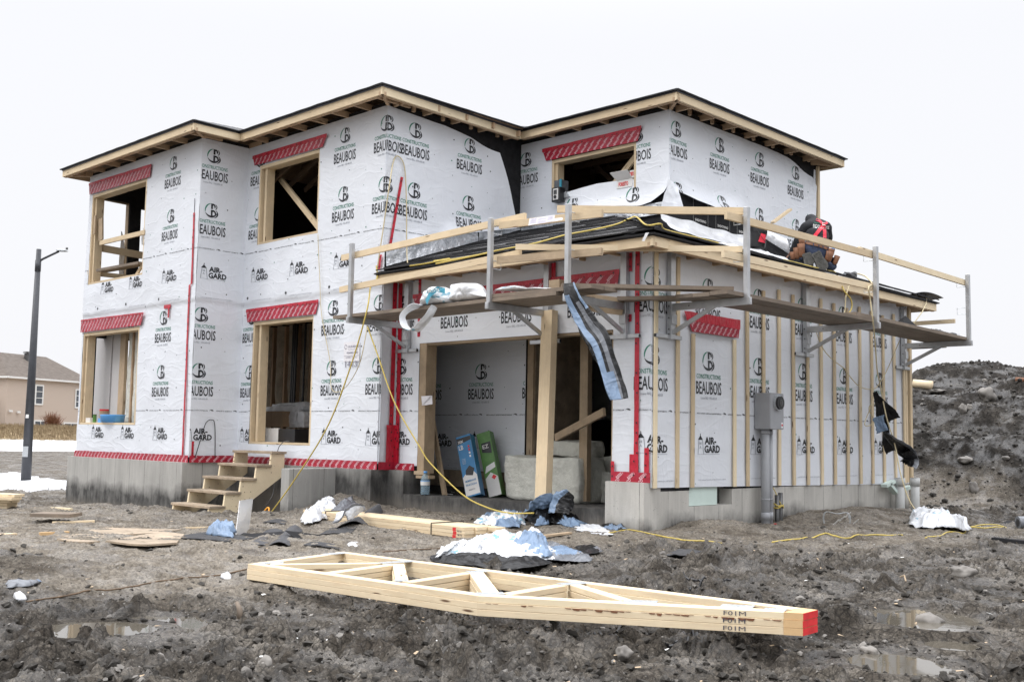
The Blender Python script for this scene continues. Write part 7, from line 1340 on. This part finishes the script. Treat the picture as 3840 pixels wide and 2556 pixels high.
# tool belt: pouches
def pouch(x, y, w, h, f, lean=0.0, mat='leather'):
    c_ = pr17(x, y, f); s = uu*cos(lean)+Vector((0, 0, 1))*sin(lean); u_ = Vector((0, 0, 1))*cos(lean)-uu*sin(lean); K = 14; mb = MB(); rows = [(0, .30), (.15, .46), (.6, .50), (1, .56), (1.0, .48), (.85, .40)]; vs = [c_+u_*(h*(t-.5))+s*(w*r_*cos(a_))-ff*(w*.42*r_/.5*sin(a_)) for t, r_ in rows for a_ in np.linspace(0, 2*pi, K, endpoint=False)]
    mb.add(vs, [(j*K+i, j*K+(i+1) % K, (j+1)*K+(i+1) % K, (j+1)*K+i) for j in range(len(rows)-1) for i in range(K)]+[tuple(range(K))[::-1]]); return setp(mb.build('tool_pouch', W[mat], smooth=True), body)
pouch(975, 900, .105, .20, .02, .05); pouch(890, 950, .085, .17, .04, .1); pouch(820, 995, .075, .12, .06, .12); pouch(985, 760, .09, .10, .06, .0)
pouch(1465, 1010, .11, .15, .0, -.3); pouch(1590, 1070, .08, .13, .02, -.35); pouch(1500, 930, .10, .10, .05, -.2); pouch(1540, 890, .05, .08, .06, -.2, 'bluep')
bstrap([(1010, 745), (1100, 770), (1250, 800), (1400, 850), (1440, 870)], 42, 'tool_belt', 'leather', .012)
for x, y in ((1190, 790), (1285, 810), (1360, 830)): bstrap([(x, y-25), (x+3, y+25)], 14, 'belt_loop', 'jeans', .02)
for hk_, sg in (('haL', -1), ('haR', 1)):
    h = J[hk_][0]; w_ = J['wr'+hk_[-1]][0]; d = (h-w_).normalized(); s = d.cross(Vector((0, 0, 1))).normalized()
    for i, l_ in enumerate((.06, .07, .065, .052)):
        o_ = s*(.024-.016*i); nod = {'a': (h+o_, .010), 'b': (h+o_+d*l_*.55+Vector((0, 0, -.004)), .009), 'c': (h+o_+d*l_+Vector((0, 0, -.02)), .007)}; v_, f_ = skinned(nod, [('a', 'b'), ('b', 'c')], 'a', 1); setp(MB().add(v_, f_).build('finger', W['skin'], smooth=True), body)
    nod = {'a': (h-d*.01+s*.03*-sg, .011), 'b': (h+d*.03+s*.05*-sg+Vector((0, 0, -.01)), .009)}; v_, f_ = skinned(nod, [('a', 'b')], 'a', 1); setp(MB().add(v_, f_).build('thumb', W['skin'], smooth=True), body)
# ---- things on the roof round him
def rp(k, x, y, dz=.0): return roofp(k, x, y, dz)
a = rp(17, 160, 850, .02); t = empty('black_bucket', a, 'black plastic bucket with a red label tipped on the garage roof', 'bucket'); ax = (Vector((-.25, .1, 1))).normalized(); K = 22; u_ = ax.cross(Vector((0, 1, 0))).normalized(); v_ = ax.cross(u_); base = rp(17, 170, 840, .01)+Vector((-.35, .25, .0)); 
bb = pr17(190, 850, .35); tt_ = pr17(215, 520, .35); ax = (tt_-bb).normalized(); u_ = ax.cross(ff).normalized(); v_ = ax.cross(u_); H_ = (tt_-bb).length
vs = [bb+ax*(H_*z_)+u_*(r_*cos(2*pi*i/K))+v_*(r_*sin(2*pi*i/K)) for z_, r_ in ((0, .115), (.8, .135), (.8, .145), (.86, .145), (.86, .138), (1, .14), (1, .13), (.1, .11)) for i in range(K)]
MB().add(vs, [(j*K+i, j*K+(i+1) % K, (j+1)*K+(i+1) % K, (j+1)*K+i) for j in range(7) for i in range(K)]+[tuple(range(K))]).build('bucket_body', W['blackp'], t, smooth=False)
lab_ = [pr17(x, y, .35)-ff*.152 for x, y in ((215, 625), (300, 650), (290, 800), (165, 770))]; MB().add(lab_, [(0, 1, 2, 3)]).build('bucket_label', W['redstrap'], t); MB().tube([pr17(135, 560, .35)-ff*.15, pr17(210, 680, .35)-ff*.17, pr17(300, 795, .35)-ff*.16], .004, 5).build('bucket_handle', W['blackp'], t)
q = [pr17(x, y, .2) for x, y in ((370, 540), (720, 700), (760, 960), (330, 690))]; mb = MB(); mb.grid(lambda s, t: q[0]*(1-s)*(1-t)+q[1]*s*(1-t)+q[2]*s*t+q[3]*(1-s)*t+ff*(-.06*sin(pi*t)+.02*MN.noise(Vector((s*5, t*5, 3)))), 16, 10); tag(mb.build('foil_sheet', W['fclear'], smooth=True, solid=.003), 'shiny white foil sheet leaning between the bucket and the worker', 'foil')
mb = MB(); q = [pr17(x, y, .22) for x, y in ((330, 690), (720, 950), (640, 990), (380, 800))]; tag(mb.add(q, [(0, 1, 2, 3)]).build('felt_strip', W['felt'], solid=.01), 'black felt strip along the foot of the foil sheet', 'felt')
# bags of shingles at the eave, left of him
mb = MB(); qa = [pr17(x, y, -.05) for x, y in ((20, 905), (260, 880), (520, 950), (710, 1050), (690, 1100), (500, 1060), (250, 1000), (20, 950))]
crumple('blue_white_bag', [(p.x, p.y, 0) for p in [pr17(20, 900, -.1), pr17(300, 960, -.1), pr17(700, 1070, -.1), pr17(700, 1060, .1), pr17(400, 930, .15), pr17(40, 860, .15)]], 'blue and white wrapped shingle bundle on the roof left of the worker', 'bundle', ('fwhite', 'teal'), h=.07, zf=lambda x, y: 3.035+.345*(GR[1]-x), seed=71, n=40, mf=lambda p, v: 1 if v > .28 else 0)
crumple('clear_film', [(p.x, p.y, 0) for p in [P(15, 650, 430, 'X', .2), P(15, 870, 460, 'X', .2), P(15, 870, 420, 'X', -.3), P(15, 760, 390, 'X', -.3)]], 'clear film lying on the roof edge left of the fourth post', 'film', ('fclear',), h=.05, zf=lambda x, y: 3.03+.345*(GR[1]-x), seed=72, n=24)
cg = rp(17, 1820, 1330, .07); t = empty('nail_gun', cg, 'black nail gun lying on the roof right of the worker, hose attached', 'nail gun')
d = (rp(17, 2000, 1380, .07)-cg).normalized(); MB().tube([cg-d*.10, cg-d*.02, cg+d*.12], [.03, .045, .04], 12).build('gun_body', W['blackp'], t, smooth=True); MB().board(cg+d*.05, cg+d*.07+Vector((-.10, 0, .05)), .04, .035, d).build('handle', W['blackp'], t); MB().board(cg+d*.12+Vector((0, 0, .03)), cg+d*.22+Vector((0, 0, .0)), .06, .05, (0, 0, 1)).build('magazine', W['steel'], t); MB().tube([cg-d*.1, cg-d*.16], .012, 8).build('nose', W['galv'], t); MB().tube([cg+d*.13+Vector((0, 0, .02)), cg+d*.20+Vector((0, 0, .05))], .035, 10).build('motor_cap', W['steel'], t, smooth=True)
o = MB().board(P(17, 460, 405, 'X', xF+.35), P(17, 775, 170, 'X', xF+.35), .07, .035, (1, 0, 0)).build('loose_board', W['wood']); tag(o, 'short board end sticking up behind the rail against the upper wall', 'board', bg_)
# ================================================================== STREET LAMP, NEIGHBOUR HOUSE, SNOW, BANK
Lb = P(4, 153, 1465, 'Z', -.85); Lz = gs(Lb.x, Lb.y)
t = empty('street_lamp', (Lb.x, Lb.y, Lz), 'tall dark grey street lamp with short arm standing in the snow', 'street lamp')
W['pole'] = plain('lamp_pole', (.055, .058, .066), .5, .2); MB().tube([(Lb.x, Lb.y, Lz-.3), (Lb.x, Lb.y, Lz+7.25)], [.155, .072], 16).build('pole', W['pole'], t, smooth=True); MB().tube([(Lb.x, Lb.y, Lz+6.55), (Lb.x, Lb.y, Lz+6.9)], .09, 14).build('bracket_band', W['pole'], t, smooth=True)
tp_ = Vector((Lb.x, Lb.y, Lz+6.85)); e1 = P(4, 340, 125, 'Y', Lb.y); dd = uu; A1 = tp_+uu*.15; A2 = tp_+uu*.62+Vector((0, 0, .34)); MB().tube([tp_, A1+Vector((0, 0, .10)), tp_+uu*.4+Vector((0, 0, .23)), A2], .035, 10).build('arm', W['pole'], t, smooth=True)
MB().grid(lambda s, q_: A2+uu*(s*.34-.05)+ff*((q_-.5)*.28*sin(pi*min(1, s*.9+.1))**.5)+Vector((0, 0, .02+.05*sin(pi*q_)*sin(pi*min(1, s+.15)))), 8, 8).build('lamp_head', W['galv'], t, smooth=True, solid=.03)
MB().tube([A2+uu*.25+Vector((0, 0, .06)), A2+uu*.25+Vector((0, 0, .13))], .035, 10).build('photocell', W['steel'], t, smooth=True)
def lampbox(z, h, w, nm, mt): MB().box((Lb.x-w/2+.02, Lb.y-.20, Lz+z), (Lb.x+w/2+.02, Lb.y-.15, Lz+z+h)).build(nm, W[mt], t)
for z, h, w, nm, mt in ((.82, .32, .17, 'access_cover', 'galv'), (2.0, .11, .09, 'number_plate', 'white')):
    c = Vector((Lb.x, Lb.y, Lz+z))-ff*.145; MB().prism([c-uu*w/2, c+uu*w/2, c+uu*w/2+Vector((0, 0, h)), c-uu*w/2+Vector((0, 0, h))], -ff*.012).build(nm, W[mt], t)
# snow
n = NT('snow', .6); o = n.co(); n.col(n.ramp(n.noise(o, .8, 6, .7), [(.3, (.60, .61, .63)), (.6, (.82, .83, .85))])); n.bump(n.noise(o, 2.5, 5, .7), .5, .1); W['snow'] = n.m
def snow(cx, cy, pts_, name='snow', dz=.05, res=70):
    xs = [p[0] for p in pts_]; ys = [p[1] for p in pts_]; x0, x1, y0, y1 = min(xs), max(xs), min(ys), max(ys); mb = MB()
    # in a frame turned to the sight line
    def inside(x, y):
        c_ = False; j = len(pts_)-1
        for i in range(len(pts_)):
            if (pts_[i][1] > y) != (pts_[j][1] > y) and x < (pts_[j][0]-pts_[i][0])*(y-pts_[i][1])/(pts_[j][1]-pts_[i][1])+pts_[i][0]: c_ = not c_
            j = i
        return c_
    X = np.linspace(x0, x1, res); Y = np.linspace(y0, y1, res); vs = []; s = max(x1-x0, y1-y0)/10
    for y in Y:
        for x in X: wx_ = x+s*.5*MN.noise(Vector((x/s, y/s, 1)))+s*.15*MN.noise(Vector((x*4/s, y*4/s, 3))); wy_ = y+s*.5*MN.noise(Vector((x/s, y/s, 2))); vs.append((x, y, gs(x, y)+dz+(.04 if inside(wx_, wy_) else -.35)+.03*MN.noise(Vector((x*.7, y*.7, 0)))))
    mb.add(vs, [(j*res+i, j*res+i+1, (j+1)*res+i+1, (j+1)*res+i) for j in range(res-1) for i in range(res-1) if max(vs[j*res+i][2]-gs(vs[j*res+i][0], vs[j*res+i][1]), vs[(j+1)*res+i+1][2]-gs(vs[(j+1)*res+i+1][0], vs[(j+1)*res+i+1][1])) > 0]); return struct(mb.build(name, W['snow'], smooth=True))
def g4(x, y): p = P(4, x, y, 'Z', -.8); return (p.x, p.y)
snow(0, 0, [g4(-250, 1430), g4(120, 1415), g4(150, 1440), g4(230, 1430), g4(260, 1440), g4(300, 1450), g4(420, 1462), g4(460, 1478), g4(360, 1492), g4(200, 1503), g4(60, 1496), g4(-250, 1480)], res=110)
# beyond: meadow, far snow strip, dry-grass bank
def gdir(x, dist): w = ray(4, x, 1172); v = Vector((w[0], w[1], 0)).normalized(); return Vector((CAM[0], CAM[1], 0))+v*dist
mb = MB(); xsn = list(range(-260, 700, 20)); mb.add([tuple(gdir(x, d)+Vector((0, 0, gs(*gdir(x, d)[:2])+z+.12*MN.noise(Vector((x*.03, d, 0)))))) for d, z in ((86, -.1), (90, .16), (112, .3), (140, .55)) for x in xsn], [(j*len(xsn)+i, j*len(xsn)+i+1, (j+1)*len(xsn)+i+1, (j+1)*len(xsn)+i) for j in range(3) for i in range(len(xsn)-1)]); struct(mb.build('snow', W['snow'], smooth=True))
n = NT('dry_grass', .95, spec=.1); o = n.co(); n.col(n.ramp(n.noise(n.mp(o, (1, 1, 2)), 1.3, 7, .75), [(.3, (.14, .10, .065)), (.5, (.34, .26, .16)), (.72, (.55, .45, .29))])); n.bump(n.noise(o, 3, 6, .75), .9, .3); W['grassb'] = n.m
mb = MB(); xsn = list(np.arange(-260, 700, 3.5)); D_ = [128, 131, 134, 138, 146, 160]; Zz = [-.9, .0, .45, .75, .95, .95]; mb.add([tuple(gdir(x, d)+Vector((0, 0, z+(.22*MN.noise(Vector((x*.25, d*.5, 0)))+.15*MN.noise(Vector((x*.9, d, 4))) if 0 < j else 0)))) for j, (d, z) in enumerate(zip(D_, Zz)) for x in xsn], [(j*len(xsn)+i, j*len(xsn)+i+1, (j+1)*len(xsn)+i+1, (j+1)*len(xsn)+i) for j in range(len(D_)-1) for i in range(len(xsn)-1)]); struct(mb.build('grass_bank', W['grassb'], smooth=True))
def blades():
    r = random.Random(3); mb = MB()
    for i in range(5200):
        x = r.uniform(-60, 480); d = r.uniform(126.5, 140); p = gdir(x, d); z = float(np.interp(d, D_, Zz)); h = r.uniform(.15, .55); l = Vector((r.uniform(-.2, .2), r.uniform(-.2, .2), h)); mb.add([p+uu*.04+Vector((0, 0, z-.1)), p-uu*.04+Vector((0, 0, z-.1)), p+l+Vector((0, 0, z))], [(0, 1, 2)])
    return mb.build('dry_grass', W['grassb'])
struct(blades(), 'stuff')
# neighbour's house
n = NT('beige_siding', .7); o = n.co(); z = n.sep(o, 2); fr = n.math('FRACT', n.math('MULTIPLY', z, 1/.155)); n.col(n.mix(n.ramp(fr, [(.0, 1), (.12, .0)]), (.56, .47, .40), (.32, .26, .22))); n.bump(fr, .4, .02); W['siding'] = n.m
H0 = P(4, 30, 900, 'Z', 7.0); dist = 150; w = Vector(ray(4, 30, 1130)); hl = Vector((w.x, w.y, 0)).normalized()*150+Vector((CAM[0], CAM[1], 0)); w = Vector(ray(4, 480, 1130)); hr = Vector((w.x, w.y, 0)).normalized()*160+Vector((CAM[0], CAM[1], 0))
fx = (hr-hl); FL = fx.length; fx.normalize(); fy = Vector((-fx.y, fx.x, 0)); zE = CAM[2]+(1172-902)/1.568*150/CF; FLn = FL*1.12; DP = 9.0
t = empty('neighbour_house', hl, 'beige sided two storey house with a brown hip roof, behind the street lamp', 'house')
def hp(u, v, z): return hl+fx*u+fy*v+Vector((0, 0, z))
MB().prism([hp(0, 0, -.5), hp(FLn, 0, -.5), hp(FLn, DP, -.5), hp(0, DP, -.5)], (0, 0, zE+.5)).build('siding_wall', W['siding'], t); MB().prism([hp(-.03, -.03, -.5), hp(.12, -.03, -.5), hp(.12, .1, -.5), hp(-.03, .1, -.5)], (0, 0, zE+.5)).build('corner_trim', W['siding'], t)
ov = .45; zr = CAM[2]+(1172-765)/1.568*153/CF; rl = (90-30)/450*FL; rr_ = (395-30)/450*FL
e = [hp(-ov, -ov, zE+.12), hp(FLn+ov, -ov, zE+.12), hp(FLn+ov, DP+ov, zE+.12), hp(-ov, DP+ov, zE+.12), hp(rl+1.2, DP/2, zr), hp(rr_+.2, DP/2, zr)]; MB().add(e, [(0, 1, 5, 4), (1, 2, 5), (2, 3, 4, 5), (3, 0, 4)]).build('roof', W['tanroof'], t)
for a_, b_ in ((0, 1), (3, 0), (1, 2)): MB().board(e[a_]-Vector((0, 0, .10)), e[b_]-Vector((0, 0, .10)), .24, .08, (0, 0, 1)).build('gutter', W['white'], t)
MB().prism([hp(-ov, -ov, zE-.02), hp(FLn+ov, -ov, zE-.02), hp(FLn+ov, DP, zE-.02), hp(-ov, DP, zE-.02)], (0, 0, .01)).build('soffit', W['white'], t)
def hpx(x): return (x-30)/450*FL
def hz_(y): return CAM[2]+(1175-y)/1.568*152/CF
def win(x0, x1, y0, y1, nx, nz):
    u0, u1, z0, z1 = hpx(x0), hpx(x1), hz_(y1), hz_(y0); f = MB(); g = MB(); th = .13
    g.add([hp(u0+.05, -.05, z0+.05), hp(u1-.05, -.05, z0+.05), hp(u1-.05, -.05, z1-.05), hp(u0+.05, -.05, z1-.05)], [(0, 1, 2, 3)])
    for i in range(nx+1): u = u0+(u1-u0)*i/nx; w_ = th if i in (0, nx) else .07; f.board(hp(u, -.07, z0-.06), hp(u, -.07, z1+.06), w_*1.5 if i in (0, nx) else .09, .06, fx)
    for j in range(nz+1): z = z0+(z1-z0)*j/nz; f.board(hp(u0, -.072, z), hp(u1, -.072, z), .2 if j in (0, nz) else .08, .05, (0, 0, 1))
    fo = f.build('window', W['white'], t); setp(g.build('pane', W['glass']), fo)
win(148, 232, 940, 1043, 2, 3); win(432, 500, 950, 1052, 2, 3); win(192, 298, 1132, 1172, 3, 1); win(368, 500, 1140, 1178, 3, 1)
MB().board(hp(hpx(188), -.09, hz_(1040)), hp(hpx(188), -.09, hz_(942)), .25, .03, fx).build('window_divider', W['white'], t)
cv = hp(hpx(250), DP*.35, 0); m_ = MB(); z = hz_(783); m_.prism([cv+fx*-.28+Vector((0, 0, z-.6)), cv+fx*.28+Vector((0, 0, z-.6)), cv+fx*.28+fy*.5+Vector((0, 0, z-.6)), cv+fx*-.28+fy*.5+Vector((0, 0, z-.6))], (0, 0, 1.1)); 
for i in range(3): m_.prism([cv+fx*-.42-fy*.1+Vector((0, 0, z+.5+.11*i)), cv+fx*.42-fy*.1+Vector((0, 0, z+.5+.11*i)), cv+fx*.42+fy*.6+Vector((0, 0, z+.5+.11*i)), cv+fx*-.42+fy*.6+Vector((0, 0, z+.5+.11*i))], (0, 0, .05))
m_.build('roof_vent', W['steel'], t)
for x, y in ((52, 1090), (95, 1094)): c = hp(hpx(x), -.1, hz_(y)); MB().prism([c-fx*.25, c+fx*.25, c+fx*.2+Vector((0, 0, .25)), c-fx*.2+Vector((0, 0, .25))], fy*-.2).build('wall_vent', W['white'], t)
c = hp(hpx(345), -.1, hz_(1162)); MB().prism([c-fx*.15, c+fx*.15, c+fx*.15+Vector((0, 0, .4)), c-fx*.15+Vector((0, 0, .4))], fy*-.15).build('meter_box', W['steel'], t)
# bare shrub before it
sh_ = empty('bare_shrub', hp(hpx(120), -5, .6), 'bare brown shrub in front of the beige house', 'shrub'); r = random.Random(5); m_ = MB(); c = hp(hpx(120), -5, .7)
for i in range(420): a_ = r.uniform(-1.2, 1.2); b_ = r.uniform(-.5, .5); l = r.uniform(.6, 2.3); p = c+fx*r.uniform(-.9, .9); m_.tube([p, p+fx*(a_*l*.6)+fy*b_+Vector((0, 0, l*(1-.3*abs(a_))))], [.03, .012], 3, cap=False)
m_.build('twigs', W['leather'], sh_)
# side wing of that house at the picture edge
m_ = MB(); m_.prism([hp(-6, 3, -.5), hp(-.2, 3, -.5), hp(-.2, 9, -.5), hp(-6, 9, -.5)], (0, 0, zE+.3)); m_.build('side_wing', W['siding'], t); MB().prism([hp(-6, 2.6, hz_(1112)), hp(.3, 1.2, hz_(1112)), hp(.2, 1.2, hz_(1095)), hp(-1.6, 2.6, hz_(1045)), hp(-6, 2.6, hz_(1045))], fy*.3).build('porch_roof', W['steel'], t)
